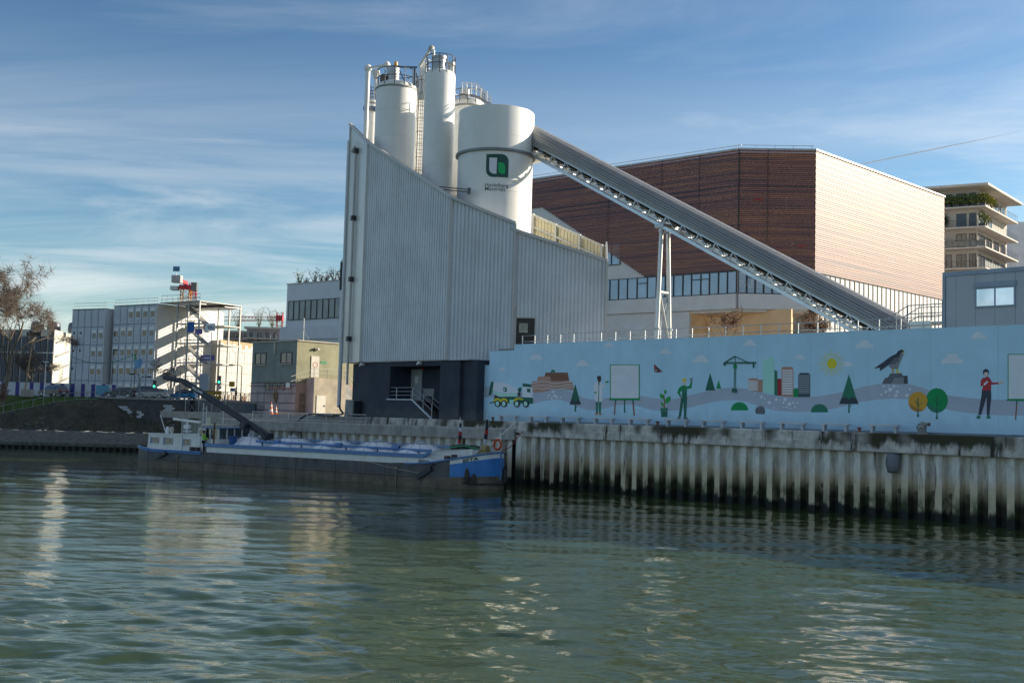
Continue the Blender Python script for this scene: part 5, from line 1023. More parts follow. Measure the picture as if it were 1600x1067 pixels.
b = MB(BF); b.tube((BL + .01, 0, .7), (BL + .02, 0, sheer(BL)), .07, n=8); b.build('stem_bar', M_sblue, bg_, smooth=True)
b = MB(BF)
for sg in (-1, 1):
    b.path([(x, sg * (half(x) + .02), sheer(x) - .05) for x in [0, .25, .7, 1.3, 2.1, 3.2, 6, 9.4]], .09, 6); b.path([(x, sg * (half(x) + .03), sheer(x) - .2) for x in [0, .25, .7, 1.3, 2.1, 3.2, 6, 9.4]], .07, 6)
b.build('stern_rail', M_sblue, bg_, smooth=True)
for i, x in enumerate((2.5, 9.6, 13.4, 17.0, 20.4, 24.6, 29.5, 33.0)):
    b = MB(BF); b.box(x - .03, -HB2 - .035, .1, x + .03, -HB2 - .001, 1.6); b.build('hull_strake', mat('grey_strake', (.13, .135, .14), .6), bg_)
b = MB(BF); b.path([(x, -half(x) - .03, .75 + .0 * x) for x in (0.3, 3.2, 10, 20, 30, 33.4)], .05, 6); b.build('rubbing_band', M_rust, bg_)
b = MB(BF); X = [x for x in xs]; 
for x0, x1 in zip(X[:-1], X[1:]): b.add([(x0, -half(x0), sheer(x0) - .12), (x1, -half(x1), sheer(x1) - .12), (x1, half(x1), sheer(x1) - .12), (x0, half(x0), sheer(x0) - .12)], [(0, 1, 2, 3)])
b.build('deck', M_deck, bg_)
# coaming: white side with a blue top band, rising to the fore deck
b = MB(BF)
for sg in (-1, 1): b.prism([(9.9, sg * 2.42, 1.5), (34.6, sg * 2.42, 1.5), (34.6, sg * 2.42, 1.95), (33.6, sg * 2.42, 2.12), (9.9, sg * 2.42, 2.08)], (0, -sg * .1, 0))
b.box(9.9, -2.41, 1.5, 10., 2.41, 2.08); b.build('coaming', M_bw, bg_)
b = MB(BF)
for sg in (-1, 1): b.bar((9.7, sg * 2.40, 2.22), (33.2, sg * 2.40, 2.24), .22, .30); b.bar((33.15, sg * 2.40, 2.24), (33.7, sg * 2.38, 2.55), .22, .22)
b.bar((9.75, -2.3, 2.22), (9.75, 2.3, 2.22), .2, .30); b.build('coaming_band', M_sblue, bg_)
b = MB(BF); b.box(10, -2.3, 1.9, 33.2, 2.3, 2.05); b.build('tank_deck', M_bw, bg_)
# fore block
fb_ = [(33.3, 2.6), (34.2, 2.75), (37.0, 2.95)]
b = MB(BF)
for sg in (-1, 1): b.prism([(32.9, sg * 2.05, 1.5), (36.9, sg * 1.5, 1.7), (36.9, sg * 1.5, 2.9), (34.3, sg * 2.0, 2.75), (33.4, sg * 2.04, 2.55), (32.9, sg * 2.05, 2.15)], (0, -sg * .08, 0))
b.add([(32.9, -2.0, 2.14), (32.9, 2.0, 2.14), (34.3, 1.95, 2.72), (34.3, -1.95, 2.72), (36.9, 1.45, 2.88), (36.9, -1.45, 2.88)], [(0, 1, 2, 3), (3, 2, 4, 5)]); b.box(36.82, -1.45, 1.7, 36.9, 1.45, 2.86); b.build('fore_block', M_bw, bg_)
# tank domes: low round cement tanks
dc = [12.9, 17.6, 22.2, 26.6, 30.9]
for i, x in enumerate(dc):
    b = MB(BF); b.lathe([(2.26, 0), (2.22, .16), (1.75, .52), (1.15, .84), (1.0, .90), (.95, .96), (.3, .99), (.01, .99)], (x, 0, 2.04), 28); d = b.build('tank_dome', mat('tank_white', (.76, .78, .82), .42, var=.06, scale=1.5, streak=.1, dirt=(.45, .47, .5)), bg_, smooth=True)
    b = MB(BF)
    for a_ in range(0, 360, 30): ca, sa = math.cos(R(a_ + 8)), math.sin(R(a_ + 8)); b.path([(x + r_ * ca, r_ * sa, 2.05 + z_) for r_, z_ in ((2.2, .18), (1.76, .53), (1.16, .85), (.98, .95))], .022, 4, False)
    b.build('dome_ribs', mat('hatch_grey', (.40, .43, .47), .5), d, kind='stuff')
    b = MB(BF); b.lathe([(2.22, .10), (2.3, .12), (2.3, .2), (2.2, .22)], (x, 0, 2.04), 28); b.build('dome_rim', M_sblue if i % 2 else mat('hatch_grey', (.40, .43, .47)), d, smooth=True)
    b = MB(BF); b.lathe([(.42, 0), (.42, .12), (.36, .18), (.01, .2)], (x, 0, 3.07), 16); b.box(x - .1, -.5, 3.0, x + .1, -.4, 3.3); b.build('hatch', mat('hatch_grey', (.40, .43, .47), .5), d, smooth=True)
b = MB(BF); b.path([(14.9, -1.55, 2.72), (16, -1.55, 2.70), (33.2, -1.55, 2.62)], .105, 10); b.build('cargo_pipe', M_sblue, bg_, smooth=True)
b = MB(BF); b.path([(15, 1.7, 2.85), (33, 1.7, 2.8)], .06, 8); b.build('far_pipe', M_sblue, bg_, smooth=True)
for x in (17.3, 24, 29.8): b = MB(BF); b.lathe([(.17, -.35), (.2, -.3), (.2, .3), (.17, .35)], (x, -1.55, 2.70), 12, 'x'); b.build('pipe_valve', M_sblue, bg_, smooth=True)
for x in (15.6, 17, 18.2, 20, 22, 24.8, 26.2, 28, 30.5, 32): b = MB(BF); b.box(x - .03, -1.6, 2.05, x + .03, -1.5, 2.62); b.build('pipe_stand', M_dsteel, bg_)
b = MB(BF); 
for x in range(11, 33, 3): b.tube((x, 2.1, 2.1), (x, 2.1, 2.95), .03, n=5)
b.tube((11, 2.1, 2.95), (33, 2.1, 2.95), .025, n=5); b.build('lifeline', M_sblue, bg_)
x, z = BX(363, 690, -1.9); b = MB(BF); b.lathe([(.30, 0), (.37, .95), (.40, .95), (.40, 1.0), (.34, 1.0), (.28, .1), (.01, .1)], (x, -1.85, 2.1), 18); 
bk_ = b.build('bucket', mat('bucket_blue', (.02, .08, .25), .5), None, smooth=True)
tag(bk_, 'dark blue plastic tub standing on the barge near its wheelhouse', 'tub')
b = MB(BF); b.blob((10.6, -1.5, 2.15), .62, 2, .12, (1.3, .9, .35)); o = b.build('rope_pile', mat('old_rope', (.16, .14, .09), .95, var=.5, scale=12, bump=.8, bscale=40), None); tag(o, 'heap of old mooring rope at the front of the wheelhouse', 'rope')
# after cabin
cx0, cx1, cz0, cz1 = 2.0, 8.7, 1.62, 2.97
b = MB(BF); b.prism([(cx0 - .15, -2.12, cz0 - .1), (cx1, -2.12, cz0 - .1), (cx1, -2.12, cz1 + .06), (cx0, -2.12, cz1)], (0, 4.24, 0)); cab = b.build('cabin', M_bw, bg_)
b = MB(BF); b.bar((cx0 - .05, -2.14, cz1 + .02), (cx1, -2.14, cz1 + .07), .12, .09); b.build('cabin_rail', mat('tank_white', (.62, .65, .70)), cab)
for pl, pr_, y0_, y1_ in ((237, 248, 682, 692), (257.5, 269.5, 683, 694), (287, 297, 685, 696)):
    xa_, z1_ = BX(pl, y0_, -2.13); xb_, z0_ = BX(pr_, y1_, -2.13)
    w_ = window(bg_, BF, xa_, xb_, z0_, z1_, -2.125, mat('window_rim', (.33, .36, .40), .4, .3), mat('dusky_glass', (.06, .055, .05), .12, var=.4, scale=4, spec=.7), .06)
    b = MB(BF); b.box(xa_ + .1, -2.16, z0_ + .1, xa_ + .1 + (xb_ - xa_) * .48, -2.155, z1_ - .12); b.build('curtain', mat('curtain_cream', (.45, .40, .33), .9, var=.3, scale=9), w_)
    b = MB(BF); b.box(xa_ - .12, -2.19, z0_ - .05, xa_ - .01, -2.13, z1_ + .02); b.build('shutter_edge', M_sblue, w_)
b = MB(BF); b.box(6.45, -2.135, cz0, 6.49, -2.12, cz1); b.build('cabin_joint', M_dark, cab)
# wheelhouse
wx0, wx1, wz1 = 8.7, 10.75, 3.74
b = MB(BF); b.box(wx0 + .05, -2.0, 1.6, wx1, 1.9, 2.74); wh = b.build('wheelhouse', M_bw, bg_)
b = MB(BF); b.box(wx0 + .15, -1.9, 2.74, wx1 - .1, 1.8, wz1 - .08); b.build('wheelhouse_glazing', mat('wheelhouse_glass', (.06, .085, .10), .06, var=.4, scale=1.5, spec=.9), wh)
b = MB(BF); b.box(wx0, -2.1, wz1 - .08, wx1 + .15, 2.0, wz1); b.build('wheelhouse_roof', M_sblue, wh)
for x in (wx0 + .1, 9.75, wx1 - .06):
    b = MB(BF); b.box(x - .05, -1.98, 2.74, x + .05, -1.9, wz1 - .08); b.build('window_post', M_bw, wh)
for y in (-1.85, -.95, -.1, .8, 1.75):
    b = MB(BF); b.box(wx1 - .1, y - .05, 2.74, wx1 - .02, y + .05, wz1 - .08); b.build('window_post', M_bw, wh)
b = MB(BF); b.path([(wx0 - .05, -2.05, wz1 - .3), (wx0 + .1, -2.05, wz1 + .12), (wx0 + .5, -2.05, wz1 + .2), (wx1, -2.0, wz1 + .2), (wx1 + .05, .6, wz1 + .16), (wx1 + .05, .9, wz1)], .08, 8); b.build('roof_rail', mat('cream_rail', (.68, .60, .48), .5), wh, smooth=True)
xa_, _ = BX(309.5, 690, -2.05); xb_, _ = BX(321, 690, -2.05)
b = MB(BF); b.box(xa_, -2.09, 1.7, xb_, -2.01, wz1 - .1); dr = b.build('door', mat('door_white', (.66, .64, .64), .5), wh)
b = MB(BF); b.box(xa_ + .14, -2.11, 2.95, xb_ - .14, -2.092, 3.5); b.build('door_window', M_glass, dr)
b = MB(BF); xm, _ = BX(333, 680, -2.3); b.tube((xm, -2.2, 2.2), (xm, -2.2, 4.15), .07, n=8); b.build('stack_pipe', mat('rust_brown', (.14, .07, .04)), bg_)
for px, zt_ in ((317.5, 5.8), (322.5, 5.5), (349, 5.6)):
    x, _ = BX(px, 650, .5); b = MB(BF); b.tube((x, .5, 3.6), (x, .5, zt_), .035, n=5); b.tube((x - .25, .5, zt_ - .5), (x + .25, .5, zt_ - .5), .02, n=4); b.build('aerial', M_white, bg_)
x, z = BX(327.5, 657, .3); b = MB(BF); b.box(x - .25, .2, z - .35, x + .28, .3, z + .3); b.tube((x, .3, 3.6), (x, .3, z), .03); b.build('deck_lamp', mat('lamp_cream', (.50, .48, .36), .5), bg_)
# radar
rx, rz = BX(292, 657, 0); b = MB(BF); b.bar((rx - 1.75, .0, rz + .12), (rx + 1.75, .0, rz - .10), .24, .20); rd_ = b.build('radar_bar', M_bw, bg_)
b = MB(BF); b.lathe([(.3, 0), (.34, .15), (.3, .32), (.1, .4), (.1, .6)], (rx + .1, 0, rz - .72), 16); b.tube((rx + .1, 0, 2.95), (rx + .1, 0, rz - .65), .09); b.tube((rx - .45, 0, rz - .95), (rx + .7, 0, rz - .95), .04); b.build('radar_mast', M_bw, bg_, smooth=True)
b = MB(BF)
for i in range(6): b.tube((rx - .2 + .12 * i, -.3, 2.95), (rx + .3 - .1 * i, .3, rz - .95), .03, n=4)
b.build('mast_lattice', M_steel, bg_)
x0_, z0_ = BX(260, 676, .2); x1_, z1_ = BX(250.5, 648, .2); b = MB(BF); b.tube((x0_, .2, 2.9), (x1_, .2, z1_), .05, .03); b.build('flag_staff', M_white, bg_)
for px, col in ((262, M_white), (268.5, MATS['lamp_cream'])): x, _ = BX(px, 675, -.5); b = MB(BF); b.lathe([(.13, 0), (.2, .35), (.13, .6), (.01, .62)], (x, -.5, cz1 + .03), 12); b.build('vent_cowl', col, bg_, smooth=True)
# long black loading boom
M_boom = mat('black_boom', (.022, .027, .036), .5, var=.2)
B0, B1, B2 = BX(418, 681, 0), BX(291, 598, 0), BX(256.5, 590, 0)
b = MB(BF); b.path([(B0[0], 0, B0[1]), (B1[0], 0, B1[1]), (B1[0] - .8, 0, B1[1] + .22), (B2[0], 0, B2[1])], [.30, .27, .24, .17], 10); bm_ = b.build('loading_boom', M_boom, bg_, smooth=True)
kx, kz = BX(389, 659, 0); b = MB(BF); b.lathe([(.01, -.5), (.33, -.5), (.33, .5), (.01, .5)], (kx, -.3, kz - .3), 14, 'y'); b.tube((kx + .6, -.35, kz - .5), (kx + .6, .35, kz - .5), .2); b.build('boom_joint', MATS['black_boom'], bm_)
r0_, r1_ = BX(407, 675, -.4), BX(415, 686, -.4); b = MB(BF); b.tube((r0_[0] - .5, -.4, r0_[1] + .3), (r1_[0] + .1, -.4, 2.9), .18, n=10); b.build('boom_ram', M_boom, bm_)
b = MB(BF); b.tube((B0[0], 0, 2.8), (B0[0], 0, B0[1]), .32, n=12); b.box(B0[0] - .35, -.35, B0[1] - .25, B0[0] + .35, .35, B0[1] + .25); b.build('boom_post', M_boom, bm_)
l0, l1 = BX(300, 604.5, -.31), BX(315, 613.5, -.31); dv = np.array([l1[0] - l0[0], 0, l1[1] - l0[1]]); Ln = np.linalg.norm(dv); dv /= Ln
letter('HOLLAND', Ln * 1.05, (l0[0], -.30, l0[1] - .12), dv, (-dv[2], 0, dv[0]), bm_, M_white, BF, .03)
# lettering on the hull
sb = lambda x: sheer(x)
def bow_wrap(sg, xst):
    def w_(u, v):
        x = xst + u if sg < 0 else xst - u; return (x, sg * (half(x) + .03), sheer(x) - .40 + v)
    return w_
xq0, xq1 = BX(757, 711, -1.9)[0], BX(776, 711, -.9)[0]
letter('BETA', .98, 0, 0, 0, bg_, mat('lettering_dark', (.02, .05, .05)), BF, .015, wrap=bow_wrap(-1, 36.6), sz=.8)
letter('BETA', .62, 0, 0, 0, bg_, MATS['lettering_dark'], BF, .03, wrap=bow_wrap(1, 38.2), sz=1.4)
x, z = BX(654, 719, -2.43); letter('06003606', BX(671.5, 719, -2.43)[0] - x, (x, -2.435, 1.70), (1, 0, 0), (0, 0, 1), bg_, MATS['lettering_dark'], BF, .02, sz=1.5)
# rudder board, spud, fenders, hatches
for pa, pb_, w_ in (((652.5, 746), (674, 731), .32), ((246, 714), (260, 707), .28)):
    a_, c_ = BX(*pa, -2.62), BX(*pb_, -2.62); b = MB(BF); b.bar((a_[0], -2.66, a_[1]), (c_[0], -2.66, c_[1]), .14, w_); b.build('hanging_board', M_boom, bg_)
c_ = BX(674, 731, -2.62); b = MB(BF); b.path([(c_[0] - .2, -2.66, c_[1]), (c_[0] + .15, -2.64, c_[1] + .3), (c_[0] + .35, -2.6, 1.65)], .05, 6); b.build('board_chain', M_boom, bg_)
a_, c_ = BX(574, 721, -2.58), BX(655, 739, -2.62); b = MB(BF); b.path([(a_[0], -2.58, a_[1]), ((a_[0] + c_[0]) / 2, -2.64, (a_[1] + c_[1]) / 2 - .05), (c_[0], -2.66, c_[1])], .03, 5); b.build('hull_line', mat('old_rope_pale', (.35, .32, .27), .9), bg_)
for px in (619, 277): a_ = BX(px, 731 if px > 500 else 713, -2.6); b = MB(BF); b.box(a_[0] - .03, -2.61, .0, a_[0] + .03, -2.56, a_[1]); b.box(a_[0] - .2, -2.65, a_[1], a_[0] + .2, -2.56, a_[1] + .1); b.build('draught_mark', mat('mark_cream', (.26, .20, .15), .7), bg_)
x, z = BX(695, 714, -2.1)
for px in (699, 710): x, _ = BX(px, 714, -2.1); b = MB(BF); b.lathe([(.22, 0), (.24, .05), (.22, .3), (.25, .4), (.01, .42)], (x, -2.12, sheer(x) - .1), 12); b.build('deck_bitt', mat('rust_grey', (.11, .09, .085), .7), bg_, smooth=True)
for px in (300, 308): x, _ = BX(px, 702, -2.3); b = MB(BF); b.lathe([(.22, 0), (.24, .05), (.22, .3), (.25, .4), (.01, .42)], (x, -2.3, 1.58), 12); b.build('deck_bitt', MATS['rust_grey'], bg_, smooth=True)
for px, h in ((764, 1.15), (770.5, .75), (782, 1.2), (787, .8), (795, 1.0)):
    sg = -1 if px < 780 else 1; xx_ = {764: 36.9, 770.5: 37.35, 782: 38.32, 787: 38.15, 795: 37.7}[px]
    b = MB(BF); y_ = sg * (half(xx_) + .12); b.lathe([(.02, h), (.14, h * .8), (.2, h * .3), (.14, .05), (.01, 0)], (xx_ + .06, y_, .42), 10); b.build('fender', mat('rubber_fender', (.05, .047, .042), .85, var=.4, scale=6), bg_, smooth=True)
b = MB(BF); b.path([(36.7, -half(36.7) - .08, .5), (37.3, -half(37.3) - .12, .38), (38.2, -half(38.2) - .12, .42), (38.5, 0, .42), (38.2, half(38.2) + .1, .45), (37.4, half(37.4) + .1, .5)], .09, 6); b.build('bow_fender_rope', MATS['rubber_fender'], bg_)
b = MB(BF); b.tube((36.9, .3, 2.9), (39.2, .8, 5.0), .06, .05); b.build('bow_jackstaff', M_white, bg_)
b = MB(BF); b.blob((35.2, -.5, 2.92), .9, 2, .14, (1.1, .7, .28)); b.blob((36.1, -.3, 2.98), .6, 2, .14, (1, .7, .3)); o = b.build('tarpaulin', mat('black_tarp', (.02, .022, .024), .5, var=.4, scale=3, bump=.5, bscale=3), None); tag(o, 'crumpled black tarpaulin with a green hose on the barge fore deck', 'tarpaulin')
b = MB(BF); b.path([(34.3, -1.15, 2.86), (35, -1.2, 2.98), (35.8, -1.0, 3.1), (36.5, -1.0, 2.98), (37.0, -.9, 2.95)], .035, 6); o = b.build('hose', mat('green_hose', (.02, .36, .14), .5), None); tag(o, 'thin bright green hose trailing over the black tarpaulin', 'hose')
b = MB(BF); b.lathe([(.05, -.2), (.35, -.2), (.35, .2), (.05, .2)], (37.3, -.4, 2.85), 10, 'x'); b.box(36.95, -.85, 2.5, 37.7, .1, 2.72); b.build('bow_winch', mat('winch_yellow', (.32, .26, .10), .7, var=.3, scale=5), bg_)
# flags (furled) and lifebuoy
def flag(px0, py0, px1, py1, y, cols, label):
    x0_, z0_ = BX(px0, py0, y); x1_, z1_ = BX(px1, py1, y); t = thing('furled_flag', label, 'flag', (*BF.W([(x1_, y, 0)])[0][:2], z1_))
    b = MB(BF); b.tube((x1_ - .05, y, 2.6), (x0_, y, z0_ + .4), .028, n=5); b.build('staff', M_white, t)
    n = len(cols)
    for i in range(n):
        b = MB(BF); b.m = 0; P = []
        for j in range(4):
            f_ = (i + j / 3) / n; xc_ = x0_ + (x1_ - x0_) * f_; zc_ = z0_ + (z1_ - z0_) * f_; w_ = .10 + .16 * math.sin(f_ * 2.6)
            P.append([(xc_ - .03, y - .05, zc_), (xc_ + w_ * .5, y - .12 - .05 * (j % 2), zc_ - .05), (xc_ + w_, y - .02, zc_ - .1), (xc_ + w_ * .5, y + .1, zc_ - .06)])
        b.grid([r_ + [r_[0]] for r_ in P]); b.build('cloth', cols[i], t, smooth='all')
Mr = mat('flag_red', (.42, .03, .03), .8); Mk = mat('flag_dark', (.02, .02, .03), .8); Mwf = mat('flag_white', (.6, .6, .7), .8)
flag(719, 660, 716.5, 691, 0, [Mk, Mwf, Mr, Mk, Mr], 'furled red, white and black flag at the barge fore deck')
flag(761, 655, 756, 692, .6, [Mk, Mk, Mr, Mk, Mwf], 'furled black and red flag on the staff nearer the barge bow')
x, z = BX(777.5, 694.5, -.2); t = thing('lifebuoy', 'orange lifebuoy ring on a stand at the barge bow', 'lifebuoy', (*BF.W([(x, -.2, 0)])[0][:2], 2.6))
P = []; 
for i in range(29):
    a_ = 2 * math.pi * i / 28; P.append([(x + (.30 + .085 * math.cos(c_)) * math.cos(a_), -.2 + .085 * math.sin(c_), z + (.36 + .085 * math.cos(c_)) * math.sin(a_)) for c_ in [2 * math.pi * j / 10 for j in range(11)]])
b = MB(BF); b.grid(P); b.build('ring', mat('lifebuoy_orange', (.60, .07, .02), .5), t, smooth='all')
for a_ in (45, 135, 225, 315):
    b = MB(BF); b.lathe([(.1, -.05), (.1, .05)], (x + .30 * math.cos(R(a_)), -.2, z + .36 * math.sin(R(a_))), 10, 'y'); b.build('band', M_white, t)
b = MB(BF); b.tube((x + .15, -.1, 2.6), (x + .15, -.1, z + .95), .03, n=6); b.tube((x - .35, -.1, z + .5), (x + .3, -.1, z + .5), .025, n=6); b.build('stand', M_white, t)
# mooring line to the quay and delivery hose
p0 = BF.W([(38.1, .3, 2.7)])[0]; p1 = Q.W([(Q.at(817, 677, -.3)[0], -.35, 4.2)])[0]; pm = (p0 + p1) / 2 - [0, 0, .35]
b = MB(); b.path([p0, p0 + (pm - p0) * .5 - [0, 0, .05], pm, p1], .035, 6); o = b.build('mooring_line', mat('red_rope', (.25, .05, .04), .9), None); tag(o, 'thin reddish mooring line from the barge bow to the quay wall', 'mooring line')
hz = [BX(452, 687, 1.5), ]
h0_ = BF.W([(BX(452, 690, .8)[0], .8, 2.8)])[0]; 
hp = [h0_, atY(456, 675, 101.5), atY(463, 662, 103.), atY(474, 651, 104.5), atY(486, 646.8, 107), atY(500, 647.5, 109), onZ(522, 649.5, QZ + .12), ]
e1_ = Q.W([(Q.at(533, 646, .4)[0], .6, QZ + .3)])[0]; e2_ = fL.W([(1.0, -.5, 6.0)])[0]
b = MB(); pts = [Vector(p) for p in hp] + [Vector(e1_), Vector((e1_ + e2_) / 2 + np.array([0, 0, -.1])), Vector(e2_)]
sm = []
for i in range(len(pts) - 1):
    q0_, q1_, q2_, q3_ = pts[max(i - 1, 0)], pts[i], pts[i + 1], pts[min(i + 2, len(pts) - 1)]
    for j in range(5):
        u = j / 5; sm.append(.5 * ((2 * q1_) + (-q0_ + q2_) * u + (2 * q0_ - 5 * q1_ + 4 * q2_ - q3_) * u * u + (-q0_ + 3 * q1_ - 3 * q2_ + q3_) * u ** 3))
b.path(sm + [pts[-1]], .10, 8); o = b.build('delivery_hose', M_boom, None, smooth=True); tag(o, 'thick black delivery hose arching from the barge onto the yard', 'hose')
# ================================================================== people
def skin_part(name, verts, edges, radii, m, parent, loc_fr, root=0, sub=2):
    me = bpy.data.meshes.new(name); P = loc_fr(np.array(verts, float)); me.from_pydata(P.tolist(), edges, []); me.materials.append(m)
    o = bpy.data.objects.new(name, me); COL.objects.link(o); o.parent = parent
    sk = o.modifiers.new('skin', 'SKIN'); sk.use_smooth_shade = True
    if not me.skin_vertices: me.attributes
    sv = me.skin_vertices[0].data if me.skin_vertices else None
    if sv is None: raise RuntimeError('no skin layer')
    for i, r_ in enumerate(radii): sv[i].radius = (r_, r_) if not isinstance(r_, tuple) else r_
    sv[root].use_root = True
    s2_ = o.modifiers.new('sub', 'SUBSURF'); s2_.levels = s2_.render_levels = sub
    return o
def person(label, loc, deg, jacket, trousers, hair, pose='stand', h=1.75, stripes=None):
    t = thing('person', label, 'person', loc, deg); k = h / 1.75
    f = lambda v: v * k
    S = mat('skin', (.42, .25, .18), .6)
    hL = [(.30, -.10, 1.02), (.42, -.12, 1.06)]
    if pose == 'reach': armR = [(0, -.20, 1.42), (.12, -.26, 1.17), (.36, -.20, 1.14)]; armL = [(0, .20, 1.42), (.08, .27, 1.15), (.34, .18, 1.10)]
    else: armR = [(0, -.20, 1.42), (-.03, -.26, 1.14), (.06, -.25, .90)]; armL = [(0, .20, 1.42), (.03, .26, 1.14), (.10, .24, .90)]
    V = [(0, 0, .95), (0, 0, 1.2), (0, 0, 1.42), (0, 0, 1.50), (.02, 0, 1.58), (.03, 0, 1.66), (.02, 0, 1.73), (.0, -.10, .90), (.02, -.10, .50), (.0, -.10, .10), (.14, -.10, .04), (.0, .10, .90), (.06, .11, .50), (.04, .11, .10), (.18, .11, .04)]
    E = [(0, 1), (1, 2), (2, 3), (3, 4), (4, 5), (5, 6), (0, 7), (7, 8), (8, 9), (9, 10), (0, 11), (11, 12), (12, 13), (13, 14)]
    Rr = [.12, .11, .11, .055, .085, .095, .06, .08, .055, .04, .035, .08, .055, .04, .035]
    for arm in (armR, armL):
        n = len(V); V += arm; E += [(2, n), (n, n + 1), (n + 1, n + 2)]; Rr += [.055, .042, .032]
        w_ = Vector(arm[2]); d = (w_ - Vector(arm[1])).normalized(); up = Vector((0, 0, 1)) if abs(d.z) < .8 else Vector((1, 0, 0)); sd = d.cross(up).normalized(); m_ = len(V)
        V.append(tuple(w_ + d * .07)); E.append((n + 2, m_)); Rr.append(.034)
        for q, off in enumerate((-.03, -.01, .012, .032)):
            V += [tuple(w_ + d * (.10 + .01 * (1 - abs(q - 1.5) * .4)) + sd * off), tuple(w_ + d * (.135 + .02 * (1 - abs(q - 1.5) * .5)) + sd * off * 1.1 - up * .03)]; E += [(m_, len(V) - 2), (len(V) - 2, len(V) - 1)]; Rr += [.010, .008]
        V += [tuple(w_ + d * .05 + sd * .045), tuple(w_ + d * .09 + sd * .055 - up * .01)]; E += [(n + 2, len(V) - 2), (len(V) - 2, len(V) - 1)]; Rr += [.012, .009]
    skin_part('body', V, E, [r_ * k for r_ in Rr], S, t, f)
    jv = [(0, 0, .88), (0, 0, 1.05), (0, 0, 1.25), (0, 0, 1.42), (0, 0, 1.49)]; je = [(0, 1), (1, 2), (2, 3), (3, 4)]; jr = [(.17, .14), (.165, .135), (.17, .14), (.15, .12), .075]
    for arm in (armR, armL): n = len(jv); jv += [arm[0], arm[1], tuple(Vector(arm[1]) * .12 + Vector(arm[2]) * .88)]; je += [(3, n), (n, n + 1), (n + 1, n + 2)]; jr += [.085, .068, .055]
    jk = skin_part('jacket', jv, je, [tuple(q * k for q in r_) if isinstance(r_, tuple) else r_ * k for r_ in jr], jacket, t, f)
    if stripes:
        for zz_ in (1.0, 1.18):
            b = MB(); b.lathe([(.186 * k, -.03), (.19 * k, 0), (.186 * k, .03)], (0, 0, zz_ * k), 20); V2 = [(x, y * .92, z) for x, y, z in b.v]; me = bpy.data.meshes.new('reflective_band'); me.from_pydata(V2, [], b.f); me.materials.append(stripes); o = bpy.data.objects.new('reflective_band', me); COL.objects.link(o); o.parent = jk
    tv = [(0, 0, .95), (0, -.10, .88), (.02, -.105, .5), (.0, -.105, .10), (0, .10, .88), (.06, .115, .5), (.04, .115, .10)]; skin_part('trousers', tv, [(0, 1), (1, 2), (2, 3), (0, 4), (4, 5), (5, 6)], [.15 * k, .11 * k, .082 * k, .07 * k, .11 * k, .082 * k, .07 * k], trousers, t, f)
    for sy, x in ((-.10, .0), (.11, .04)): skin_part('shoe', [(x - .05, sy, .05), (x + .06, sy, .045), (x + .19, sy, .035)], [(0, 1), (1, 2)], [.055, .055, .045], mat('shoe_black', (.02, .02, .02), .5), t, f, 1)
    skin_part('hair', [(-.025, 0, 1.64), (-.01, 0, 1.71), (.0, 0, 1.755)], [(0, 1), (1, 2)], [.095 * k, .10 * k, .07 * k], hair, t, f, 1)
    b = MB(); b.blob((.13 * k, 0, 1.64 * k), .02, 1, 0, (1.3, 1, 1.4)); b.blob((.105 * k, .095 * k, 1.645 * k) if False else (.03, .098 * k, 1.645 * k), .025, 1, 0, (.8, .5, 1.2)); b.blob((.03, -.098 * k, 1.645 * k), .025, 1, 0, (.8, .5, 1.2)); me = bpy.data.meshes.new('face'); me.from_pydata(b.v, [], b.f); me.materials.append(S); o = bpy.data.objects.new('face', me); COL.objects.link(o); o.parent = t
    b = MB(); b.blob((.118 * k, .035, 1.675 * k), .012, 1, 0); b.blob((.118 * k, -.035, 1.675 * k), .012, 1, 0); b.blob((.115 * k, 0, 1.595 * k), .012, 1, 0, (.6, 2.2, .5)); me = bpy.data.meshes.new('eyes_and_mouth'); me.from_pydata(b.v, [], b.f); me.materials.append(mat('dark_eye', (.05, .02, .02), .4)); o = bpy.data.objects.new('eyes_and_mouth', me); COL.objects.link(o); o.parent = t
    return t
HV = mat('hi_vis_yellow', (.36, .80, .03), .6, var=.1); NT = mat('navy_trousers', (.022, .024, .03), .8)
mx_, mz_ = BX(317, 706, -2.35)
pm_ = BF.W([(mx_, -2.32, 1.66)])[0]
person('worker in fluorescent yellow jacket and dark trousers standing on the barge by its wheelhouse', (pm_[0], pm_[1], 1.60), 20, HV, NT, mat('dark_hair', (.02, .015, .012), .7), 'reach', 1.78, mat('reflective_silver', (.6, .62, .6), .3))
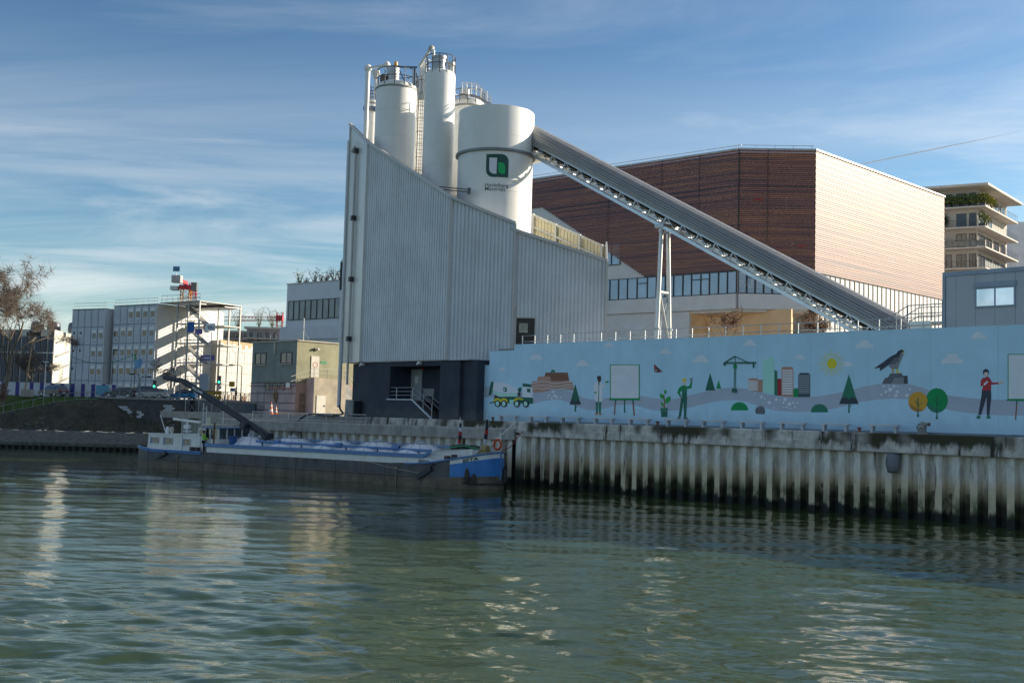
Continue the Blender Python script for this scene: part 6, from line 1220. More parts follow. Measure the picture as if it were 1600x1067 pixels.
# ================================================================== left bank
def sm(a, b_, x): t = min(1, max(0, (x - a) / (b_ - a))); return t * t * (3 - 2 * t)
def hr(X):                                                   # ground height along the top of the bank / foot of the block wall
    if X < -53.5: return 2.9 + 3.2 * sm(-74, -54.5, X)
    return 6.1 - 2.7 * sm(-53.5, -47.5, X) + .9 * sm(-46, -42.5, X)
def bank_h(X, Y):
    if Y < 139.3: return .72 + (2.05 - .72) * (Y - 136.4) / 2.9
    if Y < 141.6: return 2.08
    top = hr(X)
    if Y < 146.6: return 2.08 + (top - 2.08) * sm(141.6, 147.2, Y) * 1.02
    return top + (6.45 - top) * sm(146.6, 158, Y)
def nse(X, Y, s): return math.sin(X * 1.3 * s + 1.7 * math.sin(Y * .9 * s)) * math.cos(Y * 1.1 * s + 1.3 * math.sin(X * .7 * s))
def sheet(name, X0, X1, Y0, Y1, nx, ny, m, rough=.0, dz=0):
    b = MB(); b.grid([[(X0 + (X1 - X0) * i / nx, Y0 + (Y1 - Y0) * j / ny, bank_h(X0 + (X1 - X0) * i / nx, min(Y0 + (Y1 - Y0) * j / ny, 157.99)) + dz + rough * nse(X0 + (X1 - X0) * i / nx, Y0 + (Y1 - Y0) * j / ny, 1.7) * RNG.uniform(.6, 1.3)) for i in range(nx + 1)] for j in range(ny + 1)]); return struct(b.build(name, m, smooth='all'))
M_rev = mat('pitched_stone_revetment', (.13, .125, .105), .95, var=.45, scale=2.2, bump=1., bscale=5, streak=.4, dirt=(.05, .065, .025))
sheet('revetment', -150, -41.3, 136.4, 139.3, 260, 8, M_rev, .03)
sheet('towpath', -150, -41.3, 139.3, 141.6, 120, 3, mat('towpath_gravel', (.12, .12, .115), .95, var=.15), .0)
M_scrub = bpy.data.materials.new('scrubby_slope'); M_scrub.use_nodes = True
def scrub(m, cols):
    t = m.node_tree; n = t.nodes; l = t.links; b = n['Principled BSDF']; b.inputs['Roughness'].default_value = .95
    g = n.new('ShaderNodeNewGeometry'); z = n.new('ShaderNodeTexNoise'); z.inputs['Scale'].default_value = .55; z.inputs['Detail'].default_value = 9; z.inputs['Roughness'].default_value = .75; l.new(g.outputs['Position'], z.inputs['Vector'])
    r = n.new('ShaderNodeValToRGB'); l.new(z.outputs[0], r.inputs[0]); cr = r.color_ramp
    cr.elements.remove(cr.elements[-1]); cr.elements[0].position = cols[0][0]; cr.elements[0].color = (*cols[0][1], 1)
    for p, c in cols[1:]: cr.elements.new(p).color = (*c, 1)
    l.new(r.outputs[0], b.inputs['Base Color']); bp = n.new('ShaderNodeBump'); bp.inputs['Strength'].default_value = .9; bp.inputs['Distance'].default_value = .2; l.new(z.outputs[0], bp.inputs['Height']); l.new(bp.outputs[0], b.inputs['Normal'])
scrub(M_scrub, [(.32, (.028, .028, .025)), (.46, (.05, .045, .035)), (.54, (.08, .065, .045)), (.62, (.045, .06, .022)), (.72, (.13, .13, .13))])
sheet('bank_slope', -150, -41.3, 141.6, 146.75, 300, 26, M_scrub, .10)
M_grass = bpy.data.materials.new('grass'); M_grass.use_nodes = True; scrub(M_grass, [(.3, (.035, .06, .012)), (.5, (.07, .12, .02)), (.65, (.10, .15, .03)), (.75, (.12, .12, .04))])
sheet('grass', -200, -53.8, 146.75, 158, 160, 20, M_grass, .04)
# tufts of weeds as one mass
b = MB()
for _ in range(5200):
    X = RNG.uniform(-92, -42); Y = RNG.uniform(141.7, 146.5); z = bank_h(X, Y)
    if nse(X, Y, .5) + RNG.uniform(-.7, .7) < .1: continue
    h = RNG.uniform(.12, .5); a_ = RNG.uniform(0, 3.14); w_ = .05; dx_, dy_ = math.cos(a_) * w_, math.sin(a_) * w_; lx_, ly_ = RNG.uniform(-.2, .2, 2)
    b.m = int(RNG.uniform(0, 3)); b.add([(X - dx_, Y - dy_, z - .05), (X + dx_, Y + dy_, z - .05), (X + lx_, Y + ly_, z + h)], [(0, 1, 2)])
o = b.build('weeds', [mat('weed_green', (.06, .09, .025), .8), mat('weed_straw', (.16, .13, .07), .9), mat('weed_grey', (.10, .095, .09), .9)], kind='stuff'); o['label'] = 'patchy weeds and dry stalks growing over the bank slope'; o['category'] = 'weeds'
b = MB()
for _ in range(9000):
    X = RNG.uniform(-85, -54.2); Y = RNG.uniform(147, 157.5); z = bank_h(X, Y); h = RNG.uniform(.06, .2); a_ = RNG.uniform(0, 3.14); dx_, dy_ = math.cos(a_) * .06, math.sin(a_) * .06
    b.add([(X - dx_, Y - dy_, z - .02), (X + dx_, Y + dy_, z - .02), (X + RNG.uniform(-.1, .1), Y + RNG.uniform(-.1, .1), z + h)], [(0, 1, 2)])
o = b.build('grass_blades', mat('grass_blade', (.07, .13, .02), .8, var=.4, scale=1), kind='stuff'); o['label'] = 'short green grass on the sloping verge'; o['category'] = 'grass'
b = MB()
for _ in range(420):
    X = RNG.uniform(-90, -43); Y = RNG.uniform(141.9, 146.3)
    if nse(X, Y, .35) < .15: continue
    b.blob((X, Y, bank_h(X, Y) + .02), RNG.uniform(.06, .2), 0, .3, (1.3, 1., .6))
o = b.build('rubble', mat('pale_rubble', (.20, .195, .185), .9, var=.4, scale=3), kind='stuff'); o['label'] = 'pale stones and rubble strewn over the bank slope'; o['category'] = 'rubble'
bw = thing('bank_edging', 'low edging of dark piles and a stone kerb along the left bank waterline', 'bank edging', (-60, 136, 0))
b = MB(); b.box(-150, 135.8, .35, -41.3, 136.5, .74); b.build('kerb_beam', M_rev, bw)
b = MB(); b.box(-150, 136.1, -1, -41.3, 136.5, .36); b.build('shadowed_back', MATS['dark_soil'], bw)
pm0 = None; k = 0; X = -92.
while X < -41.5:
    if pm0 is None:
        b = MB(); b.lathe([(.18, 0), (.18, 1.4)], (0, 0, -.95), 8); pm0 = bpy.data.meshes.new('pile'); pm0.from_pydata(b.v, [], b.f); pm0.materials.append(mat('wet_timber', (.05, .042, .035), .8, var=.4, scale=3))
    o = bpy.data.objects.new('pile', pm0); COL.objects.link(o); o.parent = bw; o.location = (X + 60, -.05, 0); X += .82 + random.uniform(-.05, .05)
sp_ = thing('bank_steps', 'narrow mossy stone steps climbing from the water to the towpath', 'steps', (-43.8, 137, .7))
for i in range(8):
    b = MB(); b.box(-45.0 + .32 * i, 136.5 + .36 * i, .4, -43.4 + .32 * i, 136.86 + .36 * i, .84 + .18 * i); b.build('step', M_rev, sp_)
# block wall with whitewashed patches and railing
bwl = thing('block_wall', 'dark block retaining wall with whitewashed patches below the street railing', 'wall', (-48, 147, 3))
M_blk = mat('dark_blocks', (.105, .10, .095), .9, var=.3, scale=1.5, bump=.4)
ch, cw = .30, .62; mesh_b = None; rows = 12
b0 = MB(); b0.box(-53.6, 146.9, 2.4, -42.05, 147.2, 6.35); b0.build('core', MATS['dark_soil'], bwl)
def wx(px, py): return fr_w.at(px, py, 146.72)
fr_w = WF
patch = [[WF.at(*p, 146.72) for p in q] for q in (((186.5, 634.5), (197, 642)), ((195.5, 637), (204, 654)), ((215, 640.5), (223, 652)), ((258, 633), (271, 642)))]
for r_ in range(rows):
    z0 = 6.3 - ch * (r_ + 1); x = -53.6 + (.31 if r_ % 2 else 0)
    if r_ % 2: x -= .31
    first = r_ % 2
    while x < -42.1:
        w_ = cw * .5 if first else cw; first = 0; x1_ = min(x + w_, -42.08)
        if x1_ - x > .08:
            xm, zm_ = (x + x1_) / 2, z0 + ch / 2
            wh_ = any(q[0][0] <= xm <= q[1][0] and q[1][1] <= zm_ <= q[0][1] for q in patch)
            if z0 > hr(xm) - .5:
                b = MB(); d = random.uniform(0, .025); b.box(x + .012, 146.78 - d, z0 + .012, x1_ - .012, 146.9, z0 + ch - .012); b.build('block', mat('whitewash', (.55, .56, .57), .8, var=.15) if wh_ else M_blk, bwl)
        x = x1_
b = MB(); b.box(-53.8, 146.6, 6.31, -42., 147.3, 6.5); b.build('coping', M_conc, bwl)
def railing(name, label, pts, h=1.05, step=1.05, m=None, cross=False):
    t = thing(name, label, 'railing', (pts[0][0], pts[0][1], pts[0][2])); m = m or mat('grey_rail_paint', (.30, .31, .31), .5, .3)
    b = MB()
    for hh in (h, .12): b.path([(p[0], p[1], p[2] + hh) for p in pts], .04, 5)
    b.build('rails', m, t)
    for p, q in zip(pts[:-1], pts[1:]):
        p, q = np.array(p, float), np.array(q, float); L = np.linalg.norm(q - p); n = max(1, int(L / step))
        for i in range(n):
            a_ = p + (q - p) * i / n; b = MB(); b.tube(a_, a_ + [0, 0, h], .035, n=5)
            if cross: c_ = p + (q - p) * (i + 1) / n; b.tube(a_ + [0, 0, .12], c_ + [0, 0, h], .02, n=4); b.tube(c_ + [0, 0, .12], a_ + [0, 0, h], .02, n=4)
            b.build('post', m, t)
    return t
def gh(X, Y): return (X, Y, bank_h(X, Y))
railing('street_railing', 'grey railing running down the grassy bank slope at the left edge', [gh(X, 146.9) for X in (-92, -82, -74, -69, -64, -60, -57, -54.2)])
railing('street_railing', 'grey cross-braced railing on top of the dark block wall', [(-54.1, 147, 6.5), (-42.1, 147, 6.5)], 1.05, 1.3, None, True)
rw = thing('ramp_wall', 'dark concrete ramp wall with pink kerb beside the green and pink building', 'wall', (-36, 142, 4.4)); fr = Fr(-41.6, 147.5, -38); b = MB(fr); b.prism([(0, 0, 4.3), (15.5, 0, 4.3), (15.5, 0, 6.0), (0, 0, 6.55)], (0, .3, 0)); b.build('wall', mat('dark_ramp_concrete', (.13, .13, .13), .9, var=.3, streak=.4), rw)
b = MB(fr); b.bar((0, .15, 6.6), (15.5, .15, 6.05), .42, .12); b.build('kerb', mat('pink_kerb', (.42, .22, .19), .8), rw)
b = MB(fr); b.prism([(0, .3, 4.3), (15.5, .3, 4.3), (15.5, .3, 6.0), (0, .3, 6.5)], (0, 12, 0)); b.build('ramp_fill', M_asph, rw)
railing('street_railing', 'dark street railing above the pink kerb', [tuple(fr.W([(.2, .3, 6.65)])[0]), tuple(fr.W([(15, .3, 6.1)])[0])], 1.1, .85, M_dsteel, True)
railing('yard_fence', 'pale low pipe fence along the far end of the quay', [tuple(WL.W([(31, -1.2, 4.4)])[0]), tuple(WL.W([(17, -1.2, 4.4)])[0])], .75, 2.2, mat('bright_galvanised', (.6, .6, .58)))
railing('yard_fence', 'tangled mesh barrier panels behind the barge wheelhouse', [(-40.2, 138.5, 4.4), (-33, 136, 4.4)], 2.0, 1.6, M_steel, True)
# ================================================================== green and pink building
gA = Q.W([(-48.3, 4, 0)])[0][:2]; gB = Q.W([(-39.4, 4, 0)])[0][:2]; gC = gB + np.array([8.75, 8.55])
gb = thing('workshop', 'two-storey workshop, green above and pink below, with outside stair', 'building', (gB[0], gB[1] + 4, QZ))
M_gg = mat('green_render', (.22, .255, .235), .85, var=.15, scale=.7, streak=.25, dirt=(.06, .08, .075)); M_gy = mat('olive_render', (.30, .29, .19), .85, var=.22, scale=.6, streak=.3, dirt=(.14, .12, .09)); M_pk = mat('pink_render', (.44, .35, .35), .9, var=.18, scale=.7, streak=.35, dirt=(.16, .13, .12)); M_pk2 = mat('pink_render_warm', (.42, .30, .26), .9, var=.15, scale=.7, streak=.3, dirt=(.22, .17, .13))
fg1 = fr2(gA, gB); fg2 = fr2(gB, gC); L1 = float(np.linalg.norm(gB - gA)); L2 = float(np.linalg.norm(gC - gB))
gz1, gzm = 12.8, 8.35
bkv = np.array([gA + [5.5, 8.], gC + [-1., 7.]])
def shellp(z0, z1, d=0): return [gA, gB, gC, gC + [-3, 8], gA + [6, 9]]
b = MB(fg1); b.box(0, 0, gzm, L1 - .0, .3, gz1); b.build('upper_wall', M_gg, gb)
b = MB(fg1); b.box(0, -.02, QZ - .1, L1 - .0, .3, gzm - .003); b.build('lower_wall', M_pk, gb)
b = MB(fg2); b.box(.02, 0, gzm, L2, .3, gz1); b.build('upper_wall', M_gy, gb)
b = MB(fg2); b.box(.02, -.02, QZ - .1, L2, .3, gzm - .003); b.build('lower_wall', M_pk2, gb)
b = MB(); b.prism([(p[0], p[1], QZ) for p in [gA + [.4, .4], gB + [0, .5], gC + [-.3, .4], gC + [-3, 8], gA + [6, 9]]], (0, 0, gz1 - .25 - QZ)); b.build('core', M_pk, gb)
for fr, L in ((fg1, L1), (fg2, L2)): b = MB(fr); b.box(-.1, -.12, gz1, L + .1, .4, gz1 + .13); b.build('roof_edge', mat('pale_coping', (.45, .42, .36), .8), gb)
b = MB(fg1); b.bar((0, -.06, gzm), (L1, -.06, gzm), .09, .09); b.build('string_course', MATS['dark_frame'], gb)
def gwin(fr, pl, pr_, yt, yb):
    x0, z1_ = fr.at(pl, yt, 0); x1, z0_ = fr.at(pr_, yb, 0); return x0, x1, z0_, z1_
for pl, pr_, yt, yb in ((399.5, 416, 551.5, 569.5), (439.5, 456.5, 550.5, 568)):
    x0, x1, z0_, z1_ = gwin(fg1, pl, pr_, yt, yb); w_ = window(gb, fg1, x0, x1, z0_, z1_, -.0, M_dark, mat('dusky_glass', (.06, .055, .05)), .1, 1, mat('pale_coping', (.45, .42, .36)))
    b = MB(fg1); b.box(x0 + (x1 - x0) * .55, -.036, z0_ + .15, x1 - .15, -.031, z1_ - .12); b.build('curtain', mat('curtain_cream', (.45, .40, .33)), w_)
    b = MB(fg1); b.box(x0 - .15, -.09, z0_, x0 - .01, 0, z1_); b.build('jamb', M_gg, w_)
for pl in (415, 426.5, 438): x0, x1, z0_, z1_ = gwin(fg1, pl, pl + 7, 599, 608); window(gb, fg1, x0, x1, z0_, z1_, -.02, M_dsteel, M_glass, .05, 2, M_conc)
b = MB(fg1); x, z = fg1.at(431, 540, 0); b.box(x - .12, -.2, z - .9, x + .12, -.003, gz1 - .02); b.build('downpipe', mat('pale_coping', (.45, .42, .36)), gb)
for z in (8.0, 7.2, 6.2, 5.4): b = MB(fg1); b.tube((-.1, -.12, z), (L1 + .05, -.12, z + random.uniform(-.05, .05)), .03, n=5); b.build('conduit', M_dsteel, gb)
for px in (404, 414, 424): x = fg1.at(px, 610, 0)[0]; b = MB(fg1); b.tube((x, -.1, 5), (x, -.1, 8.2), .03, n=5); b.build('conduit', MATS['grey_rail_paint'], gb)
x, z = fg1.at(430, 619, -.15); b = MB(fg1)
for r_ in (.3, .36, .42): b.path([(x + r_ * .75 * math.cos(R(a_)), -.14 - .05 * r_, z + r_ * 1.3 * math.sin(R(a_))) for a_ in range(0, 361, 24)], .07, 6)
o = b.build('hose_coil', mat('tan_hose', (.26, .17, .06), .7), None); tag(o, 'coiled tan hose hanging on the pink lower wall', 'hose')
b = MB(fg1); x0, z1_ = fg1.at(447.5, 598, -.1); b.box(x0, -.15, z1_ - .55, x0 + .75, -.1, z1_); b.build('white_sign', M_white, gb)
b = MB(fg1); x0, z1_ = fg1.at(420, 606.5, -.13); x1 = fg1.at(456, 606, -.13)[0]; b.bar((x0, -.18, z1_), (x1, -.18, z1_), .05, .09); b.build('red_pipe', mat('red_plastic', (.42, .03, .02)), gb)
# right side: door, stair, sign, lower block
x0, z1_ = fg2.at(486.5, 556, -.02); x1, z0_ = fg2.at(497.5, 590, -.02)
b = MB(fg2); b.box(x0, -.07, z0_, x1, -.005, z1_); d = b.build('upper_door', mat('door_offwhite', (.60, .57, .50), .6, var=.1, streak=.15), gb)
b = MB(fg2); b.lathe([(.26, 0), (.32, 0), (.32, .01), (.26, .01)], ((x0 + x1) / 2, -.085, (z0_ + z1_) / 2 + .2), 18, 'y'); b.build('round_sign', mat('sign_red', (.5, .05, .04), .6), d)
b = MB(fg2); b.box(x1 + .2, -.03, z1_ - .75, x1 + 1.0, -.005, z1_ - .5); b.build('exit_sign', mat('exit_green', (.02, .25, .10), .5), gb)
for dx_ in (.3, .75): b = MB(fg2); b.blob((x0 + dx_, -.15, z1_ + .75), .14, 1, 0); b.build('lamp', M_dark if dx_ < .5 else M_white, gb)
pb0, _ = fg2.at(482, 600, -1.4); pb1, _ = fg2.at(517, 600, -1.4)
lb0 = x0 - .5; b = MB(fg2); b.box(lb0, -1.5, QZ - .1, x1 + 2.6, -.025, z0_ - .1); b.build('stair_block', mat('worn_render', (.40, .35, .27), .9, var=.25, scale=.8, streak=.4, dirt=(.2, .16, .11)), gb)
b = MB(fg2); b.box(lb0 - .03, -1.49, QZ - .1, lb0 - .003, -.03, z0_ - .12); b.build('block_flank', M_pk, gb)
b = MB(fg2); b.box(lb0 + .35, -1.56, QZ, lb0 + 1.5, -1.505, QZ + 2.1); d = b.build('lower_door', MATS['door_offwhite'], gb)
b = MB(fg2); b.box(lb0 + 1.3, -1.62, QZ + .95, lb0 + 1.42, -1.565, QZ + 1.08); b.build('handle', M_dsteel, d)
b = MB(fg2); b.box(.5, -.06, QZ, 2.2, -.025, QZ + 2.3); b.build('bricked_opening', mat('brown_blocks', (.22, .18, .14), .9, var=.35, scale=3, bump=.5, bscale=5), gb)
ns = 10; zs = z0_ - .1
for i in range(ns): b = MB(fg2); xa_ = x1 + 2.6 + .33 * i; b.box(xa_, -1.45, QZ - .05, xa_ + .327, -.03, zs - (zs - QZ) * (i + 1) / (ns + 1)); b.build('step', M_conc, gb)
b = MB(fg2); ly_ = -1.42
for h in (1.0, .5):
    b.path([(lb0 - 2.9, ly_, zs - 1.0 + h), (lb0 + .02, ly_, zs + h), (x1 + 2.5, ly_, zs + h), (x1 + 2.6 + .33 * ns, ly_, QZ + .2 + h)], .035, 6)
for xx_ in (lb0, x1 + .2, x1 + 2.5, x1 + 4.4): b.tube((xx_, ly_, zs - (1.3 if xx_ > x1 + 4 else 0)), (xx_, ly_, zs + 1.0 - (1.2 if xx_ > x1 + 4 else 0)), .04, n=6)
b.build('stair_rail', mat('pale_rail', (.45, .44, .40), .5, .3), gb)
x, z = fg2.at(522, 613, -.03); b = MB(fg2); b.box(x - .3, -.05, z - .4, x + .35, -.025, z + .35); b.build('green_notice', mat('notice_pale_green', (.30, .52, .38), .6), gb)
b = MB(fg1); x = L1 - .15; b.tube((x, .8, gz1), (x, .8, gz1 + 2.5), .07); b.tube((x - 1.2, .8, gz1 + .05), (x, .8, gz1 + 1.4), .035); b.tube((x + 1.0, .9, gz1 + .05), (x, .8, gz1 + 1.4), .035); b.build('roof_mast', M_steel, gb)
# yard things: cones, sandbag, planks, concrete block
def cone(px, py, h, label):
    p = onZ(px, py, QZ + .0) if False else Q.W([(Q.at(px, py, 1.2)[0], 1.2, QZ)])[0]; t = thing('traffic_cone', label, 'cone', (p[0], p[1], QZ - .02), 0, 'traffic cones in the yard')
    b = MB(); w_ = h * .24; b.box(p[0] - w_, p[1] - w_, QZ - .02, p[0] + w_, p[1] + w_, QZ + .03); b.build('base', mat('cone_orange', (.75, .13, .02), .5), t)
    for i, m in enumerate((MATS['cone_orange'], M_white, MATS['cone_orange'], M_white, MATS['cone_orange'])):
        r0_, r1_ = h * .19 * (1 - i / 5.6), h * .19 * (1 - (i + 1) / 5.6); b = MB(); b.lathe([(r0_, QZ + .03 + h * i / 5), (r1_, QZ + .03 + h * (i + 1) / 5)] + ([(.01, QZ + .04 + h)] if i == 4 else []), (p[0], p[1], 0), 16); b.build('band', m, t, smooth=True)
cone(423.5, 646, 1.22, 'taller orange and white traffic cone in front of the pink wall'); cone(431.3, 645, .85, 'shorter orange and white traffic cone right of the taller one')
p = fg2.W([(L2 - 3.3, -2.6, QZ)])[0]; b = MB(); 
for i in range(9): b.blob((p[0] + RNG.uniform(-1.1, 1.1), p[1] + RNG.uniform(-.5, .5), QZ + RNG.uniform(.1, .55)), RNG.uniform(.35, .6), 2, .12, (1.2, .9, .7))
o = b.build('sandbag_heap', mat('pale_sacking', (.50, .44, .36), .9, var=.2, scale=3, bump=.5), None, smooth='all'); tag(o, 'pale heap of crumpled sacks at the foot of the outside stair', 'sacks')
pk0 = Q.W([(Q.at(434, 645, 1.6)[0], 1.6, QZ)])[0]; pk1 = Q.W([(Q.at(486, 643, 2.2)[0], 2.2, QZ)])[0]; b = MB(); b.bar((*pk0[:2], QZ + .1), (*pk1[:2], QZ + .12), .35, .14); o = b.build('timber_plank', mat('fresh_timber', (.55, .36, .18), .7), None); tag(o, 'long pale timber plank lying by the traffic cones', 'plank')
p = Q.W([(Q.at(550, 640, .6)[0] - .3, .8, QZ)])[0]; t = thing('concrete_buffer', 'stained concrete buffer block at the left corner of the navy plinth', 'block', (p[0], p[1], QZ), -45.6); b = MB(Q); s_ = Q.at(549, 640, .7)[0]; b.prism([(s_ - .75, .45, QZ - .02), (s_ + .55, .45, QZ - .02), (s_ + .5, .5, QZ + 1.55), (s_ - .7, .5, QZ + 1.6)], (0, .8, 0)); b.build('block', M_conc, t)
b = MB(Q); b.box(s_ + .56, .42, QZ - .02, s_ + .78, 1.2, QZ + 1.5); b.build('rubber_pad', M_dark, t)
b = MB(); p = Q.W([(-47, 2.2, QZ)])[0]; b.box(p[0] + .3, p[1] - .4, QZ, p[0] + 1.5, p[1] + .5, QZ + 1.0); b.box(p[0] + .25, p[1] - .45, QZ + 1.0, p[0] + 1.55, p[1] + .55, QZ + 1.08); o = b.build('yard_bin', mat('blue_grey_bin', (.07, .09, .12), .5), None); tag(o, 'blue grey bin standing at the left corner of the pink wall', 'bin')
# ================================================================== stacked site offices
SZ = 6.5
M_mod = mat('module_pale_blue_grey', (.55, .58, .62), .6, var=.06, scale=.4, streak=.08, dirt=(.33, .36, .39)); M_modf = mat('module_frame_grey', (.30, .34, .38), .6); M_modw = mat('module_end_white', (.70, .70, .68), .6, var=.05)
def module_block(label, p0, p1, zt, ncol, nrow, wins, side=14., rh=None, zb=SZ):
    fr = fr2(p0, p1); L = float(np.linalg.norm(p1 - p0)); rh = rh or (zt - zb) / nrow; cw = L / ncol
    t = thing('site_office_block', label, 'building', (p0[0] + 2, p0[1] + 2, zb))
    b = MB(fr); b.box(.05, .08, zb, L - .05, side, zt - .05); b.build('core', M_modf, t)
    b = MB(fr); b.box(L - .05, -.05, zb, L + .06, side, zt); b.build('end_wall', M_modw, t)
    b = MB(fr); b.box(-.05, -.05, zt, L + .08, side, zt + .12); b.build('roof', M_modf, t)
    b = MB(fr)
    for yy in (.3, side - .3):
        for h in (.6, 1.1): b.tube((0, yy, zt + h), (L, yy, zt + h), .03, n=5)
        for i in range(int(L / 1.4) + 1): b.tube((i * 1.4, yy, zt), (i * 1.4, yy, zt + 1.1), .03, n=5)
    for i in range(int(side / 1.6)): b.tube((L - .2, .3 + i * 1.6, zt), (L - .2, .3 + i * 1.6, zt + 1.1), .03, n=5)
    b.tube((L - .2, .3, zt + 1.1), (L - .2, side, zt + 1.1), .03, n=5); b.build('roof_rail', mat('bright_galvanised', (.6, .6, .58)), t)
    gl = [mat('office_glass_warm', (.10, .06, .04), .15, var=.6, scale=1.2, spec=.6), mat('office_glass_cool', (.10, .13, .16), .1, var=.5, scale=1.2)]
    for r_ in range(nrow):
        for c_ in range(ncol):
            x0, z0 = c_ * cw, zb + r_ * rh; b = MB(fr); b.box(x0 + .09, .0, z0 + .09, x0 + cw - .09, .10, z0 + rh - .09); md = b.build('module', M_mod, t)
            k = wins[nrow - 1 - r_][c_]
            if k == 'w':
                b = MB(fr); wa, wb_ = x0 + cw * .22, x0 + cw * .80; za_, zb2 = z0 + rh * .36, z0 + rh * .66; b.box(wa - .06, -.05, za_ - .06, wb_ + .06, -.001, z0 + rh * .83); b.build('window_surround', M_white, md)
                for h_ in range(2): xa_ = wa + (wb_ - wa) * (.02 + .5 * h_); b = MB(fr); b.box(xa_, -.07, za_, xa_ + (wb_ - wa) * .46, -.052, zb2); b.build('pane', gl[random.random() < .25], md)
                if random.random() < .7: b = MB(fr); b.box(x0 + cw * .5, -.03, z0 + rh * .16, x0 + cw * .62, -.001, z0 + rh * .2); b.build('vent', M_dark, md)
            elif k == 's':
                b = MB(fr); b.box(x0 + cw * .35, -.04, z0 + rh * .62, x0 + cw * .6, -.001, z0 + rh * .74); b.build('small_window', M_dark, md)
            elif k == 'c':
                b = MB(fr); b.box(x0 + cw * .18, -.04, z0 + rh * .35, x0 + cw * .82, -.001, z0 + rh * .85); b.build('shutter', mat('shutter_pale', (.52, .56, .60), .6), md)
    return t, fr, L
c0_, c1m = atY(113, 485, 187)[:2], atY(165, 482, 183.5)[:2]
module_block('narrow left stack of pale grey site offices, five storeys', c0_, c1m, 21.3, 5, 5, ['ccccp', 'sspww', 'sspww', 'sppww', 'sspww'], 9.)
c2m, c3m = atY(178, 480, 184)[:2], atY(245, 475, 178)[:2]
blk, fB, LB = module_block('wide right stack of pale grey site offices with outside stair', c2m, c3m, 21.8, 6, 5, ['ccwwww', 'wwwcww', 'wwwwww', 'wwwwww', 'wwwwww'], 14.)
# outside stair tower on the lit end
stw = thing('stair_tower', 'open steel stair tower hung with banners at the end of the site offices', 'stair tower', (c3m[0] + 5, c3m[1] + 8, SZ))
fS = Fr(*(fB.W([(LB + .1, 0, 0)])[0][:2]), math.degrees(fB.a)); M_st = mat('stair_galvanised', (.36, .36, .35), .5, .3, var=.1)
sx0, sx1, sy0, sy1 = 4.3, 9.4, .6, 9.
rhh = (21.8 - SZ) / 5
for xx_ in (sx0, (sx0 + sx1) / 2, sx1):
    for yy in (sy0, sy1): b = MB(fS); b.box(xx_ - .11, yy - .11, SZ, xx_ + .11, yy + .11, 22.0); b.build('column', M_st, stw)
for i in range(1, 6):
    z = SZ + rhh * i - .25; b = MB(fS); b.box(sx0 - 4.1, sy0 + 5.0, z, sx1 + .1, sy1, z + .16); b.box(sx0 - .1, sy0 - .1, z, sx1 + .1, sy0 + 1.2, z + .16); b.build('landing', M_st, stw)
    b = MB(fS)
    for h in (.55, 1.1): b.tube((sx0 - 4, sy0 + 5, z + h), (sx0, sy0 + 5, z + h), .04, n=5)
    b.tube((sx0 - 4, sy0 + 5, z), (sx0 - 4, sy0 + 5, z + 1.1), .04, n=5); b.tube((sx0, sy0 + 5, z), (sx0, sy0 + 5, z + 1.1), .04, n=5); b.build('landing_rail', M_st, stw); b = MB(fS)
    for h in (.55, 1.1): b.tube((sx0, sy0, z + h), (sx1, sy0, z + h), .04, n=5)
    for q in range(6): xq_ = sx0 + (sx1 - sx0) * q / 5; b.tube((xq_, sy0, z), (xq_, sy0, z + 1.1), .035, n=5)
    b.build('landing_rail', M_st, stw)
    if i < 5:
        for (xa_, za_, xb_, zb2, yy) in ((sx0 + .3, z + .1, sx1 - .3, z + rhh - .1, sy0 + 1.8),):
            b = MB(fS); b.bar((xa_, yy, zb2), (xb_, yy, za_), 1.1, .18); b.build('flight', M_st, stw)
            b = MB(fS); 
            for yo in (-.55, .55): b.tube((xa_, yy + yo, zb2 + 1), (xb_, yy + yo, za_ + 1), .035, n=5)
            b.build('flight_rail', M_st, stw)
b = MB(fS); b.box(sx0 - 4.2, sy0 - .2, 22.0, sx1 + .2, sy1 + .1, 22.12); b.build('stair_roof', M_st, stw)
b = MB(fS)
for i in range(8): xq_ = sx0 - 4 + (sx1 - sx0 + 4) * i / 7; b.tube((xq_, sy0, 22.1), (xq_, sy0, 23.2), .035, n=5)
for h in (22.6, 23.2): b.tube((sx0 - 4, sy0, h), (sx1, sy0, h), .035, n=5)
b.build('roof_rail', M_st, stw)
def banner(px0, px1, py0, py1, m, label, txt=None, tm=None, name='banner'):
    x0, z1_ = fS.at(px0, py0, sy0 - .3); x1, z0_ = fS.at(px1, py1, sy0 - .3)
    t = thing('banner', label, 'banner', (*fS.W([((x0 + x1) / 2, sy0 - .3, 0)])[0][:2], z0_)); b = MB(fS); b.box(x0, sy0 - .32, z0_, x1, sy0 - .28, z1_); b.build('cloth', m, t)
    b = MB(fS); b.tube((x0, sy0 - .26, z1_), (x1, sy0 - .26, z1_), .03, n=5); b.build('top_bar', M_st, t)
    return t, x0, x1, z0_, z1_
t, x0, x1, z0_, z1_ = banner(293.5, 303, 503, 519, mat('banner_blue', (.02, .10, .36), .7, var=.3, scale=.8), 'small bright blue banner at the upper left of the stair tower')
t, x0, x1, z0_, z1_ = banner(318, 336, 506, 517, M_white, 'white banner with red mark and TPU lettering on the stair tower')
letter('TPU', (x1 - x0) * .55, (x0 + (x1 - x0) * .36, sy0 - .34, z0_ + .25), (1, 0, 0), (0, 0, 1), t, mat('banner_ink', (.03, .04, .16), .6), fS, .03, sz=.9)
b = MB(fS); b.path([(x0 + .35 + .25 * math.cos(R(a_)), sy0 - .35, z0_ + .72 + .28 * math.sin(R(a_))) for a_ in range(30, 300, 20)], .07, 6); b.build('red_mark', mat('sign_red', (.5, .05, .04)), t)
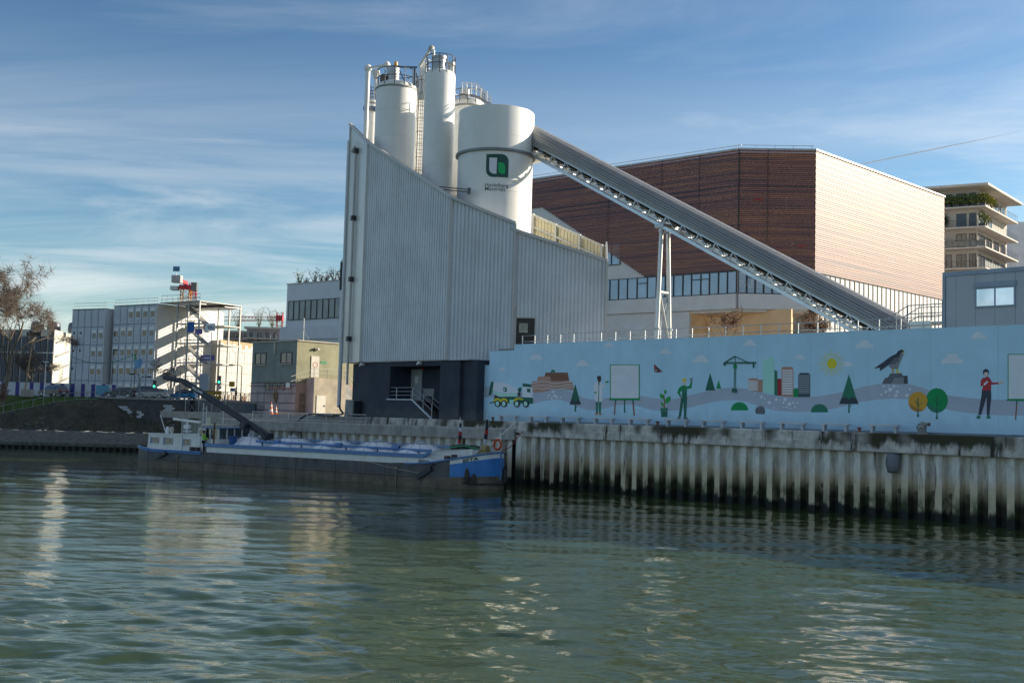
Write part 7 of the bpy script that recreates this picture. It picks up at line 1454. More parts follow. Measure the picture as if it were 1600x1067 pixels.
t, x0, x1, z0_, z1_ = banner(305, 316, 514.5, 522, mat('banner_purple', (.16, .12, .36), .7, var=.2), 'small purple banner below the white one on the stair tower')
t, x0, x1, z0_, z1_ = banner(314, 335, 555, 563.5, MATS['banner_purple'], 'wide purple banner low on the stair tower with a yellow star')
b = MB(fS); cx_, cz_ = x0 + .45, (z0_ + z1_) / 2; b.prism([(cx_ + (.28 if i % 2 == 0 else .1) * math.cos(R(45 * i)), sy0 - .36, cz_ + (.28 if i % 2 == 0 else .1) * math.sin(R(45 * i))) for i in range(8)], (0, .03, 0)); b.build('star', mat('star_yellow', (.6, .42, .03), .6), t)
for i in range(6): b = MB(fS); b.box(x0 + .85 + .2 * i, sy0 - .36, cz_ - .13, x0 + .98 + .2 * i, sy0 - .325, cz_ + .13); b.build('letter_block', M_white, t)
# ================================================================== wrapped building, far flats, pale office
nb = thing('wrapped_building', 'building wrapped in white scaffold sheeting with tan strips along its top', 'building', (*atY(370, 600, 195)[:2], SZ)); p0, p1 = atY(344, 535, 187), atY(396, 537, 196); fr = fr2(p0[:2], p1[:2]); L = float(np.linalg.norm(p1[:2] - p0[:2])); zt_ = float(p1[2])
nc = 11
for c_ in range(nc):
    for r_ in range(5):
        x0, x1 = L * c_ / nc, L * (c_ + 1) / nc; z0_, z1_ = SZ + 1.4 + (zt_ - 1.4 - SZ) * r_ / 5, SZ + 1.4 + (zt_ - 1.4 - SZ) * (r_ + 1) / 5; b = MB(fr); q = random.uniform(0, .05)
        if r_ == 4: zm_ = z1_ - random.uniform(.3, 1.3); b.box(x0 + .02, -.02 - q, zm_, x1 - .02, .06, z1_); b.build('tan_sheet', mat('tan_sheet', (.42, .33, .19), .8, var=.2), nb); b = MB(fr); z1_ = zm_
        b.box(x0 + .02, -.05 - q, z0_ + .02, x1 - .02, .05, z1_ - .02); b.build('sheet', mat('white_sheeting', (.52, .505, .47), .7, var=.10, scale=1.2), nb)
b = MB(fr); b.box(0, .07, SZ, L + 12, 14, zt_ - .1); b.build('core', mat('grey_core', (.40, .38, .35), .8), nb)
for i in range(3): b = MB(fr); b.box(L * (.2 + .26 * i), -.04, SZ + .3, L * (.33 + .26 * i), .065, SZ + 1.2); b.build('opening', mat('brown_opening', (.16, .10, .07), .8), nb)
def flats(label, px0, px1, pyt, pyb, Y, m, nwin, plants):
    p0, p1 = atY(px0, pyt, Y), atY(px1, pyt, Y); t = thing('flats', label, 'building', ((p0[0] + p1[0]) / 2, Y + 4, SZ)); zt_ = float(p0[2]) 
    b = MB(); b.box(p0[0], Y, SZ, p1[0], Y + 12, zt_ - .3); b.build('walls', m, t)
    b = MB(); b.box(p0[0] - .5, Y - .6, zt_ - .3, p1[0] + .4, Y + 12.5, zt_ + .15); b.build('roof_slab', mat('pale_slab', (.55, .50, .45)), t)
    for i in range(nwin):
        for f_ in range(2): xw = p0[0] + (p1[0] - p0[0]) * (i + .3) / nwin; window(t, WF, xw, xw + (p1[0] - p0[0]) / nwin * .42, zt_ - 3.4 - 3.1 * f_, zt_ - 1.0 - 3.1 * f_, Y, MATS['bronze_frame'], M_glass, .12, 1)
    zb_ = float(atY(px0, pyb, Y)[2]); b = MB(); b.box(p0[0] - .5, Y - 1.6, zb_ - .25, p1[0] + .4, Y - .02, zb_); b.build('balcony_slab', MATS['pale_slab'], t)
    b = MB(); b.tube((p0[0] - .4, Y - 1.5, zb_ + 1.0), (p1[0] + .3, Y - 1.5, zb_ + 1.0), .05, n=5)
    for i in range(9): xq_ = p0[0] - .4 + (p1[0] - p0[0] + .7) * i / 8; b.tube((xq_, Y - 1.5, zb_), (xq_, Y - 1.5, zb_ + 1), .03, n=4)
    b.build('balcony_rail', M_steel, t)
    return t, p0, p1, zt_
flats('brown far flats with flat roof left of the white sheeting gap', 345, 386, 517, 529, 250, mat('tan_brick', (.32, .25, .20), .8, var=.15), 4, 0)
tf, p0, p1, zt_ = flats('taller grey brown far flats directly left of the pale strip-window office', 386, 449, 511.5, 528, 240, mat('grey_brick', (.36, .31, .29), .8, var=.15), 5, 0)
wb = thing('pale_office', 'pale office building with one dark strip of windows and planted roof', 'building', (*atY(495, 500, 170)[:2], SZ)); p0, p1 = atY(449, 445, 172), atY(548, 437, 163); fr = fr2(p0[:2], p1[:2]); L = float(np.linalg.norm(p1[:2] - p0[:2])); zt_ = float(p0[2])
M_po = mat('pale_blue_white_panel', (.66, .68, .71), .6, var=.05)
b = MB(fr); b.box(0, 0, 4.2, L + 6, 14, zt_); b.build('walls', M_po, wb)
x0, z1_ = fr.at(451, 470.5, 0); x1, z0_ = fr.at(537, 497.5, 0); z1_ = (z1_ + fr.at(537, 465, 0)[1]) / 2; z0_ = (z0_ + fr.at(451, 500, 0)[1]) / 2
for i in range(10): xa_ = x0 + (x1 - x0) * i / 9.5; window(wb, fr, xa_ + .02, xa_ + (x1 - x0) / 9.5 - .02, z0_, z1_, -.02, M_dark, mat('strip_glass_dim', (.16, .21, .23), .08, var=.25, scale=.4), .1)
b = MB(fr); b.box(-1.0, -.35, z0_ - 1.4 - 1.6, L + 6, -.003, z0_ - 1.6 + .6); b.build('fascia', M_po, wb)
b = MB(fr); b.box(-.1, -.1, zt_, L + 6, .4, zt_ + .15); b.build('parapet_cap', MATS['pale_slab'], wb)
pw = thing('pale_tower', 'pale higher wall corner just left of the grey plant', 'building', (*atY(535, 480, 160)[:2], SZ)); p = atY(533.5, 405, 158); b = MB(); b.box(p[0], 158, 4.2, p[0] + 8, 170, float(p[2])); b.build('walls', M_po, pw); b = MB(); b.box(p[0] - .12, 157.9, float(p[2]) - 4.4, p[0] + .8, 158.4, float(p[2]) - .4); b.build('dark_slot', M_dark, pw)
# ================================================================== bare trees
def bare_tree(label, base, h, seed, spread=1., twigs=1500, leafcol=(.20, .13, .08), trunk_r=.3, group='bare trees', lean=(0, 0), depth=5, name='bare_tree', tsize=.16):
    rs = random.Random(seed); t = thing(name, label, 'tree', base, 0, group); tr = MB(); tips = []
    def grow(p, d, L, r_, lev):
        pts = [p]; rr_ = [r_]; n = 3
        for i in range(n):
            d = (d + Vector((rs.uniform(-.18, .18), rs.uniform(-.18, .18), rs.uniform(-.05, .12)))).normalized(); p = p + d * L / n; pts.append(p); rr_.append(r_ * (1 - .42 * (i + 1) / n))
        (tr).path(pts, rr_, 7 if lev < 2 else 4, False)
        if lev >= 2: tips.extend(pts[1:])
        if lev >= depth: return
        for i in range(rs.choice((2, 3, 3)) if lev else 4):
            a_ = rs.uniform(0, 6.28); tilt = rs.uniform(.35, .85) * spread; u = d.orthogonal().normalized(); v = d.cross(u); nd_ = (d * math.cos(tilt) + (u * math.cos(a_) + v * math.sin(a_)) * math.sin(tilt)); nd_.z = nd_.z * .8 + .12
            q = pts[rs.choice((2, 3, 3)) if lev else rs.choice((2, 3, 3))]; grow(q, nd_.normalized(), L * rs.uniform(.62, .82), rr_[-1] * rs.uniform(.6, .85), lev + 1)
    grow(Vector(base) + Vector((0, 0, -.15)), Vector((lean[0], lean[1], 1)).normalized(), h * .30, trunk_r, 0)
    tr.build('trunk', mat('bark_tan', (.20, .155, .115), .9, var=.3, scale=2), t, smooth='all')
    cr = MB()
    for _ in range(twigs):
        q = rs.choice(tips); d = Vector((rs.gauss(0, 1), rs.gauss(0, 1), rs.gauss(.15, .8))).normalized(); L = rs.uniform(.35, 1.1) * max(h / 14, .5); e_ = q + d * L; s_ = d.orthogonal().normalized() * .018 * h / 14; cr.m = 0
        s_ = s_.normalized() * max(.018 * h / 14, .012); cr.add([q - s_, q + s_, e_], [(0, 1, 2)])
        for k in range(2):
            c_ = q + d * L * rs.uniform(.3, 1.05) + Vector((rs.gauss(0, .1), rs.gauss(0, .1), rs.gauss(0, .1))); a_ = Vector((rs.gauss(0, 1), rs.gauss(0, 1), rs.gauss(0, 1))).normalized() * tsize * rs.uniform(.4, 1); b_ = a_.orthogonal().normalized() * tsize * .35; cr.m = 1; cr.add([c_ - a_, c_ + b_, c_ + a_, c_ - b_], [(0, 1, 2, 3)])
    cr.build('crown', [mat('twig_brown', (.13, .10, .08), .9), mat('dry_leaf_%d' % int(leafcol[0] * 100), leafcol, .9, var=.3, scale=1)], t)
    return t
gz = lambda p: (p[0], p[1], SZ)
pt = atY(4, 600, 152); bare_tree('big bare plane tree with tan seed balls at the left edge', (pt[0], pt[1], bank_h(pt[0], 152)), 24, 5, .95, 5600, (.20, .165, .14), .45, depth=5, tsize=.085)
pt = atY(62, 600, 172); bare_tree('smaller reddish brown tree leaning behind the leaning lamp post', (pt[0] - 2, pt[1], SZ), 9.5, 12, 1.15, 2300, (.20, .105, .065), .22, lean=(.35, 0), depth=4, tsize=.16)
pt = atY(5, 600, 150); bare_tree('dense reddish shrub at the foot of the big plane tree', (pt[0] - 1.5, pt[1] - 1, bank_h(pt[0], 149)), 6, 21, 1.3, 1800, (.19, .10, .07), .12, depth=4, tsize=.13)
pt = atY(262, 600, 158); bare_tree('thin bare street tree behind the boom tip', (pt[0], 159.5, SZ), 8., 31, 1.0, 420, (.09, .08, .06), .07, depth=3, tsize=.14)
pt = atY(1130, 515, 105); bare_tree('small brown-leaved tree behind the guard rail, right of the trestle', (pt[0], pt[1], TZ), 7.0, 41, .9, 520, (.13, .06, .03), .05, depth=3, tsize=.15)
pt = atY(1300, 515, 100); bare_tree('fuller brown-leaved tree under the lower end of the conveyor', (pt[0], pt[1], TZ), 7.6, 43, 1.0, 1100, (.15, .075, .035), .06, depth=3, tsize=.15)
def shrub(label, base, h, seed, col, n=11, leaves=90):
    rs = random.Random(seed); t = thing('roof_shrub', label, 'shrub', base, 0, 'roof shrubs'); st_ = MB(); cr = MB()
    for k in range(n):
        a_ = rs.uniform(0, 6.28); sp = rs.uniform(.1, .55); L = h * rs.uniform(.65, 1.05); p = Vector(base); pts = [p]; 
        for q in range(4): p = p + Vector((math.cos(a_) * sp * L / 4 + rs.gauss(0, .05), math.sin(a_) * sp * L / 4 + rs.gauss(0, .05), L / 4)); pts.append(p)
        st_.path(pts, [.045, .04, .03, .02, .012], 4, False)
        for _ in range(9):
            q = pts[rs.randint(1, 4)]; d = Vector((rs.gauss(0, 1), rs.gauss(0, 1), abs(rs.gauss(.5, .6)))).normalized(); e_ = q + d * rs.uniform(.25, .7) * h / 3; w_ = d.orthogonal().normalized() * .018; cr.m = 0; cr.add([q - w_, q + w_, e_], [(0, 1, 2)])
            for _ in range(max(1, leaves // 90)): c_ = q + (e_ - q) * rs.uniform(.3, 1.1); u = Vector((rs.gauss(0, 1), rs.gauss(0, 1), rs.gauss(0, 1))).normalized() * rs.uniform(.06, .13); v = u.orthogonal() * .5; cr.m = 1; cr.add([c_ - u, c_ + v, c_ + u, c_ - v], [(0, 1, 2, 3)])
    st_.build('stems', mat('twig_brown', (.13, .10, .08)), t); cr.build('crown', [mat('twig_brown', (.13, .10, .08)), mat('shrub_leaf_%d' % int(col[1] * 100), col, .9, var=.4, scale=2)], t)
for i, px in enumerate((466, 477, 490, 500, 508, 519, 530)):
    pt = atY(px, 440, 171 - i * .7); shrub(['leftmost', 'second', 'third', 'fourth', 'fifth', 'sixth', 'rightmost'][i] + ' wispy shrub on the planted roof of the pale office', (pt[0], pt[1] + 1, zt_), (2.2, 1.0, 2.4, 1.6, 2.2, 2.6, 2.0)[i], 51 + i, (.26, .24, .17) if i % 3 else (.2, .22, .1))
for i, (px, py, Y) in enumerate(((372, 510, 243), (405, 508, 243), (426, 508, 243))):
    pt = atY(px, py + 4, Y); shrub('dark %s shrub on the far flats roofs' % ['left', 'middle', 'right'][i], (pt[0], pt[1], float(pt[2]) - .3), 4.2, 61 + i, (.12, .13, .07), 12, 180)
# ================================================================== cranes
def lattice(b, p0, p1, w_, n, r_=.06):
    p0, p1 = Vector(p0), Vector(p1); d = (p1 - p0).normalized(); u = Vector((0, 0, 1)) if abs(d.z) < .9 else Vector((1, 0, 0)); a_ = d.cross(u).normalized() * w_ / 2; c_ = a_.normalized().cross(d) * w_ / 2
    cs = [a_ + c_, a_ - c_, -a_ - c_, -a_ + c_]
    for q in cs: b.bar(p0 + q, p1 + q, r_ * 2)
    for i in range(n):
        A_, B2 = p0 + (p1 - p0) * i / n, p0 + (p1 - p0) * (i + 1) / n
        for k in range(4): b.bar(A_ + cs[k], B2 + cs[(k + 1) % 4], r_); b.bar(A_ + cs[k], A_ + cs[(k + 1) % 4], r_)
tcn = thing('tower_crane', 'orange tower crane with red slewing head above the site offices', 'crane', (*atY(290, 500, 255)[:2], SZ)); cxp = atY(290.5, 460, 255)
M_or = mat('crane_orange', (.60, .27, .05), .5); M_rd = mat('crane_red', (.45, .03, .04), .5)
b = MB(); zc_ = float(atY(290, 452, 255)[2]); lattice(b, (cxp[0], 255, SZ), (cxp[0], 255, zc_), 1.9, 16, .10); b.build('mast', M_or, tcn)
b = MB(); b.box(cxp[0] - 1.4, 254, zc_, cxp[0] + 1.4, 256, zc_ + .9); b.build('slewing_ring', M_rd, tcn)
b = MB(); b.box(cxp[0] + 1.4, 253.8, zc_ - .4, cxp[0] + 2.7, 255.2, zc_ + 1.5); b.build('cab', mat('cab_grey', (.14, .15, .17), .4), tcn)
b = MB(); b.box(cxp[0] - 3.4, 254, zc_ - .3, cxp[0] - 1.7, 256, zc_ + .6); b.build('winch_platform', M_steel, tcn)
tp = atY(277.5, 437, 250); b = MB(); b.bar((cxp[0], 255, zc_ + 1.4), (tp[0], 250, float(tp[2])), .7, .8); b.build('counter_jib', M_rd, tcn)
b = MB(); b.box(tp[0] - 1.1, 249, float(tp[2]) - .7, tp[0] + .9, 251, float(tp[2]) + .9); b.build('counterweight', mat('counterweight_grey', (.42, .41, .40), .8), tcn)
tp2 = atY(276, 420, 250); b = MB(); b.box(tp2[0] - .75, 249.8, float(tp2[2]) - .6, tp2[0] + .75, 250, float(tp2[2]) + .5); b.build('blue_board', mat('board_blue', (.07, .17, .32), .5), tcn); b = MB(); b.tube((tp2[0], 250, float(tp[2]) + 1), (tp2[0], 250, float(tp2[2]) - 1), .08); b.build('board_post', M_steel, tcn)
tj = atY(302, 463, 262); b = MB(); lattice(b, (cxp[0] + 1, 256, zc_ + .8), tuple(atY(303, 466, 272)), 1.3, 8, .09); b.build('jib', M_rd, tcn)
hj = thing('tower_crane', 'distant red and white horizontal crane jib over the far flats', 'crane', (*atY(435, 520, 330)[:2], SZ)); hp_ = [atY(x, y, 330) for x, y in ((350, 498), (372, 498), (400, 498), (418, 498), (437, 498))]
for i in range(4): b = MB(); lattice(b, hp_[i], hp_[i + 1], 1.2, 5, .07); b.build('jib_section', M_white if i in (0, 2) else M_rd, hj)
q = hp_[4]; b = MB(); lattice(b, (q[0], 330, SZ), (q[0], 330, float(q[2]) + 2), 1.6, 14, .09); b.build('mast', M_rd, hj)
b = MB(); b.box(q[0] - 1.0, 329, float(q[2]) - .6, q[0] + 1.0, 331, float(q[2]) + .9); b.build('slewing_head', M_rd, hj)
# ================================================================== far left building
lb = thing('louvred_building', 'cream building with dark vertical louvre panels behind the big bare tree', 'building', (*atY(60, 600, 225)[:2], SZ)); p0, p1 = atY(-30, 515, 228), atY(86, 515, 224); p2 = atY(111, 517, 238); zt_ = float(p1[2]); fr = fr2(p0[:2], p1[:2]); L = float(np.linalg.norm(p1[:2] - p0[:2]))
b = MB(); b.prism([(*p0[:2], SZ), (*p1[:2], SZ), (*p2[:2], SZ), (p2[0] - 20, p2[1] + 10, SZ)], (0, 0, zt_ - SZ)); b.build('walls', mat('cream_wall', (.60, .56, .48), .8, var=.06), lb)
for i in range(11):
    x0 = L * (.05 + .088 * i); b = MB(fr); b.box(x0, -.25, SZ + 2.2, x0 + L * (.06 if i % 2 else .07), -.01, zt_ - (.2 if i % 3 else 1.4)); b.build('louvre_panel', mat('dark_louvre', (.055, .065, .085), .5, var=.2, scale=.5), lb)
b = MB(fr); b.bar((0, -.3, SZ + 9.2), (L, -.3, SZ + 9.2), .16, .16); b.build('cross_rail', M_steel, lb)
b = MB(fr); b.box(-2, -1.2, SZ, L + 1, -.02, SZ + 2.1); b.build('low_annexe', mat('annexe_grey', (.33, .35, .38), .7), lb)
for px in (49, 75, 108): pp = atY(px, 512, 230); b = MB(); b.lathe([(1.2, 0), (1.35, .6), (1.3, 1.6), (1.05, 2.1), (.01, 2.1)], (pp[0], pp[1] + 3, zt_), 18); b.build('roof_cowl', mat('cowl_dark', (.10, .11, .13), .4, .3), lb, smooth=True)
fr3 = fr2(p1[:2], p2[:2]); 
for i in range(4): b = MB(fr3); b.bar((1, -.4, SZ + 3 + 2.8 * i), (12, -.4, SZ + 4.6 + 2.8 * i), .5, .15); b.build('stair_flight', M_st, lb)
# ================================================================== hoarding
ho = thing('striped_hoarding', 'white and blue striped site hoarding along the street', 'hoarding', (-66, 163, SZ)); X = -86.; i = 0; hm = {}
while X < -57.5:
    blue = i % 2; w_ = .55 if blue else (.95 if X > -70 else 1.5); key = (blue, w_)
    if key not in hm:
        b = MB(); b.box(.01, 0, 0, w_ - .01, .06 + .02 * blue, 1.95); hm[key] = bpy.data.meshes.new('hoarding_panel'); hm[key].from_pydata(b.v, [], b.f); hm[key].materials.append(mat('hoarding_blue', (.055, .05, .26), .6, var=.1) if blue else mat('hoarding_white', (.60, .62, .66), .6, var=.06))
    o = bpy.data.objects.new('hoarding_panel', hm[key]); COL.objects.link(o); o.parent = ho; o.location = (X + 66, -.02 * blue, .02); X += w_; i += 1
b = MB(); b.box(-86, 163.1, SZ, -57.5, 163.2, SZ + 1.9); b.build('backing_rail', M_steel, ho)
b = MB(); b.box(-60.4, 162.9, SZ + .5, -58.6, 162.95, SZ + 1.8); b.build('notice', mat('notice_blue', (.10, .38, .55), .6), ho)
# ================================================================== vehicles
def car(label, loc, deg, col, L=4.4, h=1.5, group='cars on the street', rear_red=True):
    t = thing('parked_car', label, 'car', loc, deg, group); x0, y0, z0 = 0, 0, 0; Mc = mat('car_paint_%02d' % int(sum(col) * 1000), col, .3, .2, var=.03); W_ = .88; F0 = Fr(loc[0], loc[1], deg); zb_ = loc[2]
    pr_ = [(-L / 2, .35), (-L / 2 + .03, .8), (-L / 2 + .1, .98), (L * .22, .92), (L / 2 - .25, .78), (L / 2, .6), (L / 2 - .02, .3)]
    b = MB(F0); b.prism([(x, -W_, zb_ + z) for x, z in pr_], (0, 2 * W_, 0)); b.build('body', Mc, t)
    cabp = [(-L / 2 + .15, .97), (-L / 2 + .5, h - .04), (-L * .08, h), (L * .08, h - .08), (L * .25, .93)]; ws = .80
    b = MB(F0); P = [[(x, -W_ * .98 if z < 1. else -W_ * ws, zb_ + z), (x, W_ * .98 if z < 1. else W_ * ws, zb_ + z)] for x, z in cabp]; b.grid(P); vs = [p[0] for p in P]; b.add(vs, [tuple(range(len(vs)))]); vs = [p[1] for p in P]; b.add(vs, [tuple(range(len(vs)))[::-1]]); b.build('glasshouse', mat('car_glass', (.03, .04, .05), .05, spec=.9), t)
    b = MB(F0); b.add([(cabp[1][0], -W_ * ws, zb_ + h - .03), (cabp[1][0], W_ * ws, zb_ + h - .03), (cabp[2][0], W_ * ws, zb_ + h + .012), (cabp[2][0], -W_ * ws, zb_ + h + .012), (cabp[3][0], W_ * ws, zb_ + h - .065), (cabp[3][0], -W_ * ws, zb_ + h - .065)], [(0, 1, 2, 3), (3, 2, 4, 5)]); b.build('roof', Mc, t)
    for sx in (-L * .31, L * .31):
        for sy in (-1, 1):
            b = MB(F0); b.lathe([(.01, -.1), (.33, -.1), (.33, .1), (.01, .1)], (sx, sy * (W_ - .07), zb_ + .33), 16, 'y'); w_ = b.build('wheel', mat('tyre', (.02, .02, .02), .8), t); b = MB(F0); b.lathe([(.01, 0), (.2, 0), (.2, .01)], (sx, sy * (W_ + .035), zb_ + .33), 12, 'y'); b.build('rim', M_steel, w_)
    for sy in (-.62, .62):
        b = MB(F0); b.box(-L / 2 - .02, sy - .2, zb_ + .72, -L / 2 + .06, sy + .2, zb_ + .9); b.build('tail_light', mat('tail_red', (.5, .02, .02), .3), t); b = MB(F0); b.box(L / 2 - .16, sy - .2, zb_ + .6, L / 2 + .0, sy + .2, zb_ + .74); b.build('headlight', M_white, t)
    b = MB(F0); b.box(-L / 2 - .03, -.26, zb_ + .5, -L / 2 + .0, .26, zb_ + .62); b.build('number_plate', M_white, t); return t
def cl(px, Y): p = atY(px, 615, Y); return (p[0], p[1], SZ + .004)
car('dark grey hatchback seen from the rear in front of the striped hoarding', cl(83, 160.5), 150, (.10, .09, .085), 4.5, 1.62)
car('dark blue car behind the cross-braced railing, leftmost of three', cl(189, 155), 176, (.03, .045, .07), 4.3, 1.45)
car('blue grey car behind the cross-braced railing by the flagpoles', cl(222, 155.5), 178, (.06, .09, .13), 4.6, 1.75)
car('pale silver car behind the railing near the left traffic light', cl(239, 152), 175, (.35, .37, .38), 4.2, 1.4)
car('bright blue car at the right end of the railing', cl(287, 161), 172, (.03, .26, .50), 4.2, 1.5)
# ================================================================== street furniture
def pole(name, label, cat, px, py_base, py_top, Y, r_, m, zb=SZ, extra=None, lean=0):
    p = atY(px, py_base, Y); z1_ = float(atY(px, py_top, Y)[2]); t = thing(name, label, cat, (p[0], Y, zb)); b = MB(); b.tube((p[0], Y, zb), (p[0] + lean, Y, z1_), r_, r_ * .65, 8); b.build('post', m, t, smooth=True)
    b = MB(); b.lathe([(r_ * 2.2, 0), (r_ * 2.2, .06), (r_ * 1.2, .3), (r_, .32)], (p[0], Y, zb), 10); b.build('base', m, t)
    if extra: extra(t, p[0] + lean, Y, z1_)
    return t
def lamp_head(dx_, m=M_dark):
    def f(t, x, Y, z):
        b = MB(); b.path([(x, Y, z - .1), (x + dx_ * .3, Y, z + .12), (x + dx_, Y, z + .15)], .045, 6); b.build('arm', m, t); b = MB(); b.blob((x + dx_ * 1.25, Y, z + .14), .34, 2, 0, (1.2, .5, .3)); b.build('lamp_head', m, t, smooth='all')
    return f
pole('leaning_lamp_post', 'tall leaning timber post in a square concrete base on the grass', 'lamp post', 38, 610, 520, 156, .14, mat('timber_post', (.40, .28, .18), .8), 6.3, lambda t, x, Y, z: [MB().box(x - 1.1, Y - .6, 6.3, x + .25, Y + .6, 7.35).build('concrete_base', mat('pale_base', (.42, .38, .32), .9), t), MB().box(x - .9, Y - .3, z - .4, x + 1.1, Y + .3, z + .1).build('lamp_board', M_dsteel, t)], .9)
pole('lamp_post', 'short white lamp post beside the grey hatchback', 'lamp post', 69, 612, 566, 159, .08, M_white, SZ, lambda t, x, Y, z: MB().box(x - .35, Y - .15, z, x + .35, Y + .15, z + .12).build('lamp_head', M_white, t))
pole('cable_post', 'thin dark post left of the site offices carrying the green cable', 'post', 109, 617, 523, 161, .07, mat('dark_green_paint', (.02, .05, .035), .5))
pole('lamp_post', 'slim black lamp post standing between the two site office stacks', 'lamp post', 174, 612, 548, 165, .08, M_dark, SZ, lamp_head(.25))
pole('cable_post', 'green-topped dark post in front of the right site offices', 'post', 209, 612, 553, 158, .06, M_dark, SZ, lambda t, x, Y, z: MB().box(x - .12, Y - .1, z - .9, x + .1, Y + .1, z).build('green_box', mat('signal_green_paint', (.02, .25, .12), .5), t))
pole('flagpole', 'white flagpole with a limp pale blue flag', 'flagpole', 219, 615, 556, 156, .05, M_white, SZ, lambda t, x, Y, z: MB().grid([[(x + .04 - .28 * j + .1 * math.sin(i), Y - .04 - .12 * math.sin(j * 2 + i), z - .3 - .32 * i - .1 * j) for j in range(5)] for i in range(5)]).build('flag', mat('flag_pale_blue', (.20, .38, .62), .8), t, smooth='all'))
pole('flagpole', 'bare white flagpole right of the flag', 'flagpole', 232, 615, 557, 156, .05, M_white)
pole('lamp_post', 'stout grey lamp column with two drooping arms in front of the cars', 'lamp post', 217, 628, 590, 148.2, .16, mat('grey_column', (.20, .21, .22), .6), SZ, lambda t, x, Y, z: [lamp_head(.9)(t, x, Y, z), lamp_head(-.9)(t, x, Y, z + .3)])
pole('street_lamp', 'tall dark lamp post with curved arm in front of the white sheeting', 'street lamp', 376, 622, 572, 168, .09, M_dark, SZ, lamp_head(-1.3))
pole('street_lamp', 'tall slim post rising past the stair tower', 'street lamp', 326, 620, 520, 166, .09, M_steel, SZ, lamp_head(-.6, M_steel))
pole('street_lamp', 'dark slim post rising in front of the stair tower banners', 'street lamp', 311, 620, 548, 160, .07, M_dark)
pole('street_lamp', 'black street lamp with curved arm under the conveyor', 'street lamp', 1246.5, 520, 497, 118, .08, M_dark, TZ, lamp_head(.85))
pole('park_lamp', 'dark bracket lamp post with wing arms left of the boom tip', 'lamp post', 280, 620, 580, 158, .1, MATS['grey_column'], SZ, lamp_head(-1.6, MATS['grey_column']))
def signal(t, x, Y, z):
    b = MB(); b.box(x - .2, Y - .15, z - .05, x + .2, Y + .15, z + 1.05); hd = b.build('signal_head', M_dark, t)
    for i, (nm, m) in enumerate((('red_lens', mat('lens_dark_red', (.06, .01, .01), .3)), ('amber_lens', mat('lens_dark_amber', (.07, .04, .01), .3)), ('green_lens', mat('lens_green_lit', (.02, .85, .35), .3, emit=2.5)))): b = MB(); b.lathe([(.01, -.02), (.12, -.02), (.13, .03)], (x, Y - .16, z + .85 - .32 * i), 12, 'y'); b.build(nm, m, hd)
def round_sign(t, x, Y, z):
    signal(t, x, Y, z + .7); b = MB(); b.lathe([(.01, 0), (.34, 0), (.34, .03)], (x, Y - .12, z + .2), 18, 'y'); s_ = b.build('no_entry_sign', mat('sign_red', (.5, .05, .04)), t); b = MB(); b.lathe([(.01, 0), (.26, 0), (.26, .01)], (x, Y - .14, z + .2), 18, 'y'); b.build('sign_face', M_white, s_); b = MB(); b.bar((x - .2, Y - .16, z + .38), (x + .2, Y - .16, z + .02), .06); b.build('sign_bar', MATS['sign_red'], s_)
pole('traffic_light', 'traffic light showing green beside the site office corner', 'traffic light', 240.5, 620, 606, 153, .05, M_dark, SZ, signal)
pole('traffic_light', 'traffic light showing green above a round red-rimmed sign', 'traffic light', 341.5, 622, 607, 153, .05, M_dark, SZ, round_sign)
pole('road_sign', 'square yellow road sign by the pedestrian', 'road sign', 361.5, 622, 603, 154, .04, M_steel, SZ, lambda t, x, Y, z: [MB().box(x - .38, Y - .08, z - .1, x + .38, Y - .05, z + .62).build('plate', mat('sign_yellow', (.55, .30, .02), .6), t), MB().box(x - .2, Y - .08, z - .75, x + .5, Y - .05, z - .3).build('blue_plate', mat('sign_blue', (.10, .22, .36), .6), t)])
pole('notice_panel', 'blank grey notice panel on two legs before the stair tower', 'notice panel', 317, 622, 608, 152.5, .05, M_steel, SZ, lambda t, x, Y, z: MB().box(x - .55, Y - .1, z - .1, x + .65, Y - .05, z + 2.1).build('panel', mat('panel_grey', (.34, .37, .42), .6), t))
p = atY(334, 612, 150); t = thing('road_barrier', 'yellow road works barrier stack beside the red-rimmed sign', 'barrier', (p[0], 150, SZ))
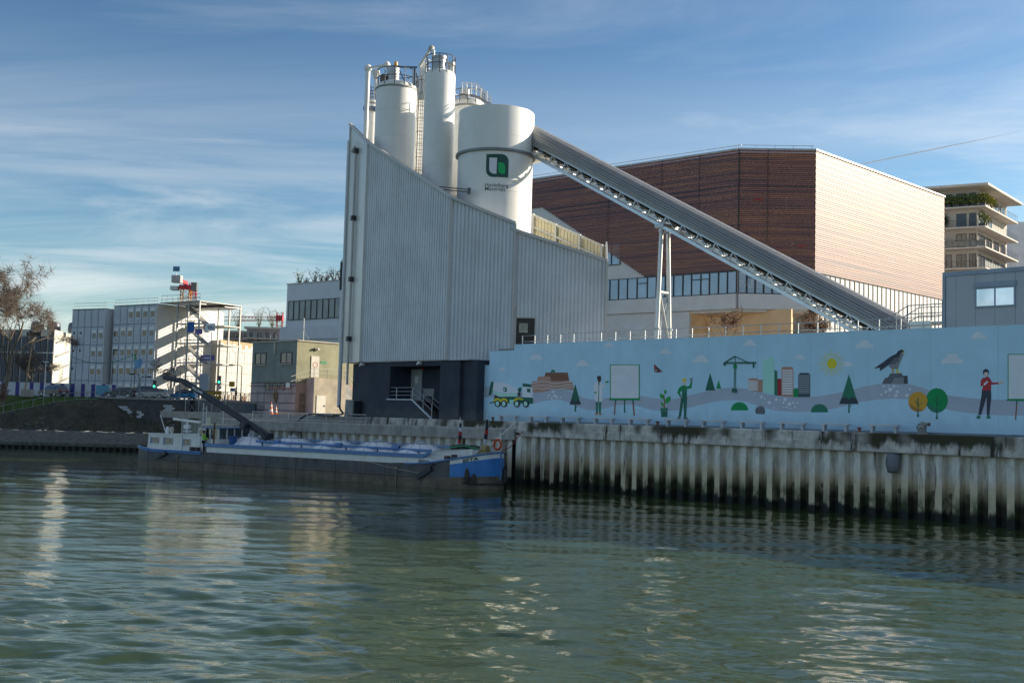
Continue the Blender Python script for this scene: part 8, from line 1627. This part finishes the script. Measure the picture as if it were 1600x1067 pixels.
for i, z in enumerate((SZ + .1, SZ + .75)): b = MB(); b.box(p[0] - 1.0, 149.9, z, p[0] + 1.0, 150.3, z + .5); b.build('board', mat('barrier_yellow', (.55, .30, .02), .6, var=.2), t)
for dx_ in (-.8, .8): b = MB(); b.box(p[0] + dx_ - .06, 149.95, SZ, p[0] + dx_ + .06, 150.25, SZ + 1.3); b.build('leg', M_dsteel, t)
# sagging green cable
q0_, q1_ = atY(110, 556, 161), atY(209, 554, 158); b = MB(); b.path([q0_ + (q1_ - q0_) * i / 16 - np.array([0, 0, 1.15 * 4 * (i / 16) * (1 - i / 16)]) for i in range(17)], .05, 5); o = b.build('cable', mat('cable_green', (.02, .22, .14), .6), None); tag(o, 'sagging green cable strung in front of the site offices', 'cable')
p = atY(475, 630, 139.); pp = atY(365.5, 622, 150); person('pedestrian in dark clothes walking behind the street railing', (float(pp[0]), 151.0, 6.5), 200, mat('dark_coat', (.025, .025, .03), .8), NT, MATS['dark_hair'], 'stand', 1.75)
# contrail high in the sky
c0v, c1v = atY(1337, 258.5, 6000), atY(1590, 206.5, 6400); b = MB(); b.path([c0v + (c1v - c0v) * i / 14 for i in range(15)], [2.0 + 2.2 * math.sin(math.pi * min(1, .15 + i / 15)) - .10 * i for i in range(15)], 6); mc = bpy.data.materials.new('vapour'); mc.use_nodes = True; tn = mc.node_tree; tb = tn.nodes.new('ShaderNodeBsdfTranslucent'); tb.inputs[0].default_value = (.9, .9, .9, 1); td = tn.nodes.new('ShaderNodeBsdfTransparent'); tm = tn.nodes.new('ShaderNodeMixShader'); tm.inputs[0].default_value = .5; td = tn.nodes.new('ShaderNodeBsdfDiffuse'); td.inputs[0].default_value = (.9, .9, .92, 1); tb.inputs[0].default_value = (.9, .95, 1, 1); tn.links.new(tb.outputs[0], tm.inputs[2]); tn.links.new(td.outputs[0], tm.inputs[1]); tn.links.new(tm.outputs[0], tn.nodes['Material Output'].inputs[0])
o = b.build('contrail', mc, None); tag(o, 'thin white vapour trail across the sky above the hall', 'vapour trail')
